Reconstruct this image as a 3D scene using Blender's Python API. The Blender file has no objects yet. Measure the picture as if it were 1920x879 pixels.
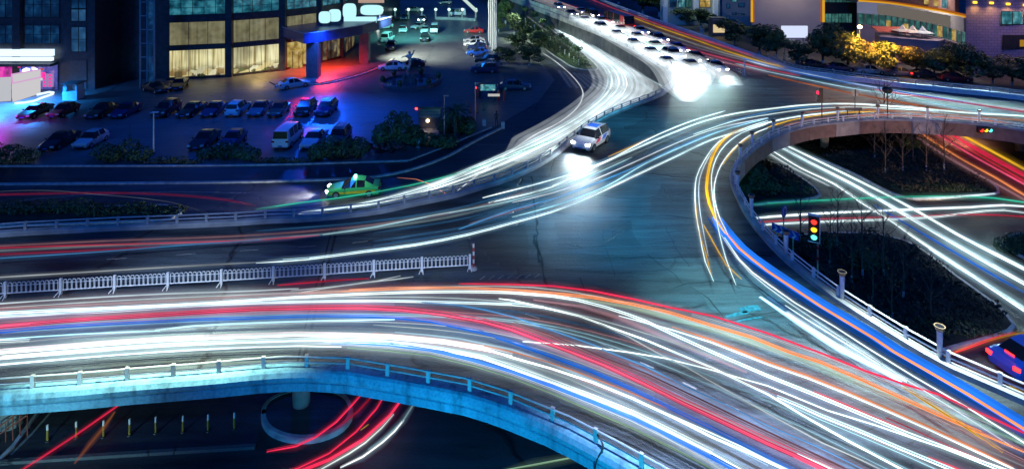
import bpy, bmesh, math, random
from mathutils import Vector, Matrix
random.seed(7)
PI = math.pi
S = bpy.context.scene
COL = S.collection

# ------------------------------------------------------------------ camera
CAM_H = 23.0          # metres above the street
F_PX = 1180.0         # focal length in pixels of the 1920 px wide photograph
HORIZON = -125.0      # row of the horizon (above the frame: a shifted, level lens)
cam_data = bpy.data.cameras.new('camera')
cam = bpy.data.objects.new('camera', cam_data)
COL.objects.link(cam)
cam.location = (0, 0, CAM_H)
cam.rotation_euler = (PI / 2, 0, 0)
cam_data.sensor_width = 36.0
cam_data.lens = 36.0 * F_PX / 1920.0
cam_data.shift_y = -(439.5 - HORIZON) / 1920.0
cam_data.clip_start = 0.5
cam_data.clip_end = 3000
S.camera = cam

# ------------------------------------------------------------------ sky, night fill, exposure
world = bpy.data.worlds.new('World')
S.world = world
world.use_nodes = True
wn = world.node_tree.nodes
wl = world.node_tree.links
bg = wn['Background']
sky = wn.new('ShaderNodeTexSky')
sky.sky_type = 'NISHITA'
sky.sun_disc = False
sky.sun_elevation = math.radians(2.0)
sky.sun_rotation = math.radians(200)
tint = wn.new('ShaderNodeMix')
tint.data_type = 'RGBA'
tint.blend_type = 'MULTIPLY'
tint.inputs[0].default_value = 1.0
tint.inputs[7].default_value = (0.015, 0.13, 1.0, 1)
wl.new(sky.outputs[0], tint.inputs[6])
wl.new(tint.outputs[2], bg.inputs[0])
bg.inputs[1].default_value = 0.15

night_fill_data = bpy.data.lights.new('night_fill', 'SUN')  # blue sun lamp added as a moonlight-like fill from the camera side
night_fill_data.energy = 0.9
night_fill_data.color = (0.015, 0.22, 1.0)
night_fill_data.angle = math.radians(4)
night_fill = bpy.data.objects.new('night_fill', night_fill_data)
COL.objects.link(night_fill)
night_fill.rotation_euler = (math.radians(50), 0, math.radians(-20))

S.view_settings.view_transform = 'Standard'
S.view_settings.look = 'None'
S.view_settings.exposure = 0.0
S.view_settings.gamma = 1.0
S.view_settings.use_curve_mapping = False
S.render.engine = 'CYCLES'
S.cycles.use_denoising = True
S.cycles.max_bounces = 5
S.cycles.diffuse_bounces = 2
S.cycles.glossy_bounces = 3
S.cycles.transparent_max_bounces = 48
S.cycles.sample_clamp_indirect = 4.0
S.cycles.caustics_reflective = False
S.cycles.caustics_refractive = False

# ------------------------------------------------------------------ helpers
def W(x, y, z=0.0):
    """pixel of the photograph -> the point of the horizontal plane at height z it shows"""
    d = F_PX * (CAM_H - z) / (y - HORIZON)
    return Vector(((x - 960.0) * d / F_PX, d, z))

def WD(x, y, d):
    """pixel -> the point at depth d"""
    return Vector(((x - 960.0) * d / F_PX, d, CAM_H - (y - HORIZON) * d / F_PX))

def catmull(pts, step=1.0, closed=False):
    pts = [Vector(p) for p in pts]
    n = len(pts)
    if n < 3 and not closed:
        a, b = pts[0], pts[-1]
        k = max(1, int((b - a).length / step))
        return [a.lerp(b, i / k) for i in range(k + 1)]
    out = []
    rng = range(n if closed else n - 1)
    for i in rng:
        if closed:
            p0, p1, p2, p3 = pts[(i - 1) % n], pts[i], pts[(i + 1) % n], pts[(i + 2) % n]
        else:
            p1, p2 = pts[i], pts[i + 1]
            p0 = pts[i - 1] if i > 0 else p1 + (p1 - p2)
            p3 = pts[i + 2] if i + 2 < n else p2 + (p2 - p1)
        t0 = 0.0
        t1 = t0 + max(1e-4, (p1 - p0).length) ** 0.5
        t2 = t1 + max(1e-4, (p2 - p1).length) ** 0.5
        t3 = t2 + max(1e-4, (p3 - p2).length) ** 0.5
        k = max(1, int((p2 - p1).length / step))
        for j in range(k):
            t = t1 + (t2 - t1) * j / k
            a1 = p0 * ((t1 - t) / (t1 - t0)) + p1 * ((t - t0) / (t1 - t0))
            a2 = p1 * ((t2 - t) / (t2 - t1)) + p2 * ((t - t1) / (t2 - t1))
            a3 = p2 * ((t3 - t) / (t3 - t2)) + p3 * ((t - t2) / (t3 - t2))
            b1 = a1 * ((t2 - t) / (t2 - t0)) + a2 * ((t - t0) / (t2 - t0))
            b2 = a2 * ((t3 - t) / (t3 - t1)) + a3 * ((t - t1) / (t3 - t1))
            out.append(b1 * ((t2 - t) / (t2 - t1)) + b2 * ((t - t1) / (t2 - t1)))
    if not closed:
        out.append(pts[-1])
    return out

class MB:
    """collects faces for ONE mesh object"""
    def __init__(self):
        self.v = []
        self.f = []
        self.m = []
        self.mi = 0
    def add(self, vs, fs):
        o = len(self.v)
        self.v += [tuple(p) for p in vs]
        for f in fs:
            self.f.append(tuple(i + o for i in f))
            self.m.append(self.mi)
        return self
    def box(self, c, s, rz=0.0, rx=0.0):
        hx, hy, hz = s[0] / 2, s[1] / 2, s[2] / 2
        R = Matrix.Rotation(rz, 3, 'Z') @ Matrix.Rotation(rx, 3, 'X')
        vs = [Vector(c) + R @ Vector((a * hx, b * hy, d * hz)) for a in (-1, 1) for b in (-1, 1) for d in (-1, 1)]
        return self.add(vs, [(0, 1, 3, 2), (4, 6, 7, 5), (0, 4, 5, 1), (2, 3, 7, 6), (0, 2, 6, 4), (1, 5, 7, 3)])
    def tube(self, pts, r, n=6, caps=True, flat=1.0):
        pts = [Vector(p) for p in pts]
        rings = []
        m = len(pts)
        for i, p in enumerate(pts):
            d = pts[min(i + 1, m - 1)] - pts[max(i - 1, 0)]
            if d.length < 1e-6:
                d = Vector((0, 0, 1))
            d.normalize()
            up = Vector((0, 0, 1)) if abs(d.z) < 0.95 else Vector((1, 0, 0))
            a = d.cross(up).normalized()
            b = a.cross(d).normalized()
            rr = r[i] if isinstance(r, (list, tuple)) else r
            rings.append([p + a * (math.cos(2 * PI * k / n) * rr) + b * (math.sin(2 * PI * k / n) * rr * flat) for k in range(n)])
        vs = [q for ring in rings for q in ring]
        fs = []
        for i in range(m - 1):
            for k in range(n):
                k2 = (k + 1) % n
                fs.append((i * n + k, i * n + k2, (i + 1) * n + k2, (i + 1) * n + k))
        if caps:
            fs.append(tuple(reversed(range(n))))
            fs.append(tuple((m - 1) * n + k for k in range(n)))
        return self.add(vs, fs)
    def cyl(self, p0, p1, r0, r1=None, n=10):
        return self.tube([p0, p1], [r0, r0 if r1 is None else r1], n)
    def lathe(self, c, prof, n=16):
        c = Vector(c)
        vs = []
        for r, z in prof:
            vs += [c + Vector((r * math.cos(2 * PI * k / n), r * math.sin(2 * PI * k / n), z)) for k in range(n)]
        fs = []
        for i in range(len(prof) - 1):
            for k in range(n):
                k2 = (k + 1) % n
                fs.append((i * n + k, i * n + k2, (i + 1) * n + k2, (i + 1) * n + k))
        fs.append(tuple(reversed(range(n))))
        fs.append(tuple((len(prof) - 1) * n + k for k in range(n)))
        return self.add(vs, fs)
    def prism(self, poly, z0, z1):
        n = len(poly)
        vs = [(p[0], p[1], z0) for p in poly] + [(p[0], p[1], z1) for p in poly]
        fs = [tuple(reversed(range(n))), tuple(range(n, 2 * n))]
        for i in range(n):
            j = (i + 1) % n
            fs.append((i, j, n + j, n + i))
        return self.add(vs, fs)
    def quad(self, a, b, c, d):
        return self.add([a, b, c, d], [(0, 1, 2, 3)])
    def sweep(self, path, prof, side=1.0, caps=True):
        """prof: list of (outward offset, z); path: ground polyline; side: +1 = outward is to the right of travel"""
        path = [Vector((p[0], p[1], 0)) for p in path]
        m = len(path)
        k = len(prof)
        vs = []
        for i, p in enumerate(path):
            d = (path[min(i + 1, m - 1)] - path[max(i - 1, 0)]).normalized()
            nrm = Vector((d.y, -d.x, 0)) * side
            for o, z in prof:
                q = p + nrm * o
                vs.append((q.x, q.y, z))
        fs = []
        for i in range(m - 1):
            for j in range(k):
                j2 = (j + 1) % k
                fs.append((i * k + j, i * k + j2, (i + 1) * k + j2, (i + 1) * k + j))
        if caps:
            fs.append(tuple(range(k)))
            fs.append(tuple(reversed([(m - 1) * k + j for j in range(k)])))
        return self.add(vs, fs)
    def build(self, name, mat, parent=None, smooth=False, fix=True):
        me = bpy.data.meshes.new(name)
        me.from_pydata(self.v, [], self.f)
        for mm in (mat if isinstance(mat, (list, tuple)) else [mat]):
            me.materials.append(mm)
        if any(self.m):
            me.polygons.foreach_set('material_index', self.m)
        if fix:
            bm = bmesh.new()
            bm.from_mesh(me)
            bmesh.ops.recalc_face_normals(bm, faces=bm.faces)
            bm.to_mesh(me)
            bm.free()
        if smooth:
            me.polygons.foreach_set('use_smooth', [True] * len(me.polygons))
            me.update()
        o = bpy.data.objects.new(name, me)
        COL.objects.link(o)
        if parent is not None:
            o.parent = parent
        return o

def tag(o, label=None, cat=None, group=None, kind=None):
    if label:
        o['label'] = label
    if cat:
        o['category'] = cat
    if group:
        o['group'] = group
    if kind:
        o['kind'] = kind
    return o

def thing(name, label, cat, loc=(0, 0, 0), rz=0.0, group=None):
    o = bpy.data.objects.new(name, None)
    COL.objects.link(o)
    o.location = loc
    o.rotation_euler = (0, 0, rz)
    o.empty_display_size = 0.3
    return tag(o, label, cat, group)

def copy_tree(o, parent=None):
    c = o.copy()
    COL.objects.link(c)
    if parent is not None:
        c.parent = parent
    for ch in list(o.children):
        copy_tree(ch, c)
    return c

# ------------------------------------------------------------------ materials
MATS = {}
def mat(name, color, rough=0.6, metal=0.0, var=0.25, scale=2.0, bump=0.0, spec=0.5, coat=0.0):
    if name in MATS:
        return MATS[name]
    m = bpy.data.materials.new(name)
    m.use_nodes = True
    N, L = m.node_tree.nodes, m.node_tree.links
    b = N['Principled BSDF']
    b.inputs['Roughness'].default_value = rough
    b.inputs['Metallic'].default_value = metal
    b.inputs['Specular IOR Level'].default_value = spec
    b.inputs['Coat Weight'].default_value = coat
    tc = N.new('ShaderNodeTexCoord')
    nz = N.new('ShaderNodeTexNoise')
    nz.inputs['Scale'].default_value = scale
    nz.inputs['Detail'].default_value = 6
    L.new(tc.outputs['Object'], nz.inputs['Vector'])
    rp = N.new('ShaderNodeValToRGB')
    rp.color_ramp.elements[0].position = 0.3
    rp.color_ramp.elements[1].position = 0.7
    c = Vector(color[:3])
    rp.color_ramp.elements[0].color = (*(c * (1 - var)), 1)
    rp.color_ramp.elements[1].color = (*(c * (1 + var)), 1)
    L.new(nz.outputs['Fac'], rp.inputs['Fac'])
    L.new(rp.outputs['Color'], b.inputs['Base Color'])
    if bump:
        bp = N.new('ShaderNodeBump')
        bp.inputs['Strength'].default_value = bump
        L.new(nz.outputs['Fac'], bp.inputs['Height'])
        L.new(bp.outputs['Normal'], b.inputs['Normal'])
    MATS[name] = m
    return m

def emit(name, color, strength, alpha=1.0):
    key = name
    if key in MATS:
        return MATS[key]
    m = bpy.data.materials.new(name)
    m.use_nodes = True
    N, L = m.node_tree.nodes, m.node_tree.links
    N.remove(N['Principled BSDF'])
    out = N['Material Output']
    e = N.new('ShaderNodeEmission')
    e.inputs[0].default_value = (*color[:3], 1)
    e.inputs[1].default_value = strength
    if alpha < 1.0:
        t = N.new('ShaderNodeBsdfTransparent')
        mx = N.new('ShaderNodeMixShader')
        mx.inputs[0].default_value = alpha
        L.new(t.outputs[0], mx.inputs[1])
        L.new(e.outputs[0], mx.inputs[2])
        L.new(mx.outputs[0], out.inputs[0])
    else:
        L.new(e.outputs[0], out.inputs[0])
    MATS[key] = m
    return m

def asphalt(name, base, rough=(0.38, 0.62), crack=0.055, patch=0.5, ripple=0.35, bump=0.35):
    m = bpy.data.materials.new(name)
    m.use_nodes = True
    N, L = m.node_tree.nodes, m.node_tree.links
    b = N['Principled BSDF']
    tc = N.new('ShaderNodeTexCoord')
    def noise(scale, detail=5, rough_=0.55, vec=None):
        n = N.new('ShaderNodeTexNoise')
        n.inputs['Scale'].default_value = scale
        n.inputs['Detail'].default_value = detail
        n.inputs['Roughness'].default_value = rough_
        L.new(vec or tc.outputs['Object'], n.inputs['Vector'])
        return n
    def mapr(src, a, b_, c, d):
        r = N.new('ShaderNodeMapRange')
        r.inputs[1].default_value, r.inputs[2].default_value = a, b_
        r.inputs[3].default_value, r.inputs[4].default_value = c, d
        L.new(src, r.inputs[0])
        return r.outputs[0]
    def math_(op, a, b_):
        q = N.new('ShaderNodeMath')
        q.operation = op
        for i, s in enumerate((a, b_)):
            if isinstance(s, (int, float)):
                q.inputs[i].default_value = s
            else:
                L.new(s, q.inputs[i])
        return q.outputs[0]
    big = noise(0.07, 4)
    mp = N.new('ShaderNodeMapping')
    mp.inputs['Scale'].default_value = (0.10, 0.9, 1)
    mp.inputs['Rotation'].default_value = (0, 0, math.radians(-12))
    L.new(tc.outputs['Object'], mp.inputs['Vector'])
    streak = noise(1.3, 7, 0.65, mp.outputs[0])
    fine = noise(7.0, 8, 0.7)
    # cracks along the edges of large distorted cells
    dist = noise(0.5, 6)
    vadd = N.new('ShaderNodeVectorMath')
    vadd.operation = 'MULTIPLY_ADD'
    vadd.inputs[1].default_value = (2.2, 2.2, 0)
    L.new(dist.outputs['Color'], vadd.inputs[0])
    L.new(tc.outputs['Object'], vadd.inputs[2])
    vo = N.new('ShaderNodeTexVoronoi')
    vo.feature = 'DISTANCE_TO_EDGE'
    vo.inputs['Scale'].default_value = crack
    L.new(vadd.outputs[0], vo.inputs['Vector'])
    ck = mapr(vo.outputs['Distance'], 0.0, 0.008, 0.15, 1.0)
    v = mapr(big.outputs['Fac'], 0.35, 0.65, 1 - patch, 1 + patch)
    v2 = mapr(streak.outputs['Fac'], 0.38, 0.62, 1 - ripple, 1 + ripple)
    v3 = mapr(fine.outputs['Fac'], 0.3, 0.7, 0.8, 1.2)
    k = math_('MULTIPLY', math_('MULTIPLY', math_('MULTIPLY', v, v2), v3), ck)
    mul = N.new('ShaderNodeMix')
    mul.data_type = 'RGBA'
    mul.blend_type = 'MULTIPLY'
    mul.inputs[0].default_value = 1
    mul.inputs[6].default_value = (*base, 1)
    L.new(k, mul.inputs[7])
    L.new(mul.outputs[2], b.inputs['Base Color'])
    L.new(mapr(big.outputs['Fac'], 0.3, 0.7, rough[0], rough[1]), b.inputs['Roughness'])
    h = math_('ADD', math_('MULTIPLY', streak.outputs['Fac'], 0.6), math_('MULTIPLY', fine.outputs['Fac'], 0.25))
    h = math_('ADD', h, math_('MULTIPLY', ck, 0.3))
    bp = N.new('ShaderNodeBump')
    bp.inputs['Strength'].default_value = bump
    bp.inputs['Distance'].default_value = 0.25
    L.new(h, bp.inputs['Height'])
    L.new(bp.outputs['Normal'], b.inputs['Normal'])
    MATS[name] = m
    return m

M_DECK = asphalt('deck_asphalt', (0.031, 0.044, 0.052), ripple=0.65, bump=1.0)
M_STREET = asphalt('street_asphalt', (0.045, 0.048, 0.055), crack=0.09)
M_PLAZA = asphalt('plaza_paving', (0.10, 0.10, 0.105), rough=(0.28, 0.5), crack=0.12, patch=0.3, ripple=0.15)
M_GROUND = asphalt('ground_asphalt', (0.035, 0.037, 0.042), crack=0.03)
M_CONC = mat('concrete', (0.34, 0.35, 0.35), 0.75, var=0.3, scale=0.9, bump=0.15)
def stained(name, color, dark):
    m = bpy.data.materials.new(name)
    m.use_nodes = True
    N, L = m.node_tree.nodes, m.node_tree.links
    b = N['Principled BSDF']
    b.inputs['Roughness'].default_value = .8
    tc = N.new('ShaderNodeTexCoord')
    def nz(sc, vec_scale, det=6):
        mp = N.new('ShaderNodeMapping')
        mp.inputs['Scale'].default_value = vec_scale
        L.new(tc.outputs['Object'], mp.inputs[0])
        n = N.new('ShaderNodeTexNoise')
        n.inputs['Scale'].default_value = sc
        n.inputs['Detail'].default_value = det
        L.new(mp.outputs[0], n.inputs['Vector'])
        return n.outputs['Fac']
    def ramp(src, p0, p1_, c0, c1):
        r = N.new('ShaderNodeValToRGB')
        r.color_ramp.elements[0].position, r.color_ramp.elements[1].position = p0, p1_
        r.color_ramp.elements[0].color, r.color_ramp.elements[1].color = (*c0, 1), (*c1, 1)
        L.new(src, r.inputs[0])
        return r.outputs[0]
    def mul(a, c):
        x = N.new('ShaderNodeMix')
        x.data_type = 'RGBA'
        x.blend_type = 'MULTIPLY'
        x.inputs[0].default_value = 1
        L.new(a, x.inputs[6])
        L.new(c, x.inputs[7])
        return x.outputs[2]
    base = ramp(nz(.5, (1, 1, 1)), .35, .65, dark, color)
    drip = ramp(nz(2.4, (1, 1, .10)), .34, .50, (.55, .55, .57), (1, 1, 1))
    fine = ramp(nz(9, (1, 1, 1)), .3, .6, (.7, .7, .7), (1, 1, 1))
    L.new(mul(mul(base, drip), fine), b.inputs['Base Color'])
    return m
M_CONC_BLUE = stained('blue_light_tinted_concrete', (.16, .42, .56), (.11, .30, .42))  # blue cast of the lighting put into the concrete's base colour
M_KERB = mat('kerb_stone', (0.42, 0.42, 0.40), 0.8, var=0.3, scale=2.0, bump=0.15)
M_PANEL_BROWN = mat('brown_panel', (0.22, 0.135, 0.11), 0.6, var=0.25, scale=1.5)
M_PANEL_GREY = mat('grey_panel', (0.36, 0.32, 0.30), 0.6, var=0.25, scale=1.5)
M_RAIL = mat('rail_paint', (0.42, 0.44, 0.46), 0.45, var=0.2, scale=3.0)
M_WHITE = mat('white_paint', (0.78, 0.78, 0.78), 0.45, var=0.12, scale=3.0)
M_BLACK = mat('black_metal', (0.02, 0.02, 0.022), 0.5, var=0.3)
M_DKMETAL = mat('dark_grey_metal', (0.06, 0.065, 0.075), 0.45, var=0.3)
M_STEEL = mat('steel', (0.4, 0.42, 0.44), 0.35, metal=0.8, var=0.2)
M_MARK = mat('road_paint', (0.26, 0.26, 0.24), 0.7, var=0.4, scale=4.0)
M_SOIL = mat('island_soil', (0.028, 0.026, 0.020), 0.95, var=0.5, scale=1.2, bump=0.4)
M_GRASS = mat('grass', (0.030, 0.048, 0.018), 0.9, var=0.6, scale=3.0, bump=0.5)
M_LEAF = mat('leaf_dark', (0.045, 0.085, 0.030), 0.6, var=0.55, scale=0.9)
M_LEAF2 = mat('leaf_mid', (0.070, 0.105, 0.030), 0.6, var=0.55, scale=0.9)
M_DRY = mat('dry_leaf', (0.020, 0.022, 0.016), 0.8, var=0.7, scale=0.6)
M_LEAF3 = mat('leaf_olive', (0.085, 0.085, 0.030), 0.6, var=0.55, scale=0.9)
M_BARK = mat('bark', (0.07, 0.055, 0.045), 0.9, var=0.5, scale=5.0, bump=0.4)
M_LIME = mat('limewash', (0.42, 0.44, 0.44), 0.8, var=0.25, scale=4.0)
M_RED = mat('red_paint', (0.5, 0.03, 0.03), 0.45, var=0.15)
M_YELLOW = mat('yellow_paint', (0.35, 0.22, 0.03), 0.5, var=0.2)
M_SIGNBLUE = mat('sign_blue', (0.02, 0.12, 0.55), 0.4, var=0.15)
M_GRANITE = mat('dark_granite', (0.040, 0.046, 0.062), 0.35, var=0.35, scale=1.5)
M_CLAD = mat('grey_cladding', (0.34, 0.31, 0.30), 0.55, var=0.12, scale=0.4)
M_TYRE = mat('tyre', (0.015, 0.015, 0.016), 0.8, var=0.2)
M_RIM = mat('rim', (0.45, 0.46, 0.48), 0.3, metal=0.9, var=0.15)
M_GLASS = mat('car_glass', (0.012, 0.014, 0.018), 0.16, var=0.1, spec=0.5)
M_PLATE = mat('plate_blue', (0.05, 0.12, 0.45), 0.4, var=0.1)
M_PLATEW = mat('plate_white', (0.7, 0.7, 0.7), 0.4, var=0.1)
M_LENS = mat('lamp_lens', (0.55, 0.58, 0.6), 0.1, var=0.1, spec=0.9)
M_TAILOFF = mat('tail_lens', (0.35, 0.012, 0.012), 0.15, var=0.1, spec=0.8)
# ------------------------------------------------------------------ the ground
DECK = 4.0
PZ = 4.27     # level the railing posts stand on
def sheet(name, poly, z, m, kind='structure'):
    b = MB()
    b.add([(p[0], p[1], z) for p in poly], [tuple(range(len(poly)))])
    o = b.build(name, m)
    if kind:
        o['kind'] = kind
    return o

sheet('ground', [(-1500, -300), (1500, -300), (1500, 2500), (-1500, 2500)], 0.0, M_GROUND)
px = lambda pts, z=0.0: [W(x, y, z) for x, y in pts]
sheet('parking_lot', px([(-420, 312), (100, 312), (480, 310), (765, 302), (850, 268), (935, 234), (1010, 190), (1040, 150), (1005, 105), (965, 60), (930, 20), (915, -40), (200, -40), (-900, 60)]), 0.006, M_PLAZA)
sheet('street', px([(-420, 352), (100, 345), (480, 341), (700, 334), (760, 322), (830, 300), (890, 268), (945, 236), (1020, 185), (1050, 150), (1030, 95), (975, 35), (930, 5), (905, -40), (975, -40), (1070, 60), (1170, 105), (1250, 160), (1240, 185), (1150, 235), (1040, 305), (940, 358), (820, 400), (600, 440), (300, 455), (-420, 470)]), 0.010, M_STREET)

def island(name, label_kind, pts, m, h=0.16, kerb=True, closed=True):
    w = px(pts)
    path = catmull(w, 0.25 if h > .2 else 0.8, closed=True)
    b = MB()
    b.prism(path, -0.02, h - 0.03)
    o = b.build(name, m)
    o['kind'] = 'structure'
    if kerb:
        k = MB()
        path2 = path + [path[0], path[1]]
        area = sum(path[i].x * path[(i + 1) % len(path)].y - path[(i + 1) % len(path)].x * path[i].y for i in range(len(path)))
        k.sweep(path2, [(-0.02, -0.03), (-0.02, h), (0.16, h), (0.18, h - 0.03), (0.18, -0.03)], 1.0 if area > 0 else -1.0, caps=False)
        q = k.build('kerb', M_KERB)
        q['kind'] = 'structure'
    return o

island('verge', '', [(960, 30), (985, 28), (1050, 70), (1100, 108), (1116, 132), (1085, 130), (1050, 112), (1000, 75), (968, 48)], M_GRASS)
island('verge', '', [(-300, 425), (-300, 398), (0, 392), (200, 390), (310, 388), (334, 393), (337, 402), (318, 412), (200, 418), (0, 424)], M_SOIL)
island('verge', '', [(1400, 300), (1440, 304), (1500, 335), (1530, 358), (1536, 368), (1510, 375), (1440, 381), (1396, 385), (1370, 360), (1375, 320)], M_SOIL)
island('verge', '', [(1483, 270), (1540, 256), (1620, 246), (1720, 256), (1790, 303), (1868, 354), (1870, 362), (1800, 369), (1700, 372), (1600, 326)], M_GRASS)
island('verge', '', [(1415, 452), (1480, 447), (1560, 440), (1640, 443), (1700, 456), (1790, 520), (1880, 588), (1898, 612), (1888, 622), (1800, 648), (1700, 668), (1600, 640), (1480, 540)], M_SOIL)
island('verge', '', [(1884, 458), (1900, 444), (2000, 438), (2040, 470), (2000, 510), (1925, 486), (1890, 470)], M_SOIL)
island('verge', '', [(497, 785), (505, 762), (540, 745), (590, 740), (640, 752), (655, 780), (640, 805), (600, 823), (550, 825), (510, 810)], M_STREET, h=0.28)

def kerb_strip(pts, w=0.18, h=0.13, m=None):
    k = MB()
    k.sweep(catmull(px(pts), 1.0), [(0, -0.03), (0, h), (w, h), (w, -0.03)], 1)
    o = k.build('kerb', m or M_KERB)
    o['kind'] = 'structure'
kerb_strip([(-300, 312), (100, 312), (480, 310), (765, 302)])
kerb_strip([(765, 302), (820, 281), (920, 240)])
kerb_strip([(-300, 347), (100, 345), (480, 341), (640, 336), (700, 332), (760, 321), (830, 297), (890, 265), (940, 240)], 0.3, 0.15)
kerb_strip([(-80, 872), (0, 866), (200, 853), (480, 836)], m=M_PLAZA)
kerb_strip([(1480, 268), (1520, 288), (1600, 322), (1690, 369)], 0.2, 0.13)
kerb_strip([(-20, 880), (20, 840), (50, 800), (72, 770)])
# kerbed apron in front of the hotel entrance
ap = px([(520, 162), (528, 155), (545, 151), (560, 153), (600, 157), (640, 149), (690, 134), (740, 111), (700, 100), (640, 112), (560, 125), (520, 140), (505, 155)])
o = MB().prism(ap, -0.02, 0.15).build('entrance_apron', M_PLAZA)
o['kind'] = 'structure'
kerb_strip([(515, 164), (527, 156), (548, 152), (565, 157), (600, 159), (640, 151), (690, 136), (735, 113)], 0.25, 0.2)

# painted markings, each a sheet 4 mm above the road
def stripe(pts, w, z, nm='road_marking'):
    path = catmull([W(x, y, z) for x, y in pts], 1.0)
    b = MB()
    m = len(path)
    vs = []
    for i, p in enumerate(path):
        d = (path[min(i + 1, m - 1)] - path[max(i - 1, 0)]).normalized()
        n = Vector((d.y, -d.x, 0)) * (w / 2)
        vs += [p + n, p - n]
    b.add(vs, [(2 * i, 2 * i + 1, 2 * i + 3, 2 * i + 2) for i in range(m - 1)])
    o = b.build(nm, M_MARK, fix=False)
    o['kind'] = 'structure'
    return o
for i in range(9):
    stripe([(1048 + 9 * i, 133 + 1.2 * i), (1070 + 13 * i, 165 + 0.5 * i)], 0.45, 0.016)
stripe([(20, 852), (60, 812), (95, 772)], 0.12, 0.006)
stripe([(-100, 395), (100, 370), (300, 360), (470, 362)], 0.12, 0.016)

# ------------------------------------------------------------------ the elevated road
PA = [(-160, 741), (-60, 734), (59, 726), (150, 719.5), (236, 711.5), (322, 705), (410, 698), (494, 690), (577, 686.5), (653, 691), (725, 703), (800, 716), (874, 730), (951, 754), (1028, 784), (1110, 824.5), (1195, 871.5), (1290, 925), (1390, 985), (1500, 1055)]
PD = [(2200, 868), (2080, 812), (1975, 764), (1876, 721), (1784, 681.5), (1699, 634), (1631, 592), (1572, 554), (1524, 518), (1483, 485), (1450, 453), (1425.5, 426), (1406, 400), (1394, 379), (1384.6, 360), (1378, 344), (1375.5, 330), (1377.5, 317), (1384, 306), (1393.5, 295), (1403, 286), (1416.6, 274), (1431.5, 265), (1445, 256), (1468, 248), (1490, 241), (1514.6, 235), (1540, 231), (1565.6, 228.4), (1595, 225.5), (1624, 223), (1657, 222), (1691, 222.5), (1727.5, 224), (1765.5, 225.5), (1805, 228), (1845, 232), (1887.5, 237), (1925, 243), (1965, 250), (2050, 268), (2150, 290)]
PC = [(1100, -12), (1140, 5), (1220, 35), (1310, 66), (1380, 92), (1440, 113), (1480, 129), (1504, 135), (1530, 138.7), (1559, 142), (1587.5, 147), (1617.5, 150), (1650, 154), (1684, 159), (1716, 162), (1749, 165), (1782, 169), (1816, 172), (1852, 175.5), (1888, 179.5), (1925, 184), (1965, 189), (2050, 200), (2150, 213)]
PB = [(-160, 446), (-60, 438), (47.5, 430), (106, 427), (164, 424), (221, 421), (280, 419), (336, 417), (392, 414.5), (447, 412), (502, 408), (557, 406), (609, 402.5), (662, 397), (716, 390), (765, 379), (811, 370), (857, 360), (896, 348), (934, 337), (966, 325), (1003, 308), (1037, 287), (1060, 269), (1081, 252), (1095, 241), (1109, 231.5), (1125, 222.5), (1141, 214), (1159, 206), (1177, 199), (1196, 191.5), (1214, 185), (1229, 179), (1242, 172.5), (1252, 166), (1258, 159), (1262, 150), (1263, 141), (1260, 132), (1252, 123), (1240, 112), (1215, 98), (1165, 72), (1076, 38), (1000, 10), (940, -12)]
wp = lambda pts: [W(x, y, PZ) for x, y in pts]
CA, CD, CC, CB = (catmull(wp(p), 0.9) for p in (PA, PD, PC, PB))
CC2 = [CC[0] + (CC[0] - CC[3]).normalized() * 120] + CC
CB2 = CB + [CB[-1] + (CB[-1] - CB[-4]).normalized() * 120]
poly = [(p.x, p.y) for p in CA] + [(p.x, p.y) for p in CD] + [(p.x, p.y) for p in reversed(CC2)] + [(p.x, p.y) for p in reversed(CB2)]
deck = MB().prism(poly, 3.5, DECK).build('elevated_road', M_DECK)
deck['kind'] = 'structure'

def run(path, prof, side, name, m, label, cat='bridge edge', step=None):
    o = MB().sweep(path, prof, side).build(name, m)
    if label:
        tag(o, label, cat)
    return o

# near edge: parapet with a bowed band over a straight girder face
gr = thing('bridge_girder', 'blue lit concrete edge beam of the elevated road along the bottom of the picture', 'bridge beam')
cut = len(CA)
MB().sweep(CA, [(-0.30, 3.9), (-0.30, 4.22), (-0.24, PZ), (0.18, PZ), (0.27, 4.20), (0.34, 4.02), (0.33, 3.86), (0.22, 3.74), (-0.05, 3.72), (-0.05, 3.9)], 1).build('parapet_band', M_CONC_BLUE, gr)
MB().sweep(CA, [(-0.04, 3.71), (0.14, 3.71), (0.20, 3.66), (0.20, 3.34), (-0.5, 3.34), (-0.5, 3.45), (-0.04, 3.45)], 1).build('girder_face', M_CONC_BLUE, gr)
# panelled edge of the loop
gd = thing('bridge_girder', 'curved edge beam of the loop ramp clad in brown and grey panels', 'bridge beam')
MB().sweep(CD, [(-0.30, 3.9), (-0.30, 4.24), (-0.24, PZ), (0.14, PZ), (0.20, 4.22), (0.20, 4.08), (0.06, 4.06), (0.06, 3.9)], 1).build('parapet_band', M_CONC, gd)
acc = 0.0
seg = [CD[0]]
k = 0
for i in range(1, len(CD)):
    acc += (CD[i] - CD[i - 1]).length
    seg.append(CD[i])
    if acc > 2.6 or i == len(CD) - 1:
        a = seg[0].lerp(seg[1], 0.02)
        sg = [a] + seg[1:-1] + [seg[-2].lerp(seg[-1], 0.98)]
        if len(sg) > 2:
            MB().sweep(sg, [(0.07, 4.05), (0.17, 4.05), (0.17, 2.84), (0.07, 2.84)], 1).build('cladding_panel', M_PANEL_GREY if k % 3 == 1 else M_PANEL_BROWN, gd)
        k += 1
        seg = [CD[i]]
        acc = 0.0
MB().sweep(CD, [(0.06, 3.45), (0.06, 2.86), (-0.5, 2.86), (-0.5, 3.45)], 1).build('girder_face', M_CONC, gd)
gb = thing('bridge_girder', 'low concrete kerb beam of the elevated road beside the street of white trails', 'bridge beam')
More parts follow.
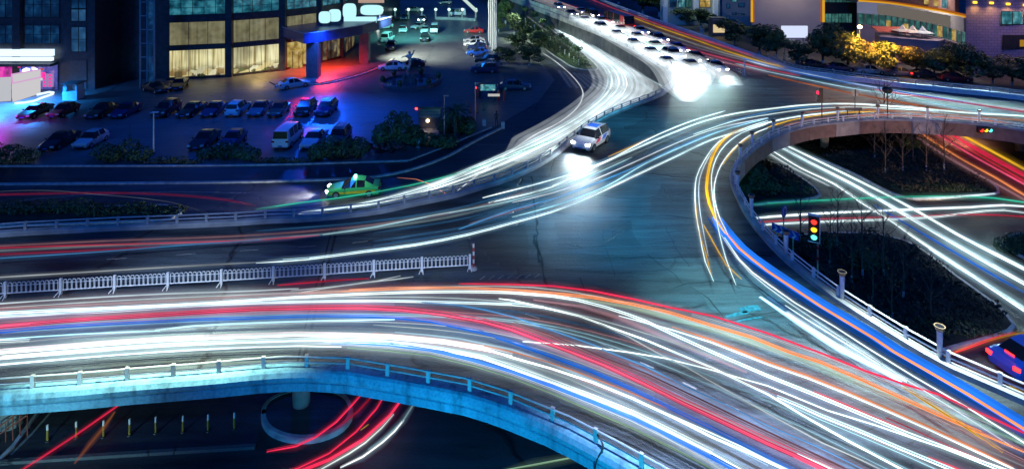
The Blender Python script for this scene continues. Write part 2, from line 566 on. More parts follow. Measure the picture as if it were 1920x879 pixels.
MB().sweep(CB, [(-0.30, 3.9), (-0.30, 4.22), (-0.24, PZ), (0.18, PZ), (0.24, 4.18), (0.24, 3.1), (-0.3, 3.1), (-0.3, 3.45), (0.02, 3.45), (0.02, 3.9)], -1).build('parapet_band', M_CONC, gb)
tip = [p for p in CB if p.y > 62 and p.x > 20 or p.y > 86]
MB().sweep(tip, [(0.03, 3.08), (0.18, 3.08), (0.18, 0.0), (0.03, 0.0)], -1).build('retaining_wall', mat('dark_wall', (.07, .075, .08), .8, var=.4, scale=.6), gb)
gc = thing('bridge_girder', 'pale kerb beam along the far right side of the elevated road', 'bridge beam')
MB().sweep(CC, [(-0.30, 3.9), (-0.30, 4.5), (-0.24, 4.56), (0.18, 4.56), (0.24, 4.5), (0.24, 0.0), (0.03, 0.0), (0.03, 3.9)], -1).build('parapet_band', M_WHITE, gc)

def arc(path):
    s = [0.0]
    for i in range(1, len(path)):
        s.append(s[-1] + (path[i] - path[i - 1]).length)
    return s
def railing(path, label, z0, anchor, step=1.83, h=0.46, rng=None, lo=0.22, post=0.12, rail=0.042, mt=None):
    mt = mt or M_RAIL
    s = arc(path)
    if anchor is not None:
        ap_ = W(anchor[0], anchor[1], PZ)
        i0 = min(range(len(path)), key=lambda i: (path[i] - ap_).length)
        s0 = s[i0] % step
    else:
        s0 = 0.3
    t = thing('railing', label, 'railing')
    for z, r in ((h, rail), (lo, rail * 0.9)):
        MB().tube([(p.x, p.y, z0 + z) for p in path[::2] + [path[-1]]], r, 6).build('handrail' if z == h else 'lower_rail', mt, t)
    pm = None
    x = s0
    j = 0
    n = 0
    while x < s[-1] and n < 100:
        while s[j + 1] < x:
            j += 1
        f = (x - s[j]) / max(1e-6, s[j + 1] - s[j])
        p = path[j].lerp(path[j + 1], f)
        d = path[j + 1] - path[j]
        if pm is None:
            o = MB().box((0, 0, (h + 0.06) / 2), (post * 1.25, post, h + 0.06)).build('post', mt, t)
            pm = o
        else:
            o = pm.copy()
            COL.objects.link(o)
            o.parent = t
        o.location = (p.x, p.y, z0 - 0.005)
        o.rotation_euler = (0, 0, math.atan2(d.y, d.x))
        x += step
        n += 1
    return t
railing(CA, 'pale blue two bar railing on the near edge of the elevated road above the street', PZ, (150, 719.5), rail=.032)
railing(CD, 'white two bar railing curving round the loop ramp on the right', PZ, (1631, 592), mt=M_WHITE)
iB = max(i for i, p in enumerate(CB) if p.y < 86)
railing(CB[:iB], 'grey two bar railing between the elevated road and the street of white trails', PZ, (164, 424))
railing([p for p in CC if p.y < 93], 'white two bar railing on the far right edge, in front of the tree row', 4.56, (1684, 159), h=0.46, lo=0.2, rail=.06)
# the tall pale screen on the far ramp
scr = thing('screen_fence', 'tall pale panelled screen fence on the far ramp beside the queue of cars', 'fence')
far = [p for p in CB[iB:]]
MB().sweep(far, [(-0.03, PZ + 0.1), (0.03, PZ + 0.1), (0.03, PZ + 1.0), (-0.03, PZ + 1.0)], -1).build('panel_sheet', mat('screen_sheet', (0.42, 0.46, 0.45), 0.5, var=0.3, scale=0.6), scr)
pm = None
for i in range(0, len(far), 3):
    if pm is None:
        pm = o = MB().box((0, 0, 0.55), (0.09, 0.09, 1.1)).build('post', M_RAIL, scr)
    else:
        o = pm.copy()
        COL.objects.link(o)
    o.location = (far[i].x, far[i].y, PZ)

# expansion joints and repairs on the deck
M_JOINT = mat('joint_rubber', (0.015, 0.016, 0.018), 0.7, var=0.4, scale=5)
def joint(pts, w, nm='expansion_joint'):
    o = stripe(pts, w, DECK + 0.005, nm)
    o.data.materials[0] = M_JOINT
joint([(556, 686), (585, 560), (604, 500), (622, 430)], 0.10)
joint([(566, 686), (598, 560), (614, 500), (632, 430)], 0.16)
SR = random.Random(9)
def seam(pts, w, nm='road_seam'):
    path = catmull([W(x, y, DECK + .005) for x, y in pts], .45)
    m = len(path)
    vs = []
    ww = w
    off = 0.0
    for i, p in enumerate(path):
        d = (path[min(i + 1, m - 1)] - path[max(i - 1, 0)]).normalized()
        off = off * .8 + SR.uniform(-.09, .09)
        ww = max(.02, w * SR.uniform(.3, 1.5))
        n = Vector((d.y, -d.x, 0))
        vs += [p + n * (off + ww / 2), p + n * (off - ww / 2)]
    o = MB().add(vs, [(2 * i, 2 * i + 1, 2 * i + 3, 2 * i + 2) for i in range(m - 1)]).build(nm, M_JOINT, fix=False)
    o['kind'] = 'structure'
for pts, w in [
 ([(995, 330), (1002, 395), (1006, 450), (1013, 500), (1028, 548)], .22), ([(1002, 440), (1012, 492)], .3),
 ([(1205, 244), (1250, 262), (1310, 276), (1372, 303)], .12), ([(1225, 330), (1290, 340), (1362, 348)], .10),
 ([(1080, 362), (1180, 372), (1270, 366), (1372, 386)], .14), ([(940, 392), (1000, 395), (1120, 409), (1240, 405), (1340, 412)], .16),
 ([(1030, 470), (1150, 462), (1290, 452), (1400, 452)], .10), ([(1130, 484), (1240, 484), (1340, 480), (1446, 478)], .18),
 ([(1262, 540), (1285, 531), (1350, 526), (1430, 540)], .16), ([(1212, 478), (1250, 505), (1282, 534)], .12),
 ([(1290, 536), (1330, 560), (1352, 588), (1370, 610)], .12), ([(1130, 430), (1135, 470), (1150, 520)], .06),
 ([(1250, 425), (1262, 460), (1290, 500)], .06), ([(1045, 285), (1034, 310), (1030, 332)], .14), ([(900, 400), (960, 384), (1010, 360)], .08),
 ([(1350, 606), (1420, 590), (1490, 576)], .14), ([(1075, 430), (1210, 436), (1340, 430)], .07), ([(1040, 505), (1150, 512), (1260, 505)], .08),
 ([(1090, 520), (1105, 560), (1140, 600)], .10), ([(1240, 700), (1290, 690), (1340, 676)], .16), ([(1130, 606), (1170, 640), (1180, 662)], .08),
 ([(1450, 735), (1500, 720), (1530, 706)], .12), ([(1620, 806), (1680, 770), (1740, 745)], .12), ([(1700, 830), (1760, 795)], .10), ([(300, 690), (330, 668), (360, 655)], .05),
 ([(860, 460), (930, 466), (1000, 462)], .06), ([(640, 470), (700, 466), (760, 468)], .05), ([(1090, 340), (1150, 352), (1230, 350)], .06), ([(1150, 205), (1230, 222), (1290, 236)], .10)]:
    seam(pts, w * .6)
# resurfaced patches, a shade apart from the road
M_PATCH_D = asphalt('patch_dark', (0.017, 0.024, 0.029), crack=.2, ripple=.5, bump=.8)
M_PATCH_L = asphalt('patch_light', (0.050, 0.064, 0.070), crack=.2, ripple=.6, bump=.9)
def patch(pts, m):
    w_ = [W(x, y, DECK + .003) for x, y in pts]
    path = []
    for i in range(len(w_)):
        a, b = w_[i], w_[(i + 1) % len(w_)]
        for t in range(6):
            path.append(a.lerp(b, t / 6) + Vector((SR.uniform(-.12, .12), SR.uniform(-.12, .12), 0)))
    o = MB().add(path, [tuple(range(len(path)))]).build('road_patch', m)
    o['kind'] = 'structure'
patch([(1040, 415), (1180, 413), (1200, 458), (1050, 468)], M_PATCH_D)
patch([(1225, 485), (1300, 482), (1340, 524), (1286, 530)], M_PATCH_L)
patch([(1296, 536), (1400, 530), (1440, 572), (1365, 606)], M_PATCH_L)
patch([(1240, 345), (1300, 350), (1296, 398), (1215, 398)], M_PATCH_D)
patch([(1105, 300), (1180, 262), (1250, 230), (1210, 222), (1130, 262)], M_PATCH_D)
patch([(1080, 590), (1150, 600), (1230, 660), (1170, 700), (1090, 650)], M_PATCH_D)
patch([(1345, 350), (1378, 360), (1392, 412), (1360, 425)], M_PATCH_D)
patch([(870, 440), (985, 420), (990, 500), (890, 500)], M_PATCH_D)
# a worn stop line and lane dashes, and cyan streaks laid on the deck by the loop
M_CYAN = mat('cyan_streak', (.02, .14, .17), .5, var=.8, scale=5)
for pts, w, m in [([(1362, 594), (1385, 588), (1402, 585)], .25, M_CYAN), ([(1388, 582), (1408, 578), (1424, 576)], .45, M_CYAN), ([(1375, 604), (1400, 598), (1430, 594)], .12, M_CYAN)]:
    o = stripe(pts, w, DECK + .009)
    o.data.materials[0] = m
for k in range(7):
    x = 900 + 17 * k
    stripe([(x, 524 - k * .6), (x + 10, 517 - k * .6)], .09, DECK + .009)
for pts in ([(1120, 640), (1150, 654)], [(1200, 678), (1226, 690)], [(1280, 716), (1306, 729)], [(1360, 756), (1386, 769)], [(1440, 795), (1466, 808)], [(985, 588), (1012, 597)], [(1060, 612), (1086, 623)]):
    stripe(pts, .08, DECK + .009)
for pts in ([(660, 455), (690, 452)], [(740, 447), (768, 443)], [(815, 436), (842, 431)], [(885, 422), (910, 416)], [(560, 463), (592, 461)], [(450, 470), (484, 468)], [(330, 478), (366, 475)], [(200, 486), (238, 484)]):
    stripe(pts, .08, DECK + .009)

# piers
PIER = None
def pier(x, y, label, r=0.42, top=3.33):
    p = W(x, y)
    t = thing('bridge_pier', label, 'bridge pier', (p.x, p.y, 0))
    MB().lathe((0, 0, 0), [(r, 0), (r, top - 0.75), (r * 1.05, top - 0.7)], 18).build('column', M_CONC, t, True)
    MB().lathe((0, 0, 0), [(r * 1.06, top - 0.69), (r * 1.8, top - 0.2), (r * 1.8, top)], 18).build('capital', M_CONC, t)
pier(565, 765, 'blue lit round column under the near beam, on the round traffic island')
pier(22, 792, 'pale column stub under the near beam at the left edge of the picture', 0.55)
pier(1546, 279, 'grey round column under the loop, left one beside the bright white trails')
pier(1712, 262, 'grey round column under the loop at the head of the red trails')
pier(1912, 282, 'grey round column under the loop at the right edge of the picture')
pier(1676, 244, 'pale lit column stub behind the loop between the two nearer columns', 0.4)
# ------------------------------------------------------------------ streaks of vehicle lights
CORE = {'W': (0.84, 1.0, 0.98), 'C': (0.45, 0.85, 1.0), 'B': (0.02, 0.20, 0.95), 'R': (1.0, 0.03, 0.10), 'P': (1.0, 0.10, 0.22), 'O': (1.0, 0.30, 0.10), 'Y': (1.0, 0.55, 0.03), 'G': (0.05, 0.75, 0.50), 'L': (0.35, 0.62, 0.40), 'V': (0.55, 0.5, 0.8), 'S': (0.75, 0.85, 0.9), 'M': (0.8, 0.4, 0.45), 'T': (0.08, 0.35, 0.75)}
NCOL = {'W': 'white', 'C': 'cyan', 'B': 'blue', 'R': 'red', 'P': 'pink red', 'O': 'orange', 'Y': 'yellow', 'G': 'green', 'L': 'pale green', 'V': 'violet', 'S': 'silvery', 'M': 'dusky pink', 'T': 'deep blue'}
def streak_mat(c, s, add=False, tint=0):
    key = 'streak_%s_%d_%d_%d' % (NCOL[c].replace(' ', '_'), int(round(s * 100)), int(add), tint)
    if key in MATS:
        return MATS[key]
    col = Vector(CORE[c])
    if tint == 1:
        col = col.lerp(Vector((1.0, .80, .55)), .35)
    elif tint == 2:
        col = col.lerp(Vector((.25, .72, 1.0)), .5)
    elif tint == 3:
        col = col.lerp(Vector((1.0, .45, .55)), .4)
    m = bpy.data.materials.new(key)
    m.use_nodes = True
    N, L = m.node_tree.nodes, m.node_tree.links
    N.remove(N['Principled BSDF'])
    out = N['Material Output']
    e = N.new('ShaderNodeEmission')
    e.inputs[0].default_value = (*col, 1)
    tc = N.new('ShaderNodeTexCoord')
    nz = N.new('ShaderNodeTexNoise')
    nz.inputs['Scale'].default_value = .22
    nz.inputs['Detail'].default_value = 4
    L.new(tc.outputs['Object'], nz.inputs['Vector'])
    mr = N.new('ShaderNodeMapRange')
    mr.inputs[1].default_value, mr.inputs[2].default_value = .3, .7
    mr.inputs[3].default_value, mr.inputs[4].default_value = s * .55, s * 1.35
    L.new(nz.outputs['Fac'], mr.inputs[0])
    L.new(mr.outputs[0], e.inputs[1])
    if add:
        m.cycles.emission_sampling = 'NONE'
        t = N.new('ShaderNodeBsdfTransparent')
        a = N.new('ShaderNodeAddShader')
        L.new(t.outputs[0], a.inputs[0])
        L.new(e.outputs[0], a.inputs[1])
        L.new(a.outputs[0], out.inputs[0])
    else:
        L.new(e.outputs[0], out.inputs[0])
    MATS[key] = m
    return m
TR = random.Random(5)
def trail(label, c, w, s, pts, z=4.62, group='light streaks of passing vehicles', flat=1.0, name='light_trail', veil=False):
    path = catmull([W(x, y, z) for x, y in pts], 1.3)
    n = len(path)
    L = arc(path)
    nr = []
    for i in range(n):
        d = (path[min(i + 1, n - 1)] - path[max(i - 1, 0)]).normalized()
        nr.append(Vector((d.y, -d.x, 0)))
    tp = [.3 + .7 * min(1.0, min(L[i], L[-1] - L[i]) / (1.2 if not veil else 6.0)) for i in range(n)]
    b = MB()
    mats = []
    def slot(m):
        if m not in mats:
            mats.append(m)
        b.mi = mats.index(m)
    if veil:
        for f in (1.0, .76, .54, .32):
            slot(streak_mat(c, s * .125, True))
            b.tube(path, [w / 2 * f * t for t in tp], 8, True, .10)
    else:
        solid = 'wide blue band' in label or 'middle of the wide blue' in label
        k = 11 if w >= .2 else (7 if w >= .13 else 3)
        if solid:
            k = 3
            slot(streak_mat(c, s))
            b.tube(path, [w * .5 * t for t in tp], 10, True, .25)
        elif k == 3:
            slot(streak_mat(c, s))
            b.tube(path, [w * .30 * t for t in tp], 6)
        elif c in 'PBROY' or s > 1.5:
            slot(streak_mat(c, round(s * .9, 2)))
            b.tube([q_ - Vector((0, 0, .03)) for q_ in path], [w * (.40 if c in 'PBROY' else .22) * t for t in tp], 8, True, .4)
        s = min(s, 2.0)
        sp_ = w * (1.25 if w >= .13 else 1.0)
        for q in range(k):
            o0 = (q - (k - 1) / 2) / max(1, k - 1) * sp_ * .95 + TR.uniform(-.15, .15) * sp_ / k
            ph = TR.uniform(0, 6)
            fr = TR.uniform(.03, .09)
            st_ = s * TR.choice((1.1, .8, .42, .9, .28, .6, .5, .2))
            if q == k // 2:
                st_ = s * 1.1
            st_ = round(st_ * 4) / 4 if st_ > .6 else round(st_ * 12) / 12
            slot(streak_mat(c, max(.06, st_), False, TR.choice((0, 0, 1, 2, 2, 3)) if c in 'WSC' else 0))
            r = sp_ / k * TR.uniform(.22, .50)
            lo = int(TR.uniform(0, .10) * n) if k > 2 else 0
            hi = n - (int(TR.uniform(0, .10) * n) if k > 2 else 0)
            pp_ = [path[i] + nr[i] * (o0 + .14 * w * math.sin(ph + L[i] * fr)) + Vector((0, 0, .02 * (q % 4))) for i in range(lo, hi)]
            if len(pp_) > 1:
                b.tube(pp_, [r * tp[i] for i in range(lo, hi)], 4)
        hs = min(.04, .022 * s)
        for f, g_ in () if solid else ((1.5, 1.0), (2.3, .6), (3.4, .35)):
            slot(streak_mat(c, round(hs * g_, 3) if hs * g_ > .01 else .01, True, 2 if c == 'W' else 0))
            b.tube(path, [(w / 2 * f + .03 * f) * t for t in tp], 8, True, .7)
    o = b.build(name, mats, smooth=True, fix=False)
    return tag(o, label, 'light streak', group)
g = 'light streaks on the lower carriageway'
LOW = [
 ('white streak under the arch fence that sweeps to the bottom right corner', 'W', .15, 2.2, [(-100, 592), (0, 587), (200, 578), (400, 568), (560, 557), (740, 549), (860, 547), (960, 549), (1035, 555), (1080, 562), (1135, 576), (1175, 589), (1210, 602), (1260, 626), (1335, 660), (1440, 705), (1515, 735), (1600, 770), (1700, 812), (1800, 850), (1880, 882), (1960, 915)]),
 ('orange red streak above the white sweep, running to the right edge', 'O', .15, 1.5, [(560, 549), (655, 545), (730, 541), (855, 540), (960, 544), (1035, 550), (1110, 557), (1185, 570), (1260, 587), (1335, 610), (1410, 632), (1478, 659), (1540, 679), (1615, 711), (1690, 745), (1765, 779), (1840, 811), (1960, 862)]),
 ('topmost red streak, starting right of the fence end post', 'R', .11, 1.2, [(860, 532), (960, 533), (1035, 536), (1110, 545), (1185, 560), (1260, 577), (1335, 592), (1440, 625), (1540, 662), (1620, 694), (1690, 718), (1765, 741), (1815, 764), (1877, 791), (1960, 830)]),
 ('broad pink red streak through the middle of the lower lanes', 'P', .30, 1.3, [(-100, 620), (0, 612), (120, 602), (240, 594), (360, 586), (480, 579), (580, 577), (680, 576), (755, 580), (830, 589), (905, 602), (960, 617), (1035, 645), (1072, 659), (1135, 684), (1210, 719), (1285, 756), (1360, 791), (1440, 829), (1490, 851), (1560, 884), (1640, 920)]),
 ('faint brown streak just under the broad pink red one', 'M', .22, .22, [(-100, 628), (0, 621), (240, 602), (480, 588), (625, 588), (755, 596), (855, 608), (960, 627), (1060, 664), (1160, 700), (1235, 731), (1310, 765), (1440, 826), (1560, 884)]),
 ('blue streak under the pink red one on the left', 'B', .16, .8, [(-100, 631), (0, 622), (120, 612), (240, 606), (360, 600), (480, 596), (605, 592), (700, 593), (805, 602), (900, 622), (1010, 659), (1110, 696), (1185, 729), (1260, 766), (1335, 803), (1440, 856), (1520, 896)]),
 ('thin blue streak above the pink red one right of centre', 'T', .07, 1.1, [(780, 566), (855, 571), (960, 593), (1035, 619), (1115, 647), (1140, 659), (1210, 686), (1285, 724), (1360, 758), (1440, 797), (1540, 840), (1620, 880)]),
 ('wide deep blue glow beside the thin blue streak', 'T', .3, .28, [(1180, 682), (1260, 720), (1335, 757), (1410, 790), (1500, 834), (1590, 874), (1640, 896)]),
 ('dusky orange streak between blue and pink red at the bottom', 'M', .26, .5, [(960, 606), (1035, 633), (1130, 674), (1210, 704), (1310, 752), (1400, 796), (1440, 815), (1560, 872), (1620, 902)]),
 ('broad white streak along the lowest lanes, widest on the left', 'W', .30, 3.2, [(-100, 667), (0, 660), (150, 648), (300, 637), (480, 630), (555, 627), (655, 629), (730, 632), (830, 641), (905, 653), (960, 666)]),
 ('white streak continuing the broad one to the bottom edge', 'W', .12, 2.4, [(700, 631), (830, 640), (905, 652), (960, 670), (1035, 691), (1110, 716), (1185, 746), (1260, 781), (1335, 819), (1410, 851), (1500, 893), (1560, 920)]),
 ('second broad white streak close below the first on the left', 'W', .22, 3.0, [(-100, 678), (0, 671), (150, 659), (300, 648), (480, 640), (600, 637), (705, 641), (830, 655), (905, 670), (960, 689), (1035, 716), (1110, 744), (1185, 774), (1260, 810), (1335, 848), (1410, 888)]),
 ('bright blue streak inside the lowest white bundle', 'B', .17, 1.5, [(620, 643), (730, 645), (830, 660), (960, 697), (1035, 723), (1110, 752), (1185, 782), (1260, 819), (1335, 857), (1400, 892)]),
 ('pale yellow streak under the bright blue one', 'S', .13, 1.3, [(480, 645), (630, 645), (730, 652), (805, 661), (960, 702), (1035, 730), (1110, 760), (1185, 792), (1285, 842), (1360, 886)]),
 ('thin yellow green streak lowest of the bundle', 'L', .07, .8, [(650, 652), (805, 666), (960, 708), (1035, 737), (1110, 770), (1185, 802), (1285, 852), (1340, 882)]),
 ('lowest thin white streak, left of the expansion joint', 'W', .11, 2.2, [(-100, 691), (0, 683), (150, 670), (300, 659), (480, 650), (560, 648), (640, 650)]),
 ('short thick white streak cut off at the left edge', 'W', .15, 1.6, [(-80, 643), (0, 640), (55, 638)]),
 ('thin cyan streak ending in a bright dot at the left', 'C', .055, 1.8, [(-80, 642), (0, 636), (150, 626), (300, 620)]),
 ('thin cyan streak ending in a bright spot near the joint', 'C', .09, 1.9, [(290, 619), (360, 611), (480, 605), (605, 601), (740, 599)]),
 ('white streak close under the arch fence', 'S', .10, .75, [(-100, 576), (0, 569), (150, 559), (300, 551), (480, 545), (560, 541)]),
 ('white streak second from the fence on the left', 'W', .13, 1.6, [(-100, 598), (0, 593), (200, 584), (375, 573), (480, 568), (605, 565), (705, 564), (805, 566), (960, 571), (1020, 576)]),
 ('violet streak between white and pink red on the left', 'V', .16, .6, [(-100, 606), (0, 599), (225, 585), (375, 577), (480, 573), (620, 571), (740, 571)]),
 ('pink streak right under the fence-side white streak', 'M', .16, .6, [(-100, 584), (0, 580), (240, 569), (400, 560), (520, 553), (640, 548)]),
 ('short red streak at the foot of the arch fence', 'R', .10, .7, [(520, 535), (620, 526), (692, 522)]),
 ('thin curved white scratch under the arch fence, upper one', 'S', .05, .9, [(545, 545), (655, 534), (705, 527), (751, 517)]),
 ('thin curved white scratch under the arch fence, lower one', 'S', .05, .8, [(565, 548), (680, 530), (740, 524), (775, 519)]),
 ('white streak starting in mid road and crossing the dark patch', 'W', .10, 2.4, [(935, 560), (960, 563), (1035, 580), (1085, 592), (1160, 619), (1210, 637), (1260, 658), (1335, 689), (1385, 713), (1440, 739), (1515, 784), (1590, 826), (1690, 879), (1740, 905)]),
 ('white streak that crosses the others at a flatter angle', 'W', .08, 2.0, [(980, 640), (1080, 647), (1180, 660), (1247, 671), (1335, 693), (1440, 723), (1552, 769), (1640, 796), (1710, 820), (1790, 846), (1900, 884)]),
 ('thin silvery streak below the crossing one', 'S', .06, .7, [(1120, 605), (1180, 632), (1230, 660), (1285, 687), (1335, 716), (1440, 775), (1540, 829), (1615, 862), (1660, 884)]),
 ('thick white and cyan streak that starts at a sharp head', 'W', .16, 3.0, [(1457, 743), (1500, 761), (1540, 779), (1615, 809), (1690, 841), (1785, 880), (1860, 912)]),
 ('cyan edge along the thick white streak with the sharp head', 'C', .10, 1.2, [(1457, 748), (1540, 786), (1615, 817), (1690, 849), (1765, 884)]),
 ('pale orange streak along the right lanes', 'O', .11, 1.2, [(1260, 612), (1335, 637), (1440, 678), (1515, 704), (1590, 734), (1665, 766), (1740, 799), (1815, 834), (1900, 876)]),
 ('white streak beside the pale orange one', 'W', .09, 1.8, [(1160, 592), (1260, 618), (1335, 642), (1440, 683), (1515, 709), (1590, 739), (1665, 771), (1740, 804), (1815, 839), (1890, 874), (1940, 898)]),
 ('wide pale green band of light under the orange red streak', 'L', .42, .42, [(1080, 559), (1185, 577), (1260, 596), (1335, 617), (1440, 650), (1520, 680), (1590, 710), (1665, 740), (1765, 770), (1840, 797), (1960, 850)]),
 ('second pale green band near the right edge', 'L', .34, .38, [(1690, 722), (1765, 752), (1840, 785), (1900, 815), (1960, 846)]),
 ('dusky pink band under the white sweep', 'M', .35, .28, [(1000, 562), (1090, 574), (1160, 595), (1230, 625), (1300, 655), (1400, 698)]),
 ('silvery streak between the green band and the red streak', 'S', .14, .9, [(1297, 590), (1360, 608), (1440, 633), (1540, 668), (1650, 712), (1765, 760), (1860, 800)]),
 ('red streak in the middle of the lower right lanes', 'R', .10, 1.1, [(1525, 733), (1590, 760), (1640, 782), (1700, 806)]),
 ('faint red dashes beyond the red streak at the lower right', 'R', .07, .55, [(1660, 782), (1720, 808), (1780, 836), (1850, 866)]),
 ('red streak at the bottom right corner', 'R', .10, 1.0, [(1740, 856), (1800, 880), (1850, 900)]),
 ('fat white burst of light sliding down the right lanes', 'C', .42, 1.7, [(1425, 556), (1460, 580), (1500, 607), (1540, 632), (1580, 658), (1640, 688), (1690, 716)]),
 ('white core beside the fat burst of light', 'W', .26, 3.0, [(1475, 585), (1520, 616), (1565, 645), (1610, 669), (1660, 694), (1700, 714)]),
 ('pale orange dashes at the end of the burst', 'Y', .16, 1.0, [(1692, 724), (1750, 760), (1800, 792), (1880, 846)]),
 ('white streak along the loop, nearest the kerb shadow', 'W', .10, 1.7, [(1358, 445), (1385, 485), (1410, 510), (1440, 532), (1490, 567), (1565, 612), (1627, 652), (1715, 706), (1815, 764), (1920, 829), (1990, 872)]),
 ('thin silvery streak beside the loop white streak', 'S', .05, 1.3, [(1352, 440), (1380, 482), (1405, 510), (1436, 536), (1480, 568), (1555, 618), (1615, 657), (1700, 712), (1800, 774), (1900, 838)]),
 ('wide blue band that runs down the inside of the loop', 'B', .86, 1.3, [(1338, 408), (1358, 438), (1383, 466), (1408, 487), (1439, 509), (1489, 543), (1539, 575), (1589, 605), (1639, 635), (1676, 660), (1739, 695), (1814, 739), (1921, 804), (1996, 850)]),
 ('thin bright streak short above the burst', 'W', .06, 2.0, [(1472, 572), (1510, 597), (1560, 628), (1650, 684)]),
 ('pale pink streak merging at the right edge', 'M', .14, .8, [(1600, 716), (1690, 757), (1765, 792), (1840, 826), (1960, 884)]),
 ('thin white streak over the silvery band at the lower right', 'W', .06, 1.6, [(1240, 770), (1335, 812), (1410, 846), (1480, 880)]),
 ('faint cyan sheen streak by the lowest lanes', 'C', .12, .35, [(740, 622), (860, 634), (960, 655), (1080, 700), (1185, 745), (1300, 800), (1440, 872)]),
 ('white thin streak left of the pink red one at the bottom', 'W', .07, 1.8, [(1495, 850), (1540, 870), (1590, 894)]),
]
for q in LOW:
    zz = 4.60
    if 'wide blue band' in q[0]:
        zz = 4.40
    elif 'band' in q[0] or 'glow' in q[0] or 'faint' in q[0] or 'fat' in q[0]:
        zz = 4.48
    v = any(k in q[0] for k in ('band of light', 'pale green band', 'dusky pink band', 'glow beside', 'faint brown', 'fat white burst', 'cyan sheen'))
    trail(q[0], q[1], q[2] * (1.7 if v else 1), q[3] * (1.3 if v else 1), q[4], z=zz, group=g, veil=v)
g = 'soft veils of light over the lower carriageway'
for q in [
 ('soft pale veil of light over the upper lanes of the lower carriageway', 'M', 2.6, .10, [(-140, 590), (0, 583), (240, 568), (480, 558), (700, 553), (900, 556), (1040, 566), (1180, 592), (1300, 628), (1440, 676), (1600, 738), (1760, 806), (1960, 896)]),
 ('soft bluish veil of light over the middle lanes of the lower carriageway', 'T', 2.6, .16, [(-140, 628), (0, 619), (240, 603), (480, 595), (700, 597), (860, 612), (1000, 646), (1130, 694), (1280, 764), (1420, 830), (1560, 900)]),
 ('soft white veil of light over the lowest lanes of the lower carriageway', 'S', 2.2, .14, [(-140, 672), (0, 662), (240, 644), (480, 634), (700, 636), (860, 652), (1000, 690), (1130, 742), (1260, 804), (1400, 872), (1480, 912)]),
 ('soft violet veil of light spreading over the right lanes', 'V', 2.4, .10, [(1150, 600), (1300, 655), (1440, 716), (1600, 786), (1760, 856), (1860, 900)]),
 ('soft teal veil of light along the inner loop lanes', 'B', 1.8, .16, [(1440, 556), (1540, 628), (1640, 692), (1760, 762), (1920, 850)]),
]:
    trail(*q, z=4.12, group=g, veil=True)
trail('orange streak down the middle of the wide blue band round the loop', 'O', .15, 1.5, [(1360, 435), (1385, 465), (1410, 486), (1440, 509), (1490, 542), (1540, 575), (1590, 605), (1640, 635), (1677, 660), (1740, 696), (1815, 739), (1920, 804), (1990, 850)], z=4.62, group=g)
g = 'light streaks round the loop and across the junction'
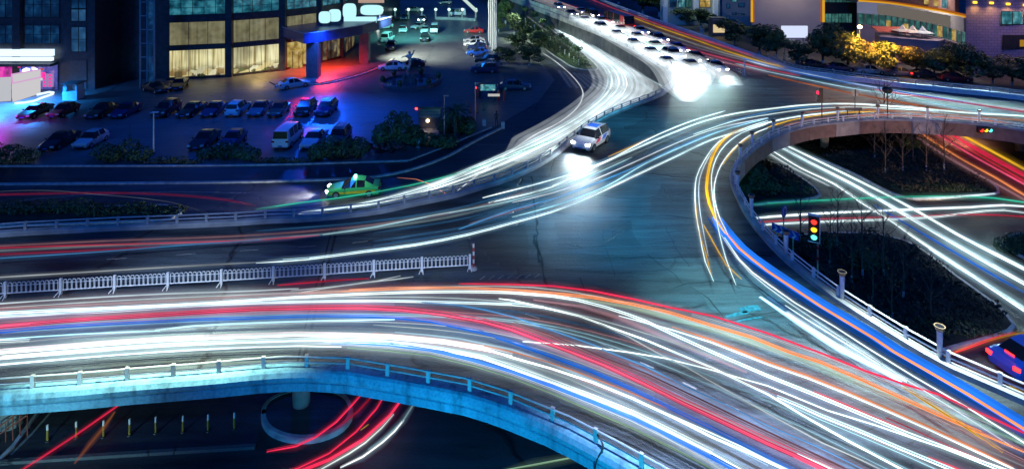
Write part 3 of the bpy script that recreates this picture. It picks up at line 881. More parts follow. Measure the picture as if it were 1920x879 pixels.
LOOP = [
 ('thick yellow streak bending down the inside of the loop', 'Y', .20, 1.6, [(1397, 240), (1370, 252), (1350, 270), (1335, 297), (1327, 330), (1325, 352), (1330, 382), (1342, 410), (1360, 437)]),
 ('leftmost pale streak of the loop bundle, ending in mid road', 'W', .08, 1.7, [(1440, 226), (1385, 245), (1347, 267), (1320, 302), (1306, 332), (1303, 360), (1305, 400), (1312, 440), (1322, 490), (1338, 527)]),
 ('inner pale streak of the loop bundle ending in mid road', 'W', .08, 1.7, [(1440, 232), (1390, 250), (1360, 272), (1343, 297), (1334, 330), (1335, 360), (1340, 395), (1348, 435), (1360, 482), (1380, 534)]),
 ('thin white streak left beside the yellow one', 'S', .06, 1.1, [(1350, 262), (1326, 300), (1312, 335), (1310, 365), (1313, 400), (1320, 440), (1328, 480)]),
 ('thin orange streak in the loop bundle ending at the crack', 'Y', .06, 1.0, [(1303, 372), (1310, 430), (1322, 470), (1335, 520)]),
 ('thin yellow streak parting from the loop bundle', 'Y', .07, 1.2, [(1318, 420), (1340, 460), (1360, 495), (1390, 523)]),
 ('white streak hugging the inside of the loop kerb', 'W', .07, 1.6, [(1440, 240), (1405, 255), (1375, 280), (1352, 310), (1340, 345), (1340, 375), (1350, 410), (1365, 440)]),
 ('short yellow streak by the cup lamps of the loop', 'Y', .08, 1.2, [(1420, 249), (1398, 262), (1372, 285), (1355, 310)]),
 ('widest white streak from the dark centre up to the loop', 'W', .13, 2.4, [(480, 492), (580, 485), (680, 472), (780, 459), (877, 440), (960, 418), (1035, 397), (1110, 367), (1185, 332), (1260, 297), (1335, 262), (1385, 247), (1440, 230), (1500, 218), (1590, 208)]),
 ('faint left end of the widest white streak', 'S', .06, .35, [(-60, 524), (0, 520), (150, 511), (300, 502), (480, 492)]),
 ('light blue streak just above the widest white one', 'C', .11, 1.2, [(960, 407), (1035, 387), (1135, 350), (1210, 307), (1310, 262), (1360, 243), (1440, 222)]),
 ('thin blue streak third from below across the junction', 'T', .09, 1.1, [(860, 430), (960, 393), (1035, 373), (1110, 346), (1185, 316), (1260, 281), (1330, 252), (1420, 225)]),
 ('silvery streak in the middle of the junction bundle', 'S', .07, 1.2, [(960, 380), (1035, 362), (1110, 338), (1185, 306), (1260, 272), (1310, 252), (1360, 237), (1440, 221)]),
 ('thick white streak with a blunt left end by the dark lanes', 'W', .15, 2.4, [(916, 380), (960, 370), (1035, 350), (1110, 315), (1185, 282), (1260, 250), (1322, 227), (1380, 213), (1440, 205), (1515, 197), (1590, 195), (1665, 199), (1740, 205), (1815, 212), (1920, 218), (2000, 226)]),
 ('second blunt ended white streak above the thick one', 'W', .12, 1.8, [(905, 371), (960, 357), (1035, 337), (1135, 303), (1185, 277), (1235, 252), (1300, 226), (1360, 208)]),
 ('cyan streak rising from the dark left lanes', 'C', .11, .85, [(605, 440), (705, 425), (805, 405), (880, 392), (960, 376), (1035, 356), (1110, 328), (1185, 295)]),
 ('dim blue left end of the rising cyan streak', 'T', .08, .55, [(-60, 488), (0, 484), (200, 471), (350, 459), (480, 450), (605, 440)]),
 ('thin red streak along the dark left lanes', 'R', .06, .45, [(-60, 468), (0, 465), (200, 459), (340, 455), (480, 450), (600, 441)]),
 ('fainter red streak under the thin red one', 'R', .05, .25, [(-60, 480), (0, 477), (200, 468), (300, 462)]),
 ('short orange streak above the junction bundle', 'Y', .08, .9, [(1140, 294), (1175, 279), (1235, 252)]),
 ('yellow streak along the top of the loop', 'Y', .10, 1.2, [(1440, 239), (1477, 227), (1530, 217), (1590, 211), (1650, 209)]),
 ('white streak second from the top along the loop', 'W', .08, 1.4, [(1300, 252), (1380, 226), (1440, 215), (1515, 205), (1590, 201), (1660, 203), (1760, 209)]),
 ('blue streak along the top of the loop', 'T', .10, .9, [(1340, 238), (1390, 222), (1440, 210), (1500, 202), (1560, 199)]),
 ('dusky orange streak over the far end of the loop', 'O', .09, .5, [(1500, 212), (1590, 205), (1700, 210), (1800, 217), (1920, 226), (2000, 235)]),
 ('orange tinged streak lowest on the loop top', 'O', .08, .7, [(1470, 236), (1520, 225), (1590, 218), (1680, 216), (1800, 222), (1920, 233)]),
]
for q in LOOP:
    trail(*q, z=4.60, group=g)
g = 'light streaks on the far right road'
FAR = [
 ('white and cyan streak along the far right road, lower one', 'C', 0.25, 1.0, [(1380, 120), (1440, 135), (1515, 150), (1590, 165), (1665, 177), (1740, 192), (1815, 207), (1900, 216)]),
 ('white streak along the far right road, upper one', 'W', 0.19, .95, [(1400, 114), (1450, 127), (1515, 140), (1615, 160), (1690, 172), (1765, 184), (1840, 195), (1920, 206), (2000, 216)]),
 ('blue streak along the far right road', 'B', 0.23, .7, [(1390, 109), (1440, 124), (1540, 146), (1640, 164), (1740, 181), (1840, 197)]),
 ('pink streak along the far right road', 'P', 0.16, .5, [(1640, 168), (1700, 178), (1765, 187), (1840, 198), (1920, 210), (2000, 222)]),
 ('dusky orange streak nearest the bare part of the far road', 'O', 0.16, .42, [(1440, 141), (1515, 158), (1590, 174), (1665, 188), (1740, 201), (1840, 214)]),
 ('yellow streak climbing away up the far road', 'Y', 0.40, .55, [(1160, 22), (1210, 42), (1260, 60), (1310, 77), (1360, 95), (1440, 119), (1470, 126)]),
 ('pink streak climbing away up the far road', 'P', 0.31, .42, [(1022, -2), (1110, 24), (1172, 49), (1235, 75), (1310, 97), (1385, 117), (1440, 130), (1500, 142)]),
 ('second pink streak beside the bus on the far road', 'M', 0.46, .42, [(1000, -4), (1080, 20), (1165, 52), (1240, 82), (1310, 104), (1390, 126), (1440, 137)]),
 ('dim violet band along the far road', 'V', 0.54, .22, [(1180, 45), (1250, 72), (1320, 94), (1400, 115), (1450, 128)]),
 ('red streak highest on the far road', 'P', 0.28, .45, [(1100, -4), (1150, 16), (1200, 34), (1260, 55), (1340, 82), (1410, 104)]),
 ('silvery streak along the far road', 'S', 0.25, .40, [(1200, 48), (1270, 72), (1350, 98), (1420, 116), (1470, 127)]),
]
for q in FAR:
    trail(*q, z=4.6, group=g, veil='band' in q[0])
g = 'white light streaks sweeping down the street on the left of the bridge'
base = [(985, 12), (1047, 60), (1085, 90), (1122, 117), (1138, 138), (1140, 158), (1130, 178), (1108, 198), (1080, 219), (1035, 245), (960, 281), (880, 316), (805, 346), (730, 368), (655, 386), (560, 400)]
far_pts = [(1055, 45), (1110, 85), (1150, 115), (1180, 136), (1190, 156), (1185, 176), (1150, 203), (1105, 236), (1060, 262), (1000, 291), (930, 322), (860, 346), (790, 366), (720, 382), (650, 392), (560, 402)]
names = ['outermost', 'second', 'third', 'fourth', 'fifth', 'sixth', 'seventh', 'eighth']
for i in range(8):
    t = i / 7.0
    j = random.uniform(-.02, .02)
    cutn = [14, 16, 13, 15, 12, 15, 11, 13][i]
    pts = [(a[0] + (b[0] - a[0]) * (t + j), a[1] + (b[1] - a[1]) * (t + j)) for a, b in zip(base, far_pts)][:cutn]
    trail('%s white streak, counted from the car park, in the sweep beside the bridge' % names[i], 'W', [.13, .2, .12, .22, .16, .2, .14, .18][i], [1.3, 1.7, .9, 1.9, 1.2, 1.6, 1.2, 1.0][i], pts, z=0.62 + 0.03 * (i % 3), group=g)
STREET = [
 ('straight white streak running on to the railing tip, upper', 'W', .16, 1.1, [(1040, 30), (1090, 70), (1135, 100), (1185, 132), (1247, 165)]),
 ('straight white streak running on to the railing tip, lower', 'W', .16, 1.1, [(1030, 32), (1080, 74), (1125, 106), (1170, 134), (1225, 172)]),
 ('broad pale streak far up the street', 'W', 1.8, 1.3, [(960, 2), (1010, 30), (1060, 62), (1110, 100)]),
 ('second broad pale streak far up the street', 'W', 2.2, 1.3, [(985, -4), (1040, 22), (1090, 50), (1130, 76)]),
 ('faint straight streak along the verge of young trees', 'S', .2, .42, [(950, -2), (1000, 40), (1045, 72), (1095, 106)]),
 ('green streak along the street beside the taxi', 'G', .13, 1.0, [(480, 393), (555, 382), (655, 369), (730, 356), (805, 340), (880, 319), (960, 291), (1010, 272), (1060, 253)]),
 ('orange arc behind the taxi', 'O', .30, .75, [(745, 333), (780, 336), (805, 345), (825, 357), (840, 365)]),
 ('short orange dash under the orange arc', 'Y', .06, .8, [(755, 349), (775, 352), (792, 358)]),
 ('long thin white thread of a motorcycle lamp looping over the street', 'S', .09, 1.2, [(1018, 100), (1042, 116), (1070, 140), (1090, 165), (1093, 180), (1080, 205), (1045, 232), (1000, 255), (950, 290), (900, 325), (857, 358)]),
 ('faint beige streak dipping across the left street', 'S', .10, .12, [(-60, 362), (50, 357), (110, 358), (175, 364), (250, 370), (325, 380), (375, 395)]),
 ('faint red streak along the left street', 'R', .04, .08, [(-60, 367), (0, 365), (150, 362), (300, 364), (425, 375), (480, 386)]),
]
for q in STREET:
    trail(*q, z=0.66, group='light streaks in the street left of the bridge', veil='broad pale' in q[0] or 'orange arc' in q[0] or 'faint beige' in q[0])
trail('soft white veil of light filling the street beside the bridge', 'S', 8.0, .7, [(1000, 5), (1050, 45), (1100, 88), (1145, 128), (1160, 160), (1130, 196), (1070, 240), (960, 300)], z=.14, group='light streaks in the street left of the bridge', veil=True)
trail('second soft veil of light, nearer the railing tip', 'S', 6.0, .6, [(1080, 70), (1140, 108), (1190, 140), (1205, 160), (1180, 186), (1110, 226)], z=.2, group='light streaks in the street left of the bridge', veil=True)
g = 'light streaks on the street under the loop'
UNDER = [
 ('broad white streak of the right street, uppermost', 'W', 0.31, 2.2, [(1440, 256), (1470, 271), (1540, 305), (1615, 342), (1690, 380), (1752, 415), (1795, 440), (1920, 505), (2000, 548)]),
 ('bluish white streak second on the right street', 'C', 0.25, 1.6, [(1430, 260), (1466, 277), (1530, 312), (1600, 347), (1672, 385), (1730, 420), (1780, 450), (1850, 490), (1930, 534)]),
 ('broad white streak third on the right street', 'W', 0.37, 2.6, [(1428, 258), (1459, 274), (1515, 304), (1590, 342), (1652, 377), (1702, 407), (1762, 442), (1840, 487), (1920, 532), (2000, 576)]),
 ('blue streak between the white ones on the right street', 'B', 0.19, .9, [(1640, 385), (1700, 420), (1760, 455), (1840, 502), (1920, 548)]),
 ('white streak fourth on the right street', 'W', 0.25, 2.2, [(1425, 268), (1445, 280), (1502, 315), (1565, 345), (1615, 380), (1665, 410), (1710, 442), (1790, 495), (1865, 545), (1920, 582), (1980, 622)]),
 ('short white streak ending by the dark bushes', 'W', 0.14, 1.4, [(1420, 274), (1440, 287), (1490, 317), (1555, 349)]),
 ('white streak starting half way down the right street', 'W', 0.22, 2.0, [(1742, 466), (1790, 497), (1860, 540), (1940, 590)]),
 ('thin white streak far right of the bundle', 'W', 0.16, 1.5, [(1760, 420), (1815, 450), (1892, 488), (1960, 522)]),
 ('orange and red streak leftmost of the red bundle', 'O', 0.23, 1.0, [(1690, 226), (1720, 245), (1765, 275), (1815, 305), (1865, 332), (1920, 365), (1980, 398)]),
 ('pink red streak second in the red bundle', 'P', 0.23, 1.0, [(1715, 228), (1745, 244), (1815, 287), (1865, 315), (1920, 345), (1990, 385)]),
 ('thin red streak third in the red bundle', 'R', 0.16, .9, [(1730, 230), (1755, 244), (1820, 282), (1900, 328), (1970, 368)]),
 ('red streak fourth in the red bundle', 'R', 0.25, 1.1, [(1745, 230), (1772, 245), (1840, 287), (1920, 330), (1990, 370)]),
 ('thick orange streak on top of the red bundle', 'Y', 0.37, 1.1, [(1765, 232), (1790, 246), (1840, 273), (1920, 317), (1990, 356)]),
 ('thick red streak under the thick orange one', 'R', 0.31, 1.1, [(1772, 242), (1802, 262), (1850, 288), (1920, 326), (1990, 366)]),
 ('pink faint streak lowest in the red bundle', 'M', 0.25, .5, [(1720, 258), (1765, 288), (1820, 320), (1880, 352), (1940, 386)]),
 ('green streak crossing the right street', 'G', 0.20, 1.0, [(1400, 384), (1440, 382), (1565, 375), (1690, 370), (1790, 369), (1865, 372), (1920, 380), (1980, 392)]),
 ('white streak below the green one, with bright beads', 'W', 0.20, 2.0, [(1405, 410), (1440, 407), (1565, 399), (1690, 394), (1760, 391), (1815, 389), (1885, 385), (1940, 388)]),
 ('lowest white streak crossing the right street', 'W', 0.16, 1.9, [(1410, 424), (1440, 421), (1565, 415), (1690, 411), (1765, 406), (1815, 399), (1885, 394), (1950, 402)]),
 ('dim red streak crossing between the two white ones', 'R', 0.11, .5, [(1410, 417), (1500, 412), (1665, 407), (1840, 402), (1920, 406), (1980, 410)]),
 ('white glint along the island kerb', 'W', 0.16, 1.6, [(1712, 372), (1760, 371), (1800, 369), (1866, 363)]),
 ('red streak in front of the blue car', 'R', 0.16, 1.2, [(1780, 664), (1822, 648), (1852, 637), (1902, 624)]),
 ('thin yellow streak above the red one by the blue car', 'Y', 0.08, .4, [(1770, 668), (1800, 655), (1840, 641), (1905, 625), (1950, 622)]),
 ('orange glint under the railing at the right edge', 'Y', 0.19, .9, [(1892, 724), (1906, 731), (1930, 744)]),
]
for q in UNDER:
    trail(*q, z=0.64, group=g)
g = 'light streaks on the street under the near beam'
BELOW = [
 ('red streak leaving under the beam, leftmost curve', 'R', .08, 1.0, [(690, 722), (680, 736), (660, 759), (630, 791), (592, 819), (555, 836), (500, 846)]),
 ('dim red streak beside the leftmost curve', 'R', .08, .25, [(708, 724), (698, 742), (670, 772), (630, 802)]),
 ('red streak leaving under the beam, middle curve', 'R', .07, 1.0, [(735, 722), (721, 740), (705, 766), (667, 809), (617, 849), (560, 876), (520, 890)]),
 ('thickest red streak leaving under the beam', 'R', .14, 1.5, [(768, 726), (755, 745), (730, 779), (680, 824), (617, 861), (567, 881), (520, 900)]),
 ('white streak along the thickest red one', 'W', .09, .9, [(738, 776), (715, 802), (685, 829), (655, 849), (600, 880), (570, 893)]),
 ('white streak outermost under the beam, ending blunt', 'W', .08, 1.3, [(757, 787), (740, 808), (717, 829), (680, 856), (638, 876)]),
 ('dim cyan streak above the outermost white one', 'C', .06, .3, [(790, 735), (780, 750), (755, 789), (717, 824), (690, 842)]),
 ('red streak crossing the bottom left corner', 'R', .06, .9, [(232, 745), (220, 761), (180, 789), (137, 819), (85, 853), (42, 880), (10, 898)]),
 ('dim orange streak in the bottom left corner', 'O', .06, .16, [(215, 772), (195, 800), (170, 830), (140, 868)]),
 ('pale yellow streak at the bottom under the beam', 'L', .10, .6, [(940, 882), (1000, 871), (1085, 855), (1120, 846)]),
 ('short amber dash between the red curves', 'Y', .04, .7, [(676, 806), (684, 800), (691, 795)]),
]
for q in BELOW:
    trail(*q, z=0.6, group=g)

g = 'soft veils of headlamp light over the queue'
for q in [
 ('soft pale veil of headlamp light along the left lane of the queue', 'S', 5.5, .95, [(1075, 30), (1130, 56), (1195, 90), (1250, 122), (1275, 150), (1290, 190)]),
 ('soft pale veil of headlamp light along the middle of the queue', 'S', 5.5, .95, [(1095, 30), (1165, 62), (1230, 94), (1290, 128), (1320, 160)]),
 ('soft pale veil of headlamp light along the right lane of the queue', 'S', 4.5, .8, [(1130, 38), (1200, 66), (1270, 98), (1340, 134), (1385, 160)]),
]:
    trail(*q, z=5.0, group=g, veil=True)
for i_ in range(9):
    a_ = (i_ - 4) * 3.2
    trail(['first', 'second', 'third', 'fourth', 'fifth', 'sixth', 'seventh', 'eighth', 'ninth'][i_] + ' thin silvery strand from the left in the broad upper road beyond the queue', 'S', .13, .55, [(1010 + a_ * 1.5, -4), (1060 + a_ * 1.6, 16), (1120 + a_ * 1.8, 42 - a_ * .3), (1190 + a_ * 2.0, 76 - a_ * .5), (1260 + a_ * 2.4, 112 - a_ * .7)][: 5 if i_ % 2 else 4], z=4.75, group='thin strands of light over the queue')

# hair thin strands between the broad streaks
top_ = [(-140, 576), (0, 572), (240, 556), (480, 546), (700, 540), (860, 537), (1000, 541), (1130, 560), (1260, 592), (1400, 636), (1540, 686), (1680, 742), (1820, 804), (1960, 868)]
bot_ = [(-140, 690), (0, 684), (240, 664), (480, 652), (700, 650), (860, 668), (960, 694), (1060, 734), (1150, 778), (1240, 826), (1320, 872), (1390, 912), (1450, 950), (1520, 990)]
for i_ in range(14):
    t_ = (i_ + TR.uniform(.1, .9)) / 14
    c_ = TR.choice('WCMPMOTSVCWL')
    a_, b_ = TR.choice((0, 0, 1, 2, 4)), TR.choice((9, 11, 13, 14, 14))
    pts_ = [(p[0] * (1 - t_) + q_[0] * t_, p[1] * (1 - t_) + q_[1] * t_ + 5 * math.sin(k_ * .7 + i_)) for k_, (p, q_) in enumerate(zip(top_, bot_))][a_:b_]
    trail('hair thin %s strand among the broad streaks of the lower carriageway' % NCOL[c_], c_, TR.uniform(.025, .05), TR.uniform(.25, .8), pts_, z=4.56, group='hair thin strands of light on the lower carriageway')
ta_ = [(-60, 452), (200, 440), (480, 430), (700, 412), (880, 382), (1010, 340), (1130, 296), (1240, 250), (1340, 214), (1460, 196)]
tb_ = [(-60, 526), (200, 512), (480, 496), (700, 470), (880, 442), (1010, 406), (1130, 360), (1250, 304), (1350, 254), (1460, 224)]
for i_ in range(9):
    t_ = (i_ + TR.uniform(.1, .9)) / 9
    c_ = TR.choice('CTSCWTM')
    a_, b_ = TR.choice((0, 2, 3, 4)), TR.choice((6, 8, 10, 10))
    pts_ = [(p[0] * (1 - t_) + q_[0] * t_, p[1] * (1 - t_) + q_[1] * t_) for p, q_ in zip(ta_, tb_)][a_:b_]
    trail('hair thin %s strand across the junction and the dark left lanes' % NCOL[c_], c_, TR.uniform(.025, .045), TR.uniform(.10, .35), pts_, z=4.56, group='hair thin strands of light across the junction')
# ------------------------------------------------------------------ vehicles
def paint(name, c, rough=0.28):
    return mat(name, c, rough, var=0.06, scale=1.0, coat=0.6, spec=0.6)
PAINT = {'black': paint('paint_black', (0.012, 0.013, 0.016)), 'white': paint('paint_white', (0.70, 0.71, 0.72)), 'silver': paint('paint_silver', (0.42, 0.43, 0.45)), 'grey': paint('paint_grey', (0.14, 0.15, 0.17)), 'dark red': paint('paint_dark_red', (0.16, 0.012, 0.018)), 'red': paint('paint_red', (0.55, 0.02, 0.02)), 'blue': paint('paint_blue', (0.02, 0.12, 0.6)), 'dark blue': paint('paint_dark_blue', (0.015, 0.03, 0.10)), 'green': paint('paint_green', (0.06, 0.55, 0.14)), 'brown': paint('paint_brown', (0.10, 0.06, 0.04))}
M_HEAD = emit('headlamp_lit', (1.0, 0.97, 0.9), 30.0)
M_TAIL = emit('taillamp_lit', (1.0, 0.02, 0.02), 6.0)
M_UNDER = mat('underbody', (0.01, 0.01, 0.011), 0.8)
SHAPES = {
 'sedan': dict(st=[(-2.30, .30, .52, .58, .56, .64, .50), (-2.20, .22, .62, .69, .74, .83, .64), (-1.60, .20, .73, .81, .80, .89, .72), (-0.95, .20, .85, .94, .82, .90, .70), (-0.22, .20, .90, 1.39, .82, .90, .57), (0.24, .20, .91, 1.45, .82, .90, .60), (0.32, .20, .91, 1.45, .82, .90, .60), (1.02, .20, .93, 1.38, .82, .90, .57), (1.72, .20, .95, 1.02, .82, .89, .64), (2.16, .22, .93, .98, .78, .86, .64), (2.30, .32, .60, .66, .62, .72, .52)],
   ws=(3,), rw=(7,), side=(3, 4, 6), wheel=(-1.42, 1.38, .32), head=(-2.20, .63), tail=(2.20, .80)),
 'suv': dict(st=[(-2.25, .34, .66, .74, .60, .70, .56), (-2.14, .28, .80, .88, .78, .87, .70), (-1.55, .26, .92, 1.00, .84, .92, .76), (-1.00, .26, .98, 1.08, .85, .93, .74), (-0.42, .26, 1.03, 1.60, .85, .93, .62), (0.20, .26, 1.04, 1.69, .85, .93, .65), (0.28, .26, 1.04, 1.69, .85, .93, .65), (1.20, .26, 1.06, 1.66, .85, .93, .64), (1.86, .26, 1.08, 1.58, .84, .92, .60), (2.18, .28, 1.02, 1.10, .80, .88, .70), (2.26, .36, .66, .72, .66, .76, .60)],
   ws=(3,), rw=(8,), side=(3, 4, 6, 7), wheel=(-1.38, 1.36, .36), head=(-2.14, .82), tail=(2.16, .98)),
 'hatch': dict(st=[(-1.95, .30, .54, .60, .54, .62, .50), (-1.86, .24, .66, .73, .72, .80, .64), (-1.35, .22, .78, .86, .76, .84, .68), (-0.85, .22, .86, .96, .78, .85, .66), (-0.20, .22, .91, 1.42, .78, .85, .55), (0.22, .22, .92, 1.48, .78, .85, .58), (0.30, .22, .92, 1.48, .78, .85, .58), (1.15, .22, .95, 1.44, .78, .85, .56), (1.72, .24, .96, 1.04, .76, .83, .62), (1.90, .30, .84, .88, .70, .78, .58)],
   ws=(3,), rw=(7,), side=(3, 4, 6), wheel=(-1.20, 1.22, .30), head=(-1.86, .68), tail=(1.82, .86)),
 'van': dict(st=[(-2.42, .34, .70, .84, .64, .74, .62), (-2.34, .30, .90, 1.04, .80, .86, .76), (-2.00, .28, 1.10, 1.22, .84, .89, .78), (-1.40, .28, 1.14, 1.92, .84, .90, .70), (-0.60, .28, 1.14, 2.02, .84, .90, .72), (-0.50, .28, 1.14, 2.02, .84, .90, .72), (0.55, .28, 1.14, 2.04, .84, .90, .72), (0.65, .28, 1.14, 2.04, .84, .90, .72), (1.80, .28, 1.14, 2.02, .84, .90, .72), (2.32, .28, 1.14, 1.96, .84, .90, .70), (2.44, .30, 1.10, 1.22, .82, .88, .80), (2.50, .36, .62, .70, .74, .80, .70)],
   ws=(2,), rw=(9,), side=(2, 3, 5, 7), wheel=(-1.55, 1.45, .34), head=(-2.32, .88), tail=(2.42, .98)),
 'bus': dict(st=[(-5.2, .40, 1.0, 1.15, 1.10, 1.18, 1.10), (-5.1, .36, 1.25, 1.40, 1.14, 1.22, 1.14), (-4.95, .36, 1.30, 2.80, 1.14, 1.24, 1.06), (-3.2, .36, 1.30, 3.00, 1.14, 1.24, 1.06), (-3.0, .36, 1.30, 3.00, 1.14, 1.24, 1.06), (-0.2, .36, 1.30, 3.00, 1.14, 1.24, 1.06), (0.0, .36, 1.30, 3.00, 1.14, 1.24, 1.06), (3.0, .36, 1.30, 3.00, 1.14, 1.24, 1.06), (4.9, .36, 1.30, 2.92, 1.14, 1.24, 1.06), (5.15, .40, 1.2, 1.4, 1.10, 1.20, 1.05)],
   ws=(1,), rw=(8,), side=(2, 4, 6), wheel=(-3.2, 3.1, .48), head=(-5.1, .85), tail=(5.1, 1.0)),
}
PROTO = {}
def car_proto(kind):
    sh = SHAPES[kind]
    st = sh['st']
    rings = []
    for y, zb, zs, zt, wb, ws, wt in st:
        zm = zb + (zs - zb) * 0.45
        r = [(wb, zb), (ws, zm), (ws * .985, zs), (wt, zt)]
        rings.append([(a, y, z) for a, z in r] + [(-a, y, z) for a, z in reversed(r)])
    def q(i, e):
        return [rings[i][e], rings[i][(e + 1) % 8], rings[i + 1][(e + 1) % 8], rings[i + 1][e]]
    body = MB()
    panes = {'windscreen': MB(), 'rear_window': MB(), 'side_window': [MB(), MB()]}
    for i in range(len(st) - 1):
        for e in range(8):
            v = q(i, e)
            if e == 3 and i in sh['ws']:
                panes['windscreen'].quad(*v)
            elif e == 3 and i in sh['rw']:
                panes['rear_window'].quad(*v)
            elif e in (2, 4) and i in sh['side']:
                panes['side_window'][0 if e == 2 else 1].quad(*v)
            else:
                body.quad(*v)
    body.add(rings[0], [tuple(range(8))])
    body.add(rings[-1], [tuple(range(8))])
    y0, y1 = st[0][0], st[-1][0]
    root = thing('parked_car', 'car', 'car')
    root.name = 'parked_car'
    b = body.build('body', PAINT['white'], root)
    bm = bmesh.new()
    bm.from_mesh(b.data)
    bmesh.ops.remove_doubles(bm, verts=bm.verts, dist=1e-4)
    bmesh.ops.recalc_face_normals(bm, faces=bm.faces)
    bm.to_mesh(b.data)
    bm.free()
    panes['windscreen'].build('windscreen', M_GLASS, root)
    panes['rear_window'].build('rear_window', M_GLASS, root)
    for p in panes['side_window']:
        p.build('side_window', M_GLASS, root)
    wy0, wy1, wr = sh['wheel']
    wx = st[len(st) // 2][5] - 0.09
    wm = rm = None
    for sx in (-1, 1):
        for wy in (wy0, wy1):
            if wm is None:
                wm = w = MB().cyl((-0.11, 0, 0), (0.11, 0, 0), wr, n=16).build('wheel', M_TYRE, root)
                rm = MB().cyl((-0.118, 0, 0), (0.118, 0, 0), wr * .6, n=12).build('rim', M_RIM, w)
            else:
                w = wm.copy()
                COL.objects.link(w)
                r = rm.copy()
                COL.objects.link(r)
                r.parent = w
            w.location = (sx * wx, wy, wr)
    hy, hz = sh['head']
    ty, tz = sh['tail']
    hw = st[1][5]
    tw = st[-2][5]
    for sx in (-1, 1):
        MB().box((sx * (hw - .17), hy - 0.02, hz - .04), (.34, .20, .15), rz=sx * 0.35).build('headlight', M_LENS, root)
        MB().box((sx * (tw - .14), ty + 0.03, tz - .04), (.30, .16, .17), rz=-sx * 0.25).build('taillight', M_TAILOFF, root)
        MB().box((sx * (st[3][5] + .09), st[3][0] + .28, st[3][2] + .10), (.20, .10, .14)).build('mirror', M_BLACK, root)
    MB().box((0, y0 - 0.012, .42), (.46, .02, .13)).build('number_plate', M_PLATE, root)
    MB().box((0, y1 + 0.012, .46), (.46, .02, .13)).build('number_plate', M_PLATE, root)
    MB().box((0, y0 + .06, .36), (1.1, .14, .14)).build('grille', M_BLACK, root)
    if kind == 'suv':
        for sx in (-1, 1):
            MB().tube([(sx * .58, -.3, 1.70), (sx * .6, .3, 1.76), (sx * .58, 1.6, 1.69)], .025, 6).build('roof_rail', M_STEEL, root)
    return root
USED = set()
def car(kind, pos, rz, col, label, group=None, lit=False, tail=False, cat='car', name=None, sc=1.0):
    if kind not in PROTO:
        PROTO[kind] = car_proto(kind)
    if kind not in USED:
        o = PROTO[kind]
        USED.add(kind)
    else:
        o = copy_tree(PROTO[kind])
        for k in ('group',):
            if k in o:
                del o[k]
    o.name = name or {'bus': 'city_bus', 'van': 'parked_van'}.get(kind, 'parked_car')
    o.location = pos
    o.rotation_euler = (0, 0, rz)
    o.scale = (sc, sc, sc)
    tag(o, label, cat, group)
    for ch in o.children:
        base = ch.name.split('.')[0]
        if base == 'body':
            ch.material_slots[0].link = 'OBJECT'
            ch.material_slots[0].material = PAINT[col]
        elif base == 'headlight':
            ch.material_slots[0].link = 'OBJECT'
            ch.material_slots[0].material = M_HEAD if lit else M_LENS
        elif base == 'taillight':
            ch.material_slots[0].link = 'OBJECT'
            ch.material_slots[0].material = M_TAIL if tail else M_TAILOFF
    return o
def beam(pos, rz, power, down=0.10, size=70, blend=0.6, color=(1, .98, .93), name='headlamp_beam'):
    l = bpy.data.lights.new(name, 'SPOT')
    l.energy = power
    l.spot_size = math.radians(size)
    l.spot_blend = blend
    l.color = color
    l.shadow_soft_size = 0.12
    o = bpy.data.objects.new(name, l)
    COL.objects.link(o)
    o.location = pos
    d = Vector((math.sin(rz), -math.cos(rz), -down)).normalized()
    o.rotation_euler = d.to_track_quat('-Z', 'Y').to_euler()
    return o

R = math.radians
gp = 'cars parked in the two rows facing the street'
rows = [
 ('sedan', 66, 217, 'black', 'black sedan at the left end of the far parking row, near the neon shop', 2, 0),
 ('hatch', 119, 216, 'dark red', 'dark red car second from the left in the far parking row', -2, 0),
 ('sedan', 191, 216, 'black', 'black sedan right of the first gap in the far parking row', 2, 0),
 ('sedan', 236, 215, 'dark blue', 'dark sedan with glossy tail, left of the white lamp post in the far row', 0, 0),
 ('suv', 312, 214, 'black', 'black car right behind the white lamp post in the far parking row', 1, 0),
 ('sedan', 360, 214, 'black', 'black sedan below the lit corner window of the hotel', -2, 0),
 ('sedan', 402, 213, 'dark blue', 'dark blue sedan left of the white estate car in the far row', 0, 0),
 ('suv', 447, 212, 'white', 'white estate car parked tail out in the far parking row', 181, 0),
 ('sedan', 487, 212, 'grey', 'grey blue sedan right of the white estate car', 2, 0),
 ('hatch', 523, 214, 'brown', 'small dull brown car between grey sedan and black off-roader', 0, 0),
 ('suv', 573, 212, 'black', 'black off-roader beside the magenta light on the ground', 1, 0),
 ('suv', 612, 212, 'dark blue', 'dark off-roader at the right end of the far parking row', -2, 0),
 ('sedan', 112, 273, 'black', 'black sedan at the left end of the near parking row', 2, 0),
 ('hatch', 171, 271, 'silver', 'silver hatchback beside the black sedan in the near parking row', -1, 0),
 ('sedan', 384, 271, 'black', 'black sedan left in the middle pair of the near row, by the dark hedge', 2, 0),
 ('hatch', 437, 271, 'dark blue', 'dark car half hidden by the hedge in the middle of the near row', 0, 0),
 ('sedan', 589, 270, 'silver', 'grey sedan between the white van and the big dark bush', -1, 0),
 ('suv', 636, 267, 'black', 'black off-roader half hidden by the big dark bush', 0, 0),
]
for kind, x, y, c, lab, a, _ in rows:
    car(kind, W(x, y), R(a), c, lab, gp)
car('van', W(541, 268), R(179), 'white', 'white minibus parked tail out at the street edge of the car park', gp, cat='van')
gp = 'cars parked nose out beside the flagpoles'
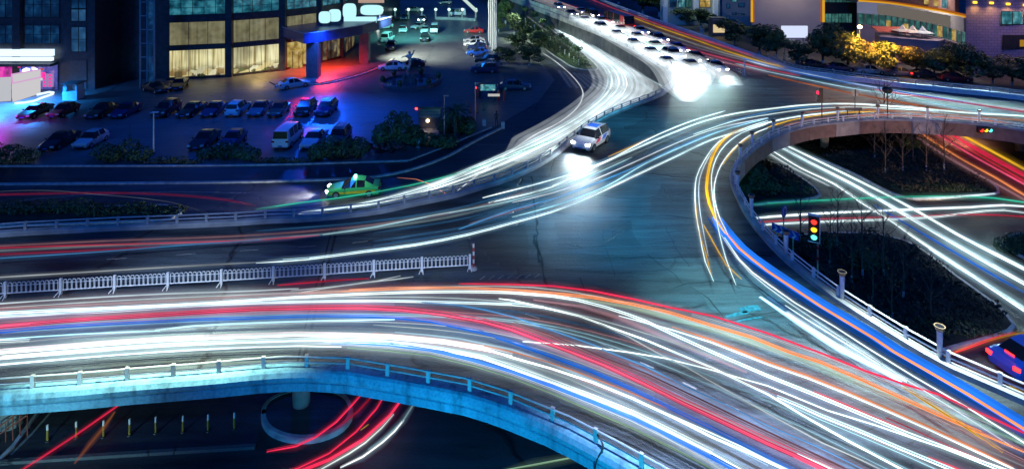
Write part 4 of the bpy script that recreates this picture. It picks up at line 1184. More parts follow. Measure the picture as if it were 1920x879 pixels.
for kind, x, y, c, lab in [
 ('sedan', 889, 62, 'red', 'red sedan farthest in the row beside the flagpoles'),
 ('sedan', 890, 80, 'silver', 'silver sedan second farthest in the row beside the flagpoles, after a gap'),
 ('sedan', 891, 87, 'white', 'white sedan between silver and blue cars beside the flagpoles'),
 ('hatch', 895, 94, 'dark blue', 'blue hatchback in the middle of the row beside the flagpoles'),
 ('sedan', 898, 104, 'blue', 'brighter blue sedan nearest the foot of the flagpoles'),
 ('sedan', 912, 112, 'black', 'black sedan right after the blue one beside the flagpoles'),
 ('suv', 914, 119, 'black', 'black off-roader in the nearer half of the flagpole row'),
 ('sedan', 916, 127, 'grey', 'dark grey sedan second nearest in the flagpole row'),
 ('suv', 908, 136, 'dark blue', 'dark off-roader nearest in the flagpole row, its nose standing out'),
]:
    car(kind, W(x, y), R(-90 + random.uniform(-3, 3)), c, lab, gp)
for kind, x, y, a, c, lab, lit, tl in [
 ('sedan', 551, 164, 130, 'white', 'white sedan turning in front of the hotel apron, red glow on its roof', 0, 0),
 ('sedan', 735, 131, -86, 'white', 'white sedan standing side on left of the fountain statue', 0, 0),
 ('sedan', 772, 126, -86, 'black', 'black sedan half hidden behind the fountain statue', 0, 0),
 ('suv', 733, 93, 4, 'black', 'dark off-roader with a long shadow beside the canopy end', 0, 0),
 ('van', 727, 78, 175, 'white', 'pale box van behind the dark off-roader', 0, 0),
 ('suv', 797, 76, 4, 'black', 'dark off-roader alone in the lit middle of the forecourt', 0, 0),
 ('sedan', 755, 60, 8, 'white', 'white sedan left of the group in the lit forecourt', 0, 0),
 ('hatch', 783, 54, -25, 'silver', 'silver small car turned askew in the lit forecourt group', 0, 0),
 ('sedan', 797, 61, 2, 'white', 'white sedan beside the white van in the lit forecourt', 0, 0),
 ('van', 815, 61, 2, 'white', 'white van right end of the lit forecourt group', 0, 0),
 ('sedan', 720, 54, -40, 'white', 'white car with lit headlamps coming round the canopy end', 1, 0),
 ('sedan', 737, 40, 160, 'black', 'dark car with glowing orange red tail lamps by the lamp fence', 0, 1),
 ('hatch', 759, 37, 0, 'dark blue', 'dark small car in the shade before the lamp fence', 0, 0),
 ('suv', 792, 41, 0, 'silver', 'silver off-roader with one headlamp lit below the lamp fence', 1, 0),
 ('van', 857, 30, -88, 'white', 'white minibus standing side on behind the lamp fence', 0, 0),
 ('sedan', 775, 22, -88, 'silver', 'silver sedan side on behind the lamp fence, left of the minibus', 0, 0),
 ('sedan', 835, 8, -88, 'grey', 'grey sedan beyond the minibus at the top of the picture', 0, 0),
 ('sedan', 965, 168, 92, 'dark blue', 'dark blue sedan waiting right of the barrier gate', 0, 0),
 ('sedan', 291, 172, 60, 'black', 'black car in the dark recess beside the lattice mast', 0, 0),
 ('sedan', 336, 165, 15, 'black', 'black car below the glowing ground floor window', 0, 0),
]:
    car(kind, W(x, y), R(a), c, lab, lit=bool(lit), tail=bool(tl), cat='van' if kind == 'van' else 'car')

# the queue on the far ramp, headlamps on
gq = 'cars queueing on the far ramp with headlamps on'
q = [(1098, 44), (1128, 58), (1158, 72), (1190, 90), (1222, 107), (1252, 126), (1128, 46), (1165, 62), (1196, 77), (1230, 94), (1262, 111), (1296, 132),
     (1200, 64), (1234, 80), (1270, 97), (1305, 115), (1342, 134), (1072, 30), (1048, 18), (1090, 26), (1110, 34)]
cols = ['white', 'silver', 'silver', 'white', 'silver', 'silver', 'white', 'dark blue', 'white', 'green', 'silver', 'grey', 'white', 'silver', 'blue', 'black', 'silver', 'grey', 'white', 'silver', 'black']
kinds = ['sedan', 'suv', 'sedan', 'hatch', 'sedan', 'sedan', 'suv', 'sedan', 'hatch', 'sedan', 'suv', 'sedan', 'sedan', 'suv', 'sedan', 'sedan', 'hatch', 'sedan', 'suv', 'sedan', 'van']
lane = ['left lane next to the screen fence'] * 6 + ['middle lane of the queue'] * 6 + ['right lane next to the open carriageway'] * 5 + ['back of the queue near the top'] * 4
place = ['sixth', 'fifth', 'fourth', 'third', 'second', 'first', 'sixth', 'fifth', 'fourth', 'third', 'second', 'first', 'fifth', 'fourth', 'third', 'second', 'first', 'first', 'last', 'third', 'second']
PAINT['green'] = PAINT['green']
for (x, y), c, k, ln, pl in zip(q, cols, kinds, lane, place):
    p = W(x, y, DECK)
    dx = R(14 + random.uniform(-2, 2))
    car(k, p, dx, c, '%s %s, %s from the junction, in the %s' % (c, {'suv': 'off-roader', 'hatch': 'hatchback'}.get(k, k), pl, ln), gq, lit=True, cat='van' if k == 'van' else 'car', name='queueing_car')
for x, y, pw in [(1252, 126, 26000), (1296, 132, 40000), (1342, 134, 24000), (1262, 111, 16000), (1305, 115, 14000), (1222, 107, 12000), (1270, 97, 9000), (1230, 94, 9000), (1190, 90, 9000), (1196, 77, 8000), (1158, 72, 7000), (1128, 58, 7000)]:
    p = W(x, y, DECK)
    r = R(14)
    beam((p.x + math.sin(r) * 2.4, p.y - math.cos(r) * 2.4, DECK + .85), r, pw * .09, 0.42, 110, 1.0, (.66, .95, 1.0))
car('bus', W(1160, 52, DECK), R(194), 'red', 'red bus with lit tail lamps beside the queue on the far ramp', None, tail=True, cat='bus')
# the white car with the dazzling lamps
wc = car('suv', W(1109, 273, DECK), R(-33), 'white', 'white car with red and blue decals and dazzling headlamps beside the curved railing', None, lit=True, name='moving_car', sc=1.0)
M_DEC_R = mat('decal_red', (0.55, 0.03, 0.10), 0.4)
M_DEC_B = mat('decal_blue', (0.03, 0.14, 0.65), 0.4)
for ch in [c for c in wc.children if c.name.startswith('body')][:1]:
    for sx in (-1, 1):
        MB().add([(sx * .935, -1.2, .60), (sx * .935, -.2, .66), (sx * .935, .1, 1.0), (sx * .935, -.5, .96)], [(0, 1, 2, 3)]).build('decal', M_DEC_R, wc, fix=False)
        MB().add([(sx * .935, .2, .62), (sx * .935, 1.0, .66), (sx * .935, 1.3, 1.0), (sx * .935, .5, 1.0)], [(0, 1, 2, 3)]).build('decal', M_DEC_B, wc, fix=False)
    MB().box((0, .5, 1.705), (1.0, .9, .02)).build('roof_panel', M_DEC_B, wc)
p = W(1109, 273, DECK)
f_ = Vector((math.sin(R(-33)), -math.cos(R(-33)), 0))
s_ = Vector((f_.y, -f_.x, 0))
for sx in (-.6, .6):
    q_ = p + f_ * 2.35 + s_ * sx
    beam((q_.x, q_.y, DECK + .8), R(-25), 1200, 0.30, 105, 1.0, (.75, .95, 1.0))
# the taxi in the street
tx = car('sedan', W(664, 364), R(-84), 'green', 'green and yellow taxi with a lit roof sign driving left along the street', None, lit=True, cat='taxi', name='moving_taxi')
M_DEC_Y = mat('decal_yellow', (0.75, 0.62, 0.03), 0.4)
for sx in (-1, 1):
    MB().add([(sx * .915, -1.9, .42), (sx * .915, 1.9, .42), (sx * .915, 2.0, .72), (sx * .912, -1.0, .56), (sx * .912, -1.9, .52)], [(0, 1, 2, 3, 4)]).build('side_stripe', M_DEC_Y, tx, fix=False)
MB().box((0, .1, 1.55), (.55, .22, .18)).build('roof_sign', emit('taxi_sign', (0.3, 1.0, 0.75), 5.0), tx)
p = W(664, 364)
beam((p.x - 2.6, p.y - .2, .75), R(-84), 2600, 0.14, 80)
# the blue car at the right edge
bc = car('sedan', (27.75, 33.35, 0), R(104), 'blue', 'blue sedan with glowing red tail lamps at the right edge, below the railing', None, tail=True, name='moving_car')
MB().box((0, 1.78, 1.06), (.5, .05, .05)).build('brake_light', M_TAIL, bc)
for x, y, c, lab in [(1530, 128, 'black', 'black car parked under the trees, left in the row behind the far railing'), (1575, 133, 'dark blue', 'dark blue car under the yellow lit tree behind the far railing'), (1632, 138, 'silver', 'silver car under the trees in the middle of the far railing'), (1690, 142, 'grey', 'grey car under the trees behind the far railing, right of the silver one'), (1735, 146, 'black', 'black car with small lamps lit under the dark trees'), (1790, 152, 'dark red', 'dark red car right end of the row under the trees')]:
    car('sedan', W(x, y), R(80), c, lab, 'cars parked under the tree row', tail='lamps' in lab)
# motorcycles by the bush
def scooter(pos, rz, label):
    t = thing('motor_scooter', label, 'scooter', pos, rz, 'scooters parked by the gate shrubs')
    for y in (-.6, .6):
        MB().cyl((-.05, y, .27), (.05, y, .27), .27, n=12).build('wheel', M_TYRE, t)
    MB().tube([(0, -.6, .3), (0, -.45, .75), (0, -.35, 1.0)], .05, 6).build('fork', M_DKMETAL, t)
    MB().tube([(-.32, -.3, 1.03), (0, -.36, 1.0), (.32, -.3, 1.03)], .025, 6).build('handlebar', M_BLACK, t)
    MB().tube([(0, -.4, .55), (0, -.1, .32), (0, .3, .5), (0, .75, .62)], [.08, .13, .17, .1], 8).build('body', PAINT['dark red'], t, True)
    MB().tube([(0, .05, .74), (0, .35, .78), (0, .7, .78)], [.1, .14, .1], 8).build('saddle', M_BLACK, t, True)
for i, (x, y) in enumerate([(700, 285), (722, 287), (745, 284)]):
    scooter(W(x, y), R(60 + 15 * i), ['dark scooter left of the low shrubs at the street edge', 'dark scooter in the middle before the low shrubs', 'dark scooter right, nearest the sloping kerb'][i])
# ------------------------------------------------------------------ lit window materials
def lit_window(name, c1, c2, s, sx=3.0, sz=0.4, dark=0.15, noise_w=0.6):
    """a lit pane: curtains and furniture behind the glass as soft vertical bands and blotches"""
    m = bpy.data.materials.new(name)
    m.use_nodes = True
    N, L = m.node_tree.nodes, m.node_tree.links
    N.remove(N['Principled BSDF'])
    out = N['Material Output']
    tc = N.new('ShaderNodeTexCoord')
    mp = N.new('ShaderNodeMapping')
    mp.inputs['Scale'].default_value = (sx, sx, sz)
    L.new(tc.outputs['Object'], mp.inputs[0])
    nz = N.new('ShaderNodeTexNoise')
    nz.inputs['Scale'].default_value = 1.0
    nz.inputs['Detail'].default_value = 5
    L.new(mp.outputs[0], nz.inputs['Vector'])
    n2 = N.new('ShaderNodeTexNoise')
    n2.inputs['Scale'].default_value = 0.9
    L.new(tc.outputs['Object'], n2.inputs['Vector'])
    rp = N.new('ShaderNodeValToRGB')
    rp.color_ramp.elements[0].position = 0.5 - noise_w / 2 * 0.5
    rp.color_ramp.elements[0].color = (*[c * dark for c in c2], 1)
    rp.color_ramp.elements[1].position = 0.5 + noise_w / 2 * 0.4
    rp.color_ramp.elements[1].color = (*c1, 1)
    e0 = rp.color_ramp.elements.new(0.5)
    e0.color = (*c2, 1)
    av = N.new('ShaderNodeMath')
    av.operation = 'MULTIPLY_ADD'
    av.inputs[1].default_value = 0.5
    L.new(nz.outputs['Fac'], av.inputs[0])
    h = N.new('ShaderNodeMath')
    h.operation = 'MULTIPLY'
    h.inputs[1].default_value = 0.5
    L.new(n2.outputs['Fac'], h.inputs[0])
    L.new(h.outputs[0], av.inputs[2])
    L.new(av.outputs[0], rp.inputs[0])
    e = N.new('ShaderNodeEmission')
    e.inputs[1].default_value = s
    L.new(rp.outputs[0], e.inputs[0])
    gl = N.new('ShaderNodeBsdfGlossy')
    gl.inputs['Roughness'].default_value = 0.08
    gl.inputs['Color'].default_value = (0.06, 0.06, 0.07, 1)
    ad = N.new('ShaderNodeAddShader')
    L.new(e.outputs[0], ad.inputs[0])
    L.new(gl.outputs[0], ad.inputs[1])
    L.new(ad.outputs[0], out.inputs[0])
    return m
def lobby_window(name):
    m = bpy.data.materials.new(name)
    m.use_nodes = True
    N, L = m.node_tree.nodes, m.node_tree.links
    N.remove(N['Principled BSDF'])
    out = N['Material Output']
    tc = N.new('ShaderNodeTexCoord')
    sx = N.new('ShaderNodeSeparateXYZ')
    L.new(tc.outputs['Object'], sx.inputs[0])
    mp = N.new('ShaderNodeMapping')
    mp.inputs['Scale'].default_value = (3.2, 3.2, .10)
    L.new(tc.outputs['Object'], mp.inputs[0])
    fold = N.new('ShaderNodeTexNoise')
    fold.inputs['Scale'].default_value = 1.0
    fold.inputs['Detail'].default_value = 4
    L.new(mp.outputs[0], fold.inputs['Vector'])
    mp2 = N.new('ShaderNodeMapping')
    mp2.inputs['Scale'].default_value = (1.0, 1.0, 1.3)
    L.new(tc.outputs['Object'], mp2.inputs[0])
    vo = N.new('ShaderNodeTexVoronoi')
    vo.inputs['Scale'].default_value = 1.1
    vo.distance = 'CHEBYCHEV'
    L.new(mp2.outputs[0], vo.inputs['Vector'])
    base = N.new('ShaderNodeValToRGB')
    base.color_ramp.elements[0].position = .36
    base.color_ramp.elements[0].color = (.38, .30, .10, 1)
    base.color_ramp.elements[1].position = .62
    base.color_ramp.elements[1].color = (1.0, .95, .55, 1)
    L.new(fold.outputs['Fac'], base.inputs[0])
    things_ = N.new('ShaderNodeValToRGB')
    cr = things_.color_ramp
    cr.interpolation = 'CONSTANT'
    cr.elements[0].color = (.10, .06, .02, 1)
    cr.elements[1].position = .35
    cr.elements[1].color = (.85, .70, .30, 1)
    for pos, c in ((.5, (.35, .20, .06, 1)), (.62, (.95, .90, .60, 1)), (.78, (.10, .14, .03, 1)), (.88, (.75, .62, .28, 1))):
        e = cr.elements.new(pos)
        e.color = c
    sep = N.new('ShaderNodeSeparateColor')
    L.new(vo.outputs['Color'], sep.inputs[0])
    L.new(sep.outputs[0], things_.inputs[0])
    lowz = N.new('ShaderNodeMapRange')
    lowz.inputs[1].default_value, lowz.inputs[2].default_value = 1.1, 2.1
    lowz.inputs[3].default_value, lowz.inputs[4].default_value = .85, 0.0
    L.new(sx.outputs[2], lowz.inputs[0])
    mx = N.new('ShaderNodeMix')
    mx.data_type = 'RGBA'
    L.new(lowz.outputs[0], mx.inputs[0])
    L.new(base.outputs[0], mx.inputs[6])
    L.new(things_.outputs[0], mx.inputs[7])
    big = N.new('ShaderNodeTexNoise')
    big.inputs['Scale'].default_value = .22
    L.new(tc.outputs['Object'], big.inputs['Vector'])
    st = N.new('ShaderNodeMapRange')
    st.inputs[1].default_value, st.inputs[2].default_value = .35, .65
    st.inputs[3].default_value, st.inputs[4].default_value = .38, .95
    L.new(big.outputs['Fac'], st.inputs[0])
    e = N.new('ShaderNodeEmission')
    L.new(mx.outputs[2], e.inputs[0])
    L.new(st.outputs[0], e.inputs[1])
    gl = N.new('ShaderNodeBsdfGlossy')
    gl.inputs['Roughness'].default_value = .08
    gl.inputs['Color'].default_value = (.06, .06, .07, 1)
    ad = N.new('ShaderNodeAddShader')
    L.new(e.outputs[0], ad.inputs[0])
    L.new(gl.outputs[0], ad.inputs[1])
    L.new(ad.outputs[0], out.inputs[0])
    return m
W_LOBBY = lobby_window('lobby_light')
W_BLIND = lit_window('blind_light', (.90, .88, .52), (.66, .62, .34), .24, 2.2, .06, .5, .7)
W_TEAL = lit_window('teal_light', (.10, .55, .70), (.03, .26, .40), .42, 1.2, 1.0, .2)
W_BLUE = lit_window('dim_blue_light', (.02, .16, .42), (.008, .06, .20), .32, .8, .8, .4)
W_BLUE2 = lit_window('pale_blue_light', (.10, .38, .80), (.05, .22, .55), .26, .8, .8, .6)
W_PINK = lit_window('shop_pink_light', (1.0, .10, .55), (.7, .03, .45), .9, 1.4, .7, .1)
W_GREEN = lit_window('mall_light', (.10, .34, .30), (.04, .16, .15), .55, 1.0, .5, .4)
W_DIM = lit_window('dim_lobby_light', (.55, .45, .20), (.10, .06, .04), .45, 1.2, .3, .3)
W_WARM = lit_window('warm_light', (1.0, .80, .30), (.75, .50, .12), .55, 1.0, 1.0, .3)
W_AQUA = lit_window('aqua_light', (.35, .85, .9), (.08, .40, .5), .45, 1.5, .5, .2)
def lamp(pos, power, color, r=0.3, name='lamp', typ='SPOT', target=None, size=156, blend=1.0):
    if target is None:
        target = Vector(pos) - Vector((0, 0, 1))
    l = bpy.data.lights.new(name, typ)
    l.energy = power
    l.color = color
    l.shadow_soft_size = r
    o = bpy.data.objects.new(name, l)
    COL.objects.link(o)
    o.location = pos
    if typ == 'SPOT':
        l.spot_size = math.radians(size)
        l.spot_blend = blend
        d = (Vector(target) - Vector(pos)).normalized()
        o.rotation_euler = d.to_track_quat('-Z', 'Y').to_euler()
    return o

# ------------------------------------------------------------------ the hotel with the rounded corner
hotel = thing('hotel_building', 'dark hotel with a rounded corner, lit windows and a broad entrance canopy', 'building')
fac = [W(x, y) for x, y in [(312, 150), (431, 143.5), (531, 132), (598, 119), (640, 108), (664, 88)]]
def bay_box(a, b, z0, z1, out, thick, name, m, par, inset=0.0):
    d = (b - a).normalized()
    n = Vector((d.y, -d.x, 0))
    a2, b2 = a + d * inset, b - d * inset
    p = [a2 + n * out, b2 + n * out, b2 + n * (out - thick), a2 + n * (out - thick)]
    return MB().prism(p, z0, z1).build(name, m, par)
MB().prism([(p.x, p.y + .35) for p in fac] + [(fac[-1].x, 180), (fac[0].x, 180)], 0, 17).build('wall', M_GRANITE, hotel)
for i in range(len(fac) - 1):
    a, b = fac[i], fac[i + 1]
    ln = (b - a).length
    for z0, z1, m in ((0.35, 4.55, W_LOBBY), (5.35, 8.95, W_BLIND), (10.1, 13.4, W_TEAL)):
        if i == 2 and z0 < 1:
            m = W_WARM
        if i > 2 and z0 < 9:
            m = W_BLUE2 if z0 > 5 else W_DIM
        w = bay_box(a, b, z0, z1, 0.12, 0.10, 'window', m, hotel, .45)
        fr = MB()
        d = (b - a).normalized()
        n = Vector((d.y, -d.x, 0))
        k = max(2, int(ln / (1.6 if z0 > 9 else 2.4)))
        for j in range(k + 1):
            p = a + d * (.45 + (ln - .9) * j / k) + n * .15
            fr.box((p.x, p.y, (z0 + z1) / 2), (.07, .07, z1 - z0), math.atan2(d.y, d.x))
        for zz in ((z0, z1) if z0 < 9 else (z0, z0 + 1.1, z0 + 2.2, z1)):
            p = (a + b) / 2 + n * .15
            fr.box((p.x, p.y, zz), (ln - .9, .06, .06), math.atan2(d.y, d.x))
        fr.build('window_frame', M_BLACK, w)
    for z0, z1, o in ((0, .3, .35), (4.6, 5.3, .3), (9.0, 10.05, .45), (13.5, 14.6, .45)):
        bay_box(a, b, z0, z1, o, .5, 'floor_band', M_GRANITE, hotel)
for p in fac[1:-1]:
    MB().box((p.x, p.y - .05, 8.2), (1.05, 1.1, 16.4)).build('pillar', M_GRANITE, hotel)
# revolving door, red lamp over it
e0 = W(553, 128)
MB().lathe((e0.x, e0.y + .2, 0), [(1.3, 0.0), (1.3, .12), (1.25, .12), (1.25, 2.9), (1.35, 2.9), (1.35, 3.2)], 18).build('revolving_door', W_WARM, hotel)
dr = MB()
for k in range(8):
    a = 2 * PI * k / 8
    dr.box((e0.x + 1.3 * math.cos(a), e0.y + .2 + 1.3 * math.sin(a), 1.55), (.08, .08, 2.9))
dr.build('door_frame', M_BLACK, hotel)
MB().box((e0.x - .9, e0.y - .6, 4.9), (1.3, .15, .45)).build('red_sign', emit('red_sign_light', (1.0, .25, .18), 2.0), hotel)
# the canopy
cz = 7.3
cp = [W(x, y, cz) for x, y in [(506, 44), (570, 64), (606, 60), (680, 48), (734, 32), (704, 26), (600, 33), (520, 37)]]
MB().prism(cp, 5.75, cz).build('canopy', mat('canopy_blue', (.02, .045, .16), .35, var=.2), hotel)
edge = MB()
for a, b in ((0, 1), (1, 2), (2, 3), (3, 4)):
    edge.tube([cp[a] + Vector((0, -.06, .04)), cp[b] + Vector((0, -.06, .04))], .07, 4)
edge.build('canopy_trim', mat('canopy_trim_metal', (.3, .36, .45), .4, var=.2), hotel)
for x, y, r in ((588, 146, .95), (684, 119, .85), (608, 114, .8)):
    p = W(x, y)
    MB().box((p.x, p.y, 2.87), (r * 1.9, r * 1.9, 5.74)).build('canopy_column', mat('column_cladding', (.12, .12, .14), .4, var=.2), hotel)
M_GLOW = emit('sign_white_light', (.50, .90, .95), 1.1)
M_GLOW2 = emit('sign_cool_light', (.55, .85, 1.0), 1.3)
def sign_board(label, x0, y0, x1, y1, d, m, rounded=True, name='illuminated_sign', legs=True, zbase=None):
    a, b = WD(x0, y0, d), WD(x1, y1, d)
    t = thing(name, label, 'sign', ((a.x + b.x) / 2, d, min(a.z, b.z)))
    w, h = abs(b.x - a.x), abs(a.z - b.z)
    n = 24
    if rounded:
        pts = [(w / 2 * math.copysign(abs(math.cos(q)) ** .6, math.cos(q)), h / 2 * math.copysign(abs(math.sin(q)) ** .6, math.sin(q))) for q in [2 * PI * k / n for k in range(n)]]
    else:
        pts = [(-w / 2, -h / 2), (w / 2, -h / 2), (w / 2, h / 2), (-w / 2, h / 2)]
    k = len(pts)
    vs = [(px_, -.12, pz + h / 2) for px_, pz in pts] + [(px_, .12, pz + h / 2) for px_, pz in pts]
    fs = [tuple(range(k)), tuple(reversed(range(k, 2 * k)))] + [(i, (i + 1) % k, k + (i + 1) % k, k + i) for i in range(k)]
    MB().add(vs, fs).build('lit_face', m, t)
    fm = MB()
    vs2 = [(px_ * 1.03, -.06, pz * 1.03 + h / 2) for px_, pz in pts] + [(px_ * 1.03, .14, pz * 1.03 + h / 2) for px_, pz in pts]
    fm.add(vs2, [tuple(reversed(range(k, 2 * k)))] + [(i, (i + 1) % k, k + (i + 1) % k, k + i) for i in range(k)])
    fm.build('sign_frame', M_DKMETAL, t)
    if legs:
        zb = (zbase if zbase is not None else t.location.z - .6) - t.location.z
        for sx in (-.35, .35):
            MB().box((sx * w, .2, zb / 2 + .05), (.1, .1, abs(zb) + .1)).build('leg', M_DKMETAL, t)
    return t
sign_board('glowing rounded white sign lying over the canopy, left half', 598, 22, 620, 44, 106.5, M_GLOW, zbase=cz)
sign_board('glowing rounded white sign over the canopy, right half with the peak', 616, 18, 639, 41, 107, M_GLOW, zbase=cz)
sign_board('upright white block sign behind the canopy', 643, 7, 668, 36, 112, M_GLOW, zbase=cz)
sign_board('wide white board sign behind the right end of the canopy', 676, 10, 718, 29, 116, M_GLOW, zbase=cz)
sign_board('long low white light box on the right edge of the canopy', 645, 32, 706, 43, 112, M_GLOW, False, legs=False)
sign_board('pale red edged board at the top, above the white board sign', 672, -4, 720, 6, 121, emit('pale_red_board', (.8, .55, .45), .55), False, zbase=cz)
# light thrown by those signs
lamp(WD(716, 22, 113), 42000, (.90, 1.0, .80), .8, 'forecourt_sign_light', target=W(850, 90), size=140)
lamp(WD(760, 4, 128), 30000, (.20, 1.0, .85), .8, 'forecourt_sign_light', target=W(800, 40), size=140)
lamp(WD(606, 58, 97.5), 16000, (.004, .08, 1.0), .5, 'canopy_blue_light', target=W(655, 222), size=60)
lamp(WD(606, 50, 98.5), 7000, (.02, .12, 1.0), .5, 'canopy_blue_light')
ec = W(610, 134)
lamp((ec.x, ec.y, 5.4), 22000, (1.0, .045, .02), .3, 'canopy_red_light')
ec = W(570, 152)
lamp((ec.x, ec.y, 6.6), 2600, (1.0, .01, .12), .3, 'canopy_red_light', target=W(574, 208), size=32)
for x, y in ((375, 143), (480, 137)):
    p = W(x, y)
    lamp((p.x + .8, p.y - .9, 4.3), 2600, (1.0, .70, .20), .6, 'lobby_spill_light')

# the dark tower left of it, with the recess
tower = thing('office_tower', 'dark office block at the left edge with dim blue windows above the neon shop', 'building')
tD = W(100, 168).y
tx0, tx1 = WD(-160, 100, tD).x, WD(178, 100, tD).x
MB().prism([(tx0, tD), (tx1, tD), (tx1, 175), (tx0, 175)], 0, 18).build('wall', M_GRANITE, tower)
MB().prism([(tx1 + .02, tD + 6), (fac[0].x - .2, tD + 7), (fac[0].x - .2, 170), (tx1 + .02, 170)], 0, 18).build('recess_wall', M_GRANITE, tower)
def pane(par, x0, y0, x1, y1, d, m, nx=2, nz=2, proud=.06):
    a, b = WD(x0, y0, d), WD(x1, y1, d)
    w = MB().box(((a.x + b.x) / 2, d - proud / 2, (a.z + b.z) / 2), (abs(b.x - a.x), proud, abs(a.z - b.z))).build('window', m, par)
    f = MB()
    for i in range(nx + 1):
        f.box((a.x + (b.x - a.x) * i / nx, d - proud - .03, (a.z + b.z) / 2), (.09, .06, abs(a.z - b.z) + .09))
    for i in range(nz + 1):
        f.box(((a.x + b.x) / 2, d - proud - .03, a.z + (b.z - a.z) * i / nz), (abs(b.x - a.x), .05, .07))
    f.build('window_frame', M_BLACK, w)
    return w
for x0, x1, nx in ((-120, -10, 5), (-4, 26, 2), (47, 112, 4)):
    pane(tower, x0, -40, x1, 33, tD, W_BLUE, nx, 3)
    pane(tower, x0, 48, x1, 82, tD, W_BLUE, nx, 2)
pane(tower, 134, -20, 162, 16, tD, W_BLUE, 2, 1)
pane(tower, 134, 18, 162, 40, tD, W_BLUE2, 2, 1)
pane(tower, 134, 51, 162, 97, tD, W_BLUE2, 2, 2)
MB().box((WD(36, 60, tD).x, tD - .35, 9), (1.1, .6, 18)).build('pillar', M_GRANITE, tower)
MB().box((WD(148, 130, tD).x, tD - .06, 2.2), (2.4, .12, 4.2)).build('door', M_DKMETAL, tower)
# the neon shop
shop = thing('shop_front', 'neon lit shop front with pink displays under a double white light bar', 'shop', (0, 0, 0))
sd = tD - .2
a, b = WD(-150, 92, sd), WD(104, 104, sd)
MB().box(((a.x + b.x) / 2, sd - .5, (a.z + b.z) / 2), (b.x - a.x, .7, a.z - b.z)).build('light_bar', emit('neon_white', (.62, .80, .95), 1.5), shop)
a, b = WD(-150, 106.5, sd), WD(103, 113, sd)
MB().box(((a.x + b.x) / 2, sd - .5, (a.z + b.z) / 2), (b.x - a.x, .6, a.z - b.z)).build('light_bar', emit('neon_white', (.62, .80, .95), 1.5), shop)
a, b = WD(-150, 116, sd), WD(110, 121, sd)
MB().box(((a.x + b.x) / 2, sd - .9, (a.z + b.z) / 2), (b.x - a.x, 1.7, a.z - b.z)).build('awning', M_DKMETAL, shop)
a, b = WD(-150, 121.5, sd), WD(108, 168, sd)
MB().box(((a.x + b.x) / 2, sd - .02, (a.z + b.z) / 2), (b.x - a.x, .1, a.z - b.z)).build('shop_window', lit_window('shop_mix_light', (.85, .35, .80), (.10, .12, .65), .6, .9, .5, .2, .8), shop)
a, b = WD(-60, 124, sd), WD(25, 158, sd)
MB().box(((a.x + b.x) / 2, sd - .12, (a.z + b.z) / 2), (b.x - a.x, .1, a.z - b.z)).build('pink_display', W_PINK, shop)
RS = random.Random(12)
for k_ in range(22):
    x_, y_ = RS.uniform(26, 84), RS.uniform(124, 156)
    c = WD(x_, y_, sd)
    col_ = RS.choice(((1, .05, .35), (1, .75, .85), (.8, .85, 1.0), (.15, .2, 1.0), (1, .12, .10), (.9, .2, .8)))
    MB().box((c.x, sd - .2 - .012 * k_, c.z), (RS.uniform(.2, .9), .08, RS.uniform(.15, .9))).build('display_item', emit('display_%d' % int(sum(col_) * 100), col_, RS.choice((.5, .8, 1.2))), shop)
for x0, x1 in ((46, 62), (66, 76)):
    c = WD((x0 + x1) / 2, 132, sd)
    MB().lathe((c.x, sd - .5, c.z - .35), [(.05, 0), ((x1 - x0) * .03, .2), ((x1 - x0) * .03, .6), (.05, .8)], 12).build('globe_lamp', emit('shop_globe', (1, .9, .95), 2.0), shop, True)
for x in (88, 98):
    c = WD(x, 150, sd)
    MB().box((c.x, sd - .3, c.z), (.62, .3, 1.9)).build('dotted_pillar', emit('violet_pillar', (.6, .35, .75), .6), shop)
    dts = MB()
    for k in range(4):
        dts.box((c.x, sd - .47, c.z - .75 + .5 * k), (.3, .05, .24))
    dts.build('pink_dot', emit('pink_dots', (1.0, .02, .35), 1.2), shop)
pav = thing('entrance_pavilion', 'blazing white lit pavilion with a sloping top before the neon shop', 'pavilion', (0, 0, 0))
pw = [W(x, y) for x, y in [(24, 193), (76, 176), (76, 170), (22, 182)]]
MB().add([(p.x, p.y, 0.05) for p in pw] + [(pw[0].x, pw[0].y, 2.6), (pw[1].x, pw[1].y, 2.3), (pw[2].x, pw[2].y, 3.0), (pw[3].x, pw[3].y, 3.1)], [(0, 1, 5, 4), (1, 2, 6, 5), (2, 3, 7, 6), (3, 0, 4, 7), (4, 5, 6, 7)]).build('glowing_wall', emit('pavilion_light', (.80, .78, .80), .75), pav)
pw2 = [W(x, y) for x, y in [(-60, 196), (21, 190), (21, 179), (-60, 180)]]
MB().add([(p.x, p.y, 0.05) for p in pw2] + [(p.x, p.y, z) for p, z in zip(pw2, (1.8, 2.1, 2.6, 2.4))], [(0, 1, 5, 4), (1, 2, 6, 5), (2, 3, 7, 6), (3, 0, 4, 7), (4, 5, 6, 7)]).build('side_wing', emit('pavilion_light2', (.72, .74, .80), .70), pav)
rf = MB()
rf.tube([(pw[0].x, pw[0].y, 2.65), (pw[1].x, pw[1].y, 2.35), (pw[2].x, pw[2].y, 3.05), (pw[3].x, pw[3].y, 3.15), (pw[0].x, pw[0].y, 2.65)], .1, 5)
rf.build('roof_edge', emit('pavilion_pink', (.85, .45, .8), .8), pav)
tag(MB().tube(catmull([W(x, y, .12) for x, y in [(28, 194), (45, 193), (62, 190), (80, 183), (98, 177), (100, 174), (92, 173), (78, 176), (70, 178)]], .6), .16, 6).build('neon_tube', emit('neon_ground', (.62, .85, 1.0), 1.6)), 'white neon tube looped on the ground before the pavilion', 'neon tube')
lamp(W(70, 190) + Vector((0, -1.5, 4.5)), 18000, (.015, .30, 1.0), .6, 'neon_spill_light')
lamp(W(10, 200) + Vector((0, -1, 3.5)), 9000, (.04, .25, 1.0), .6, 'neon_spill_light')
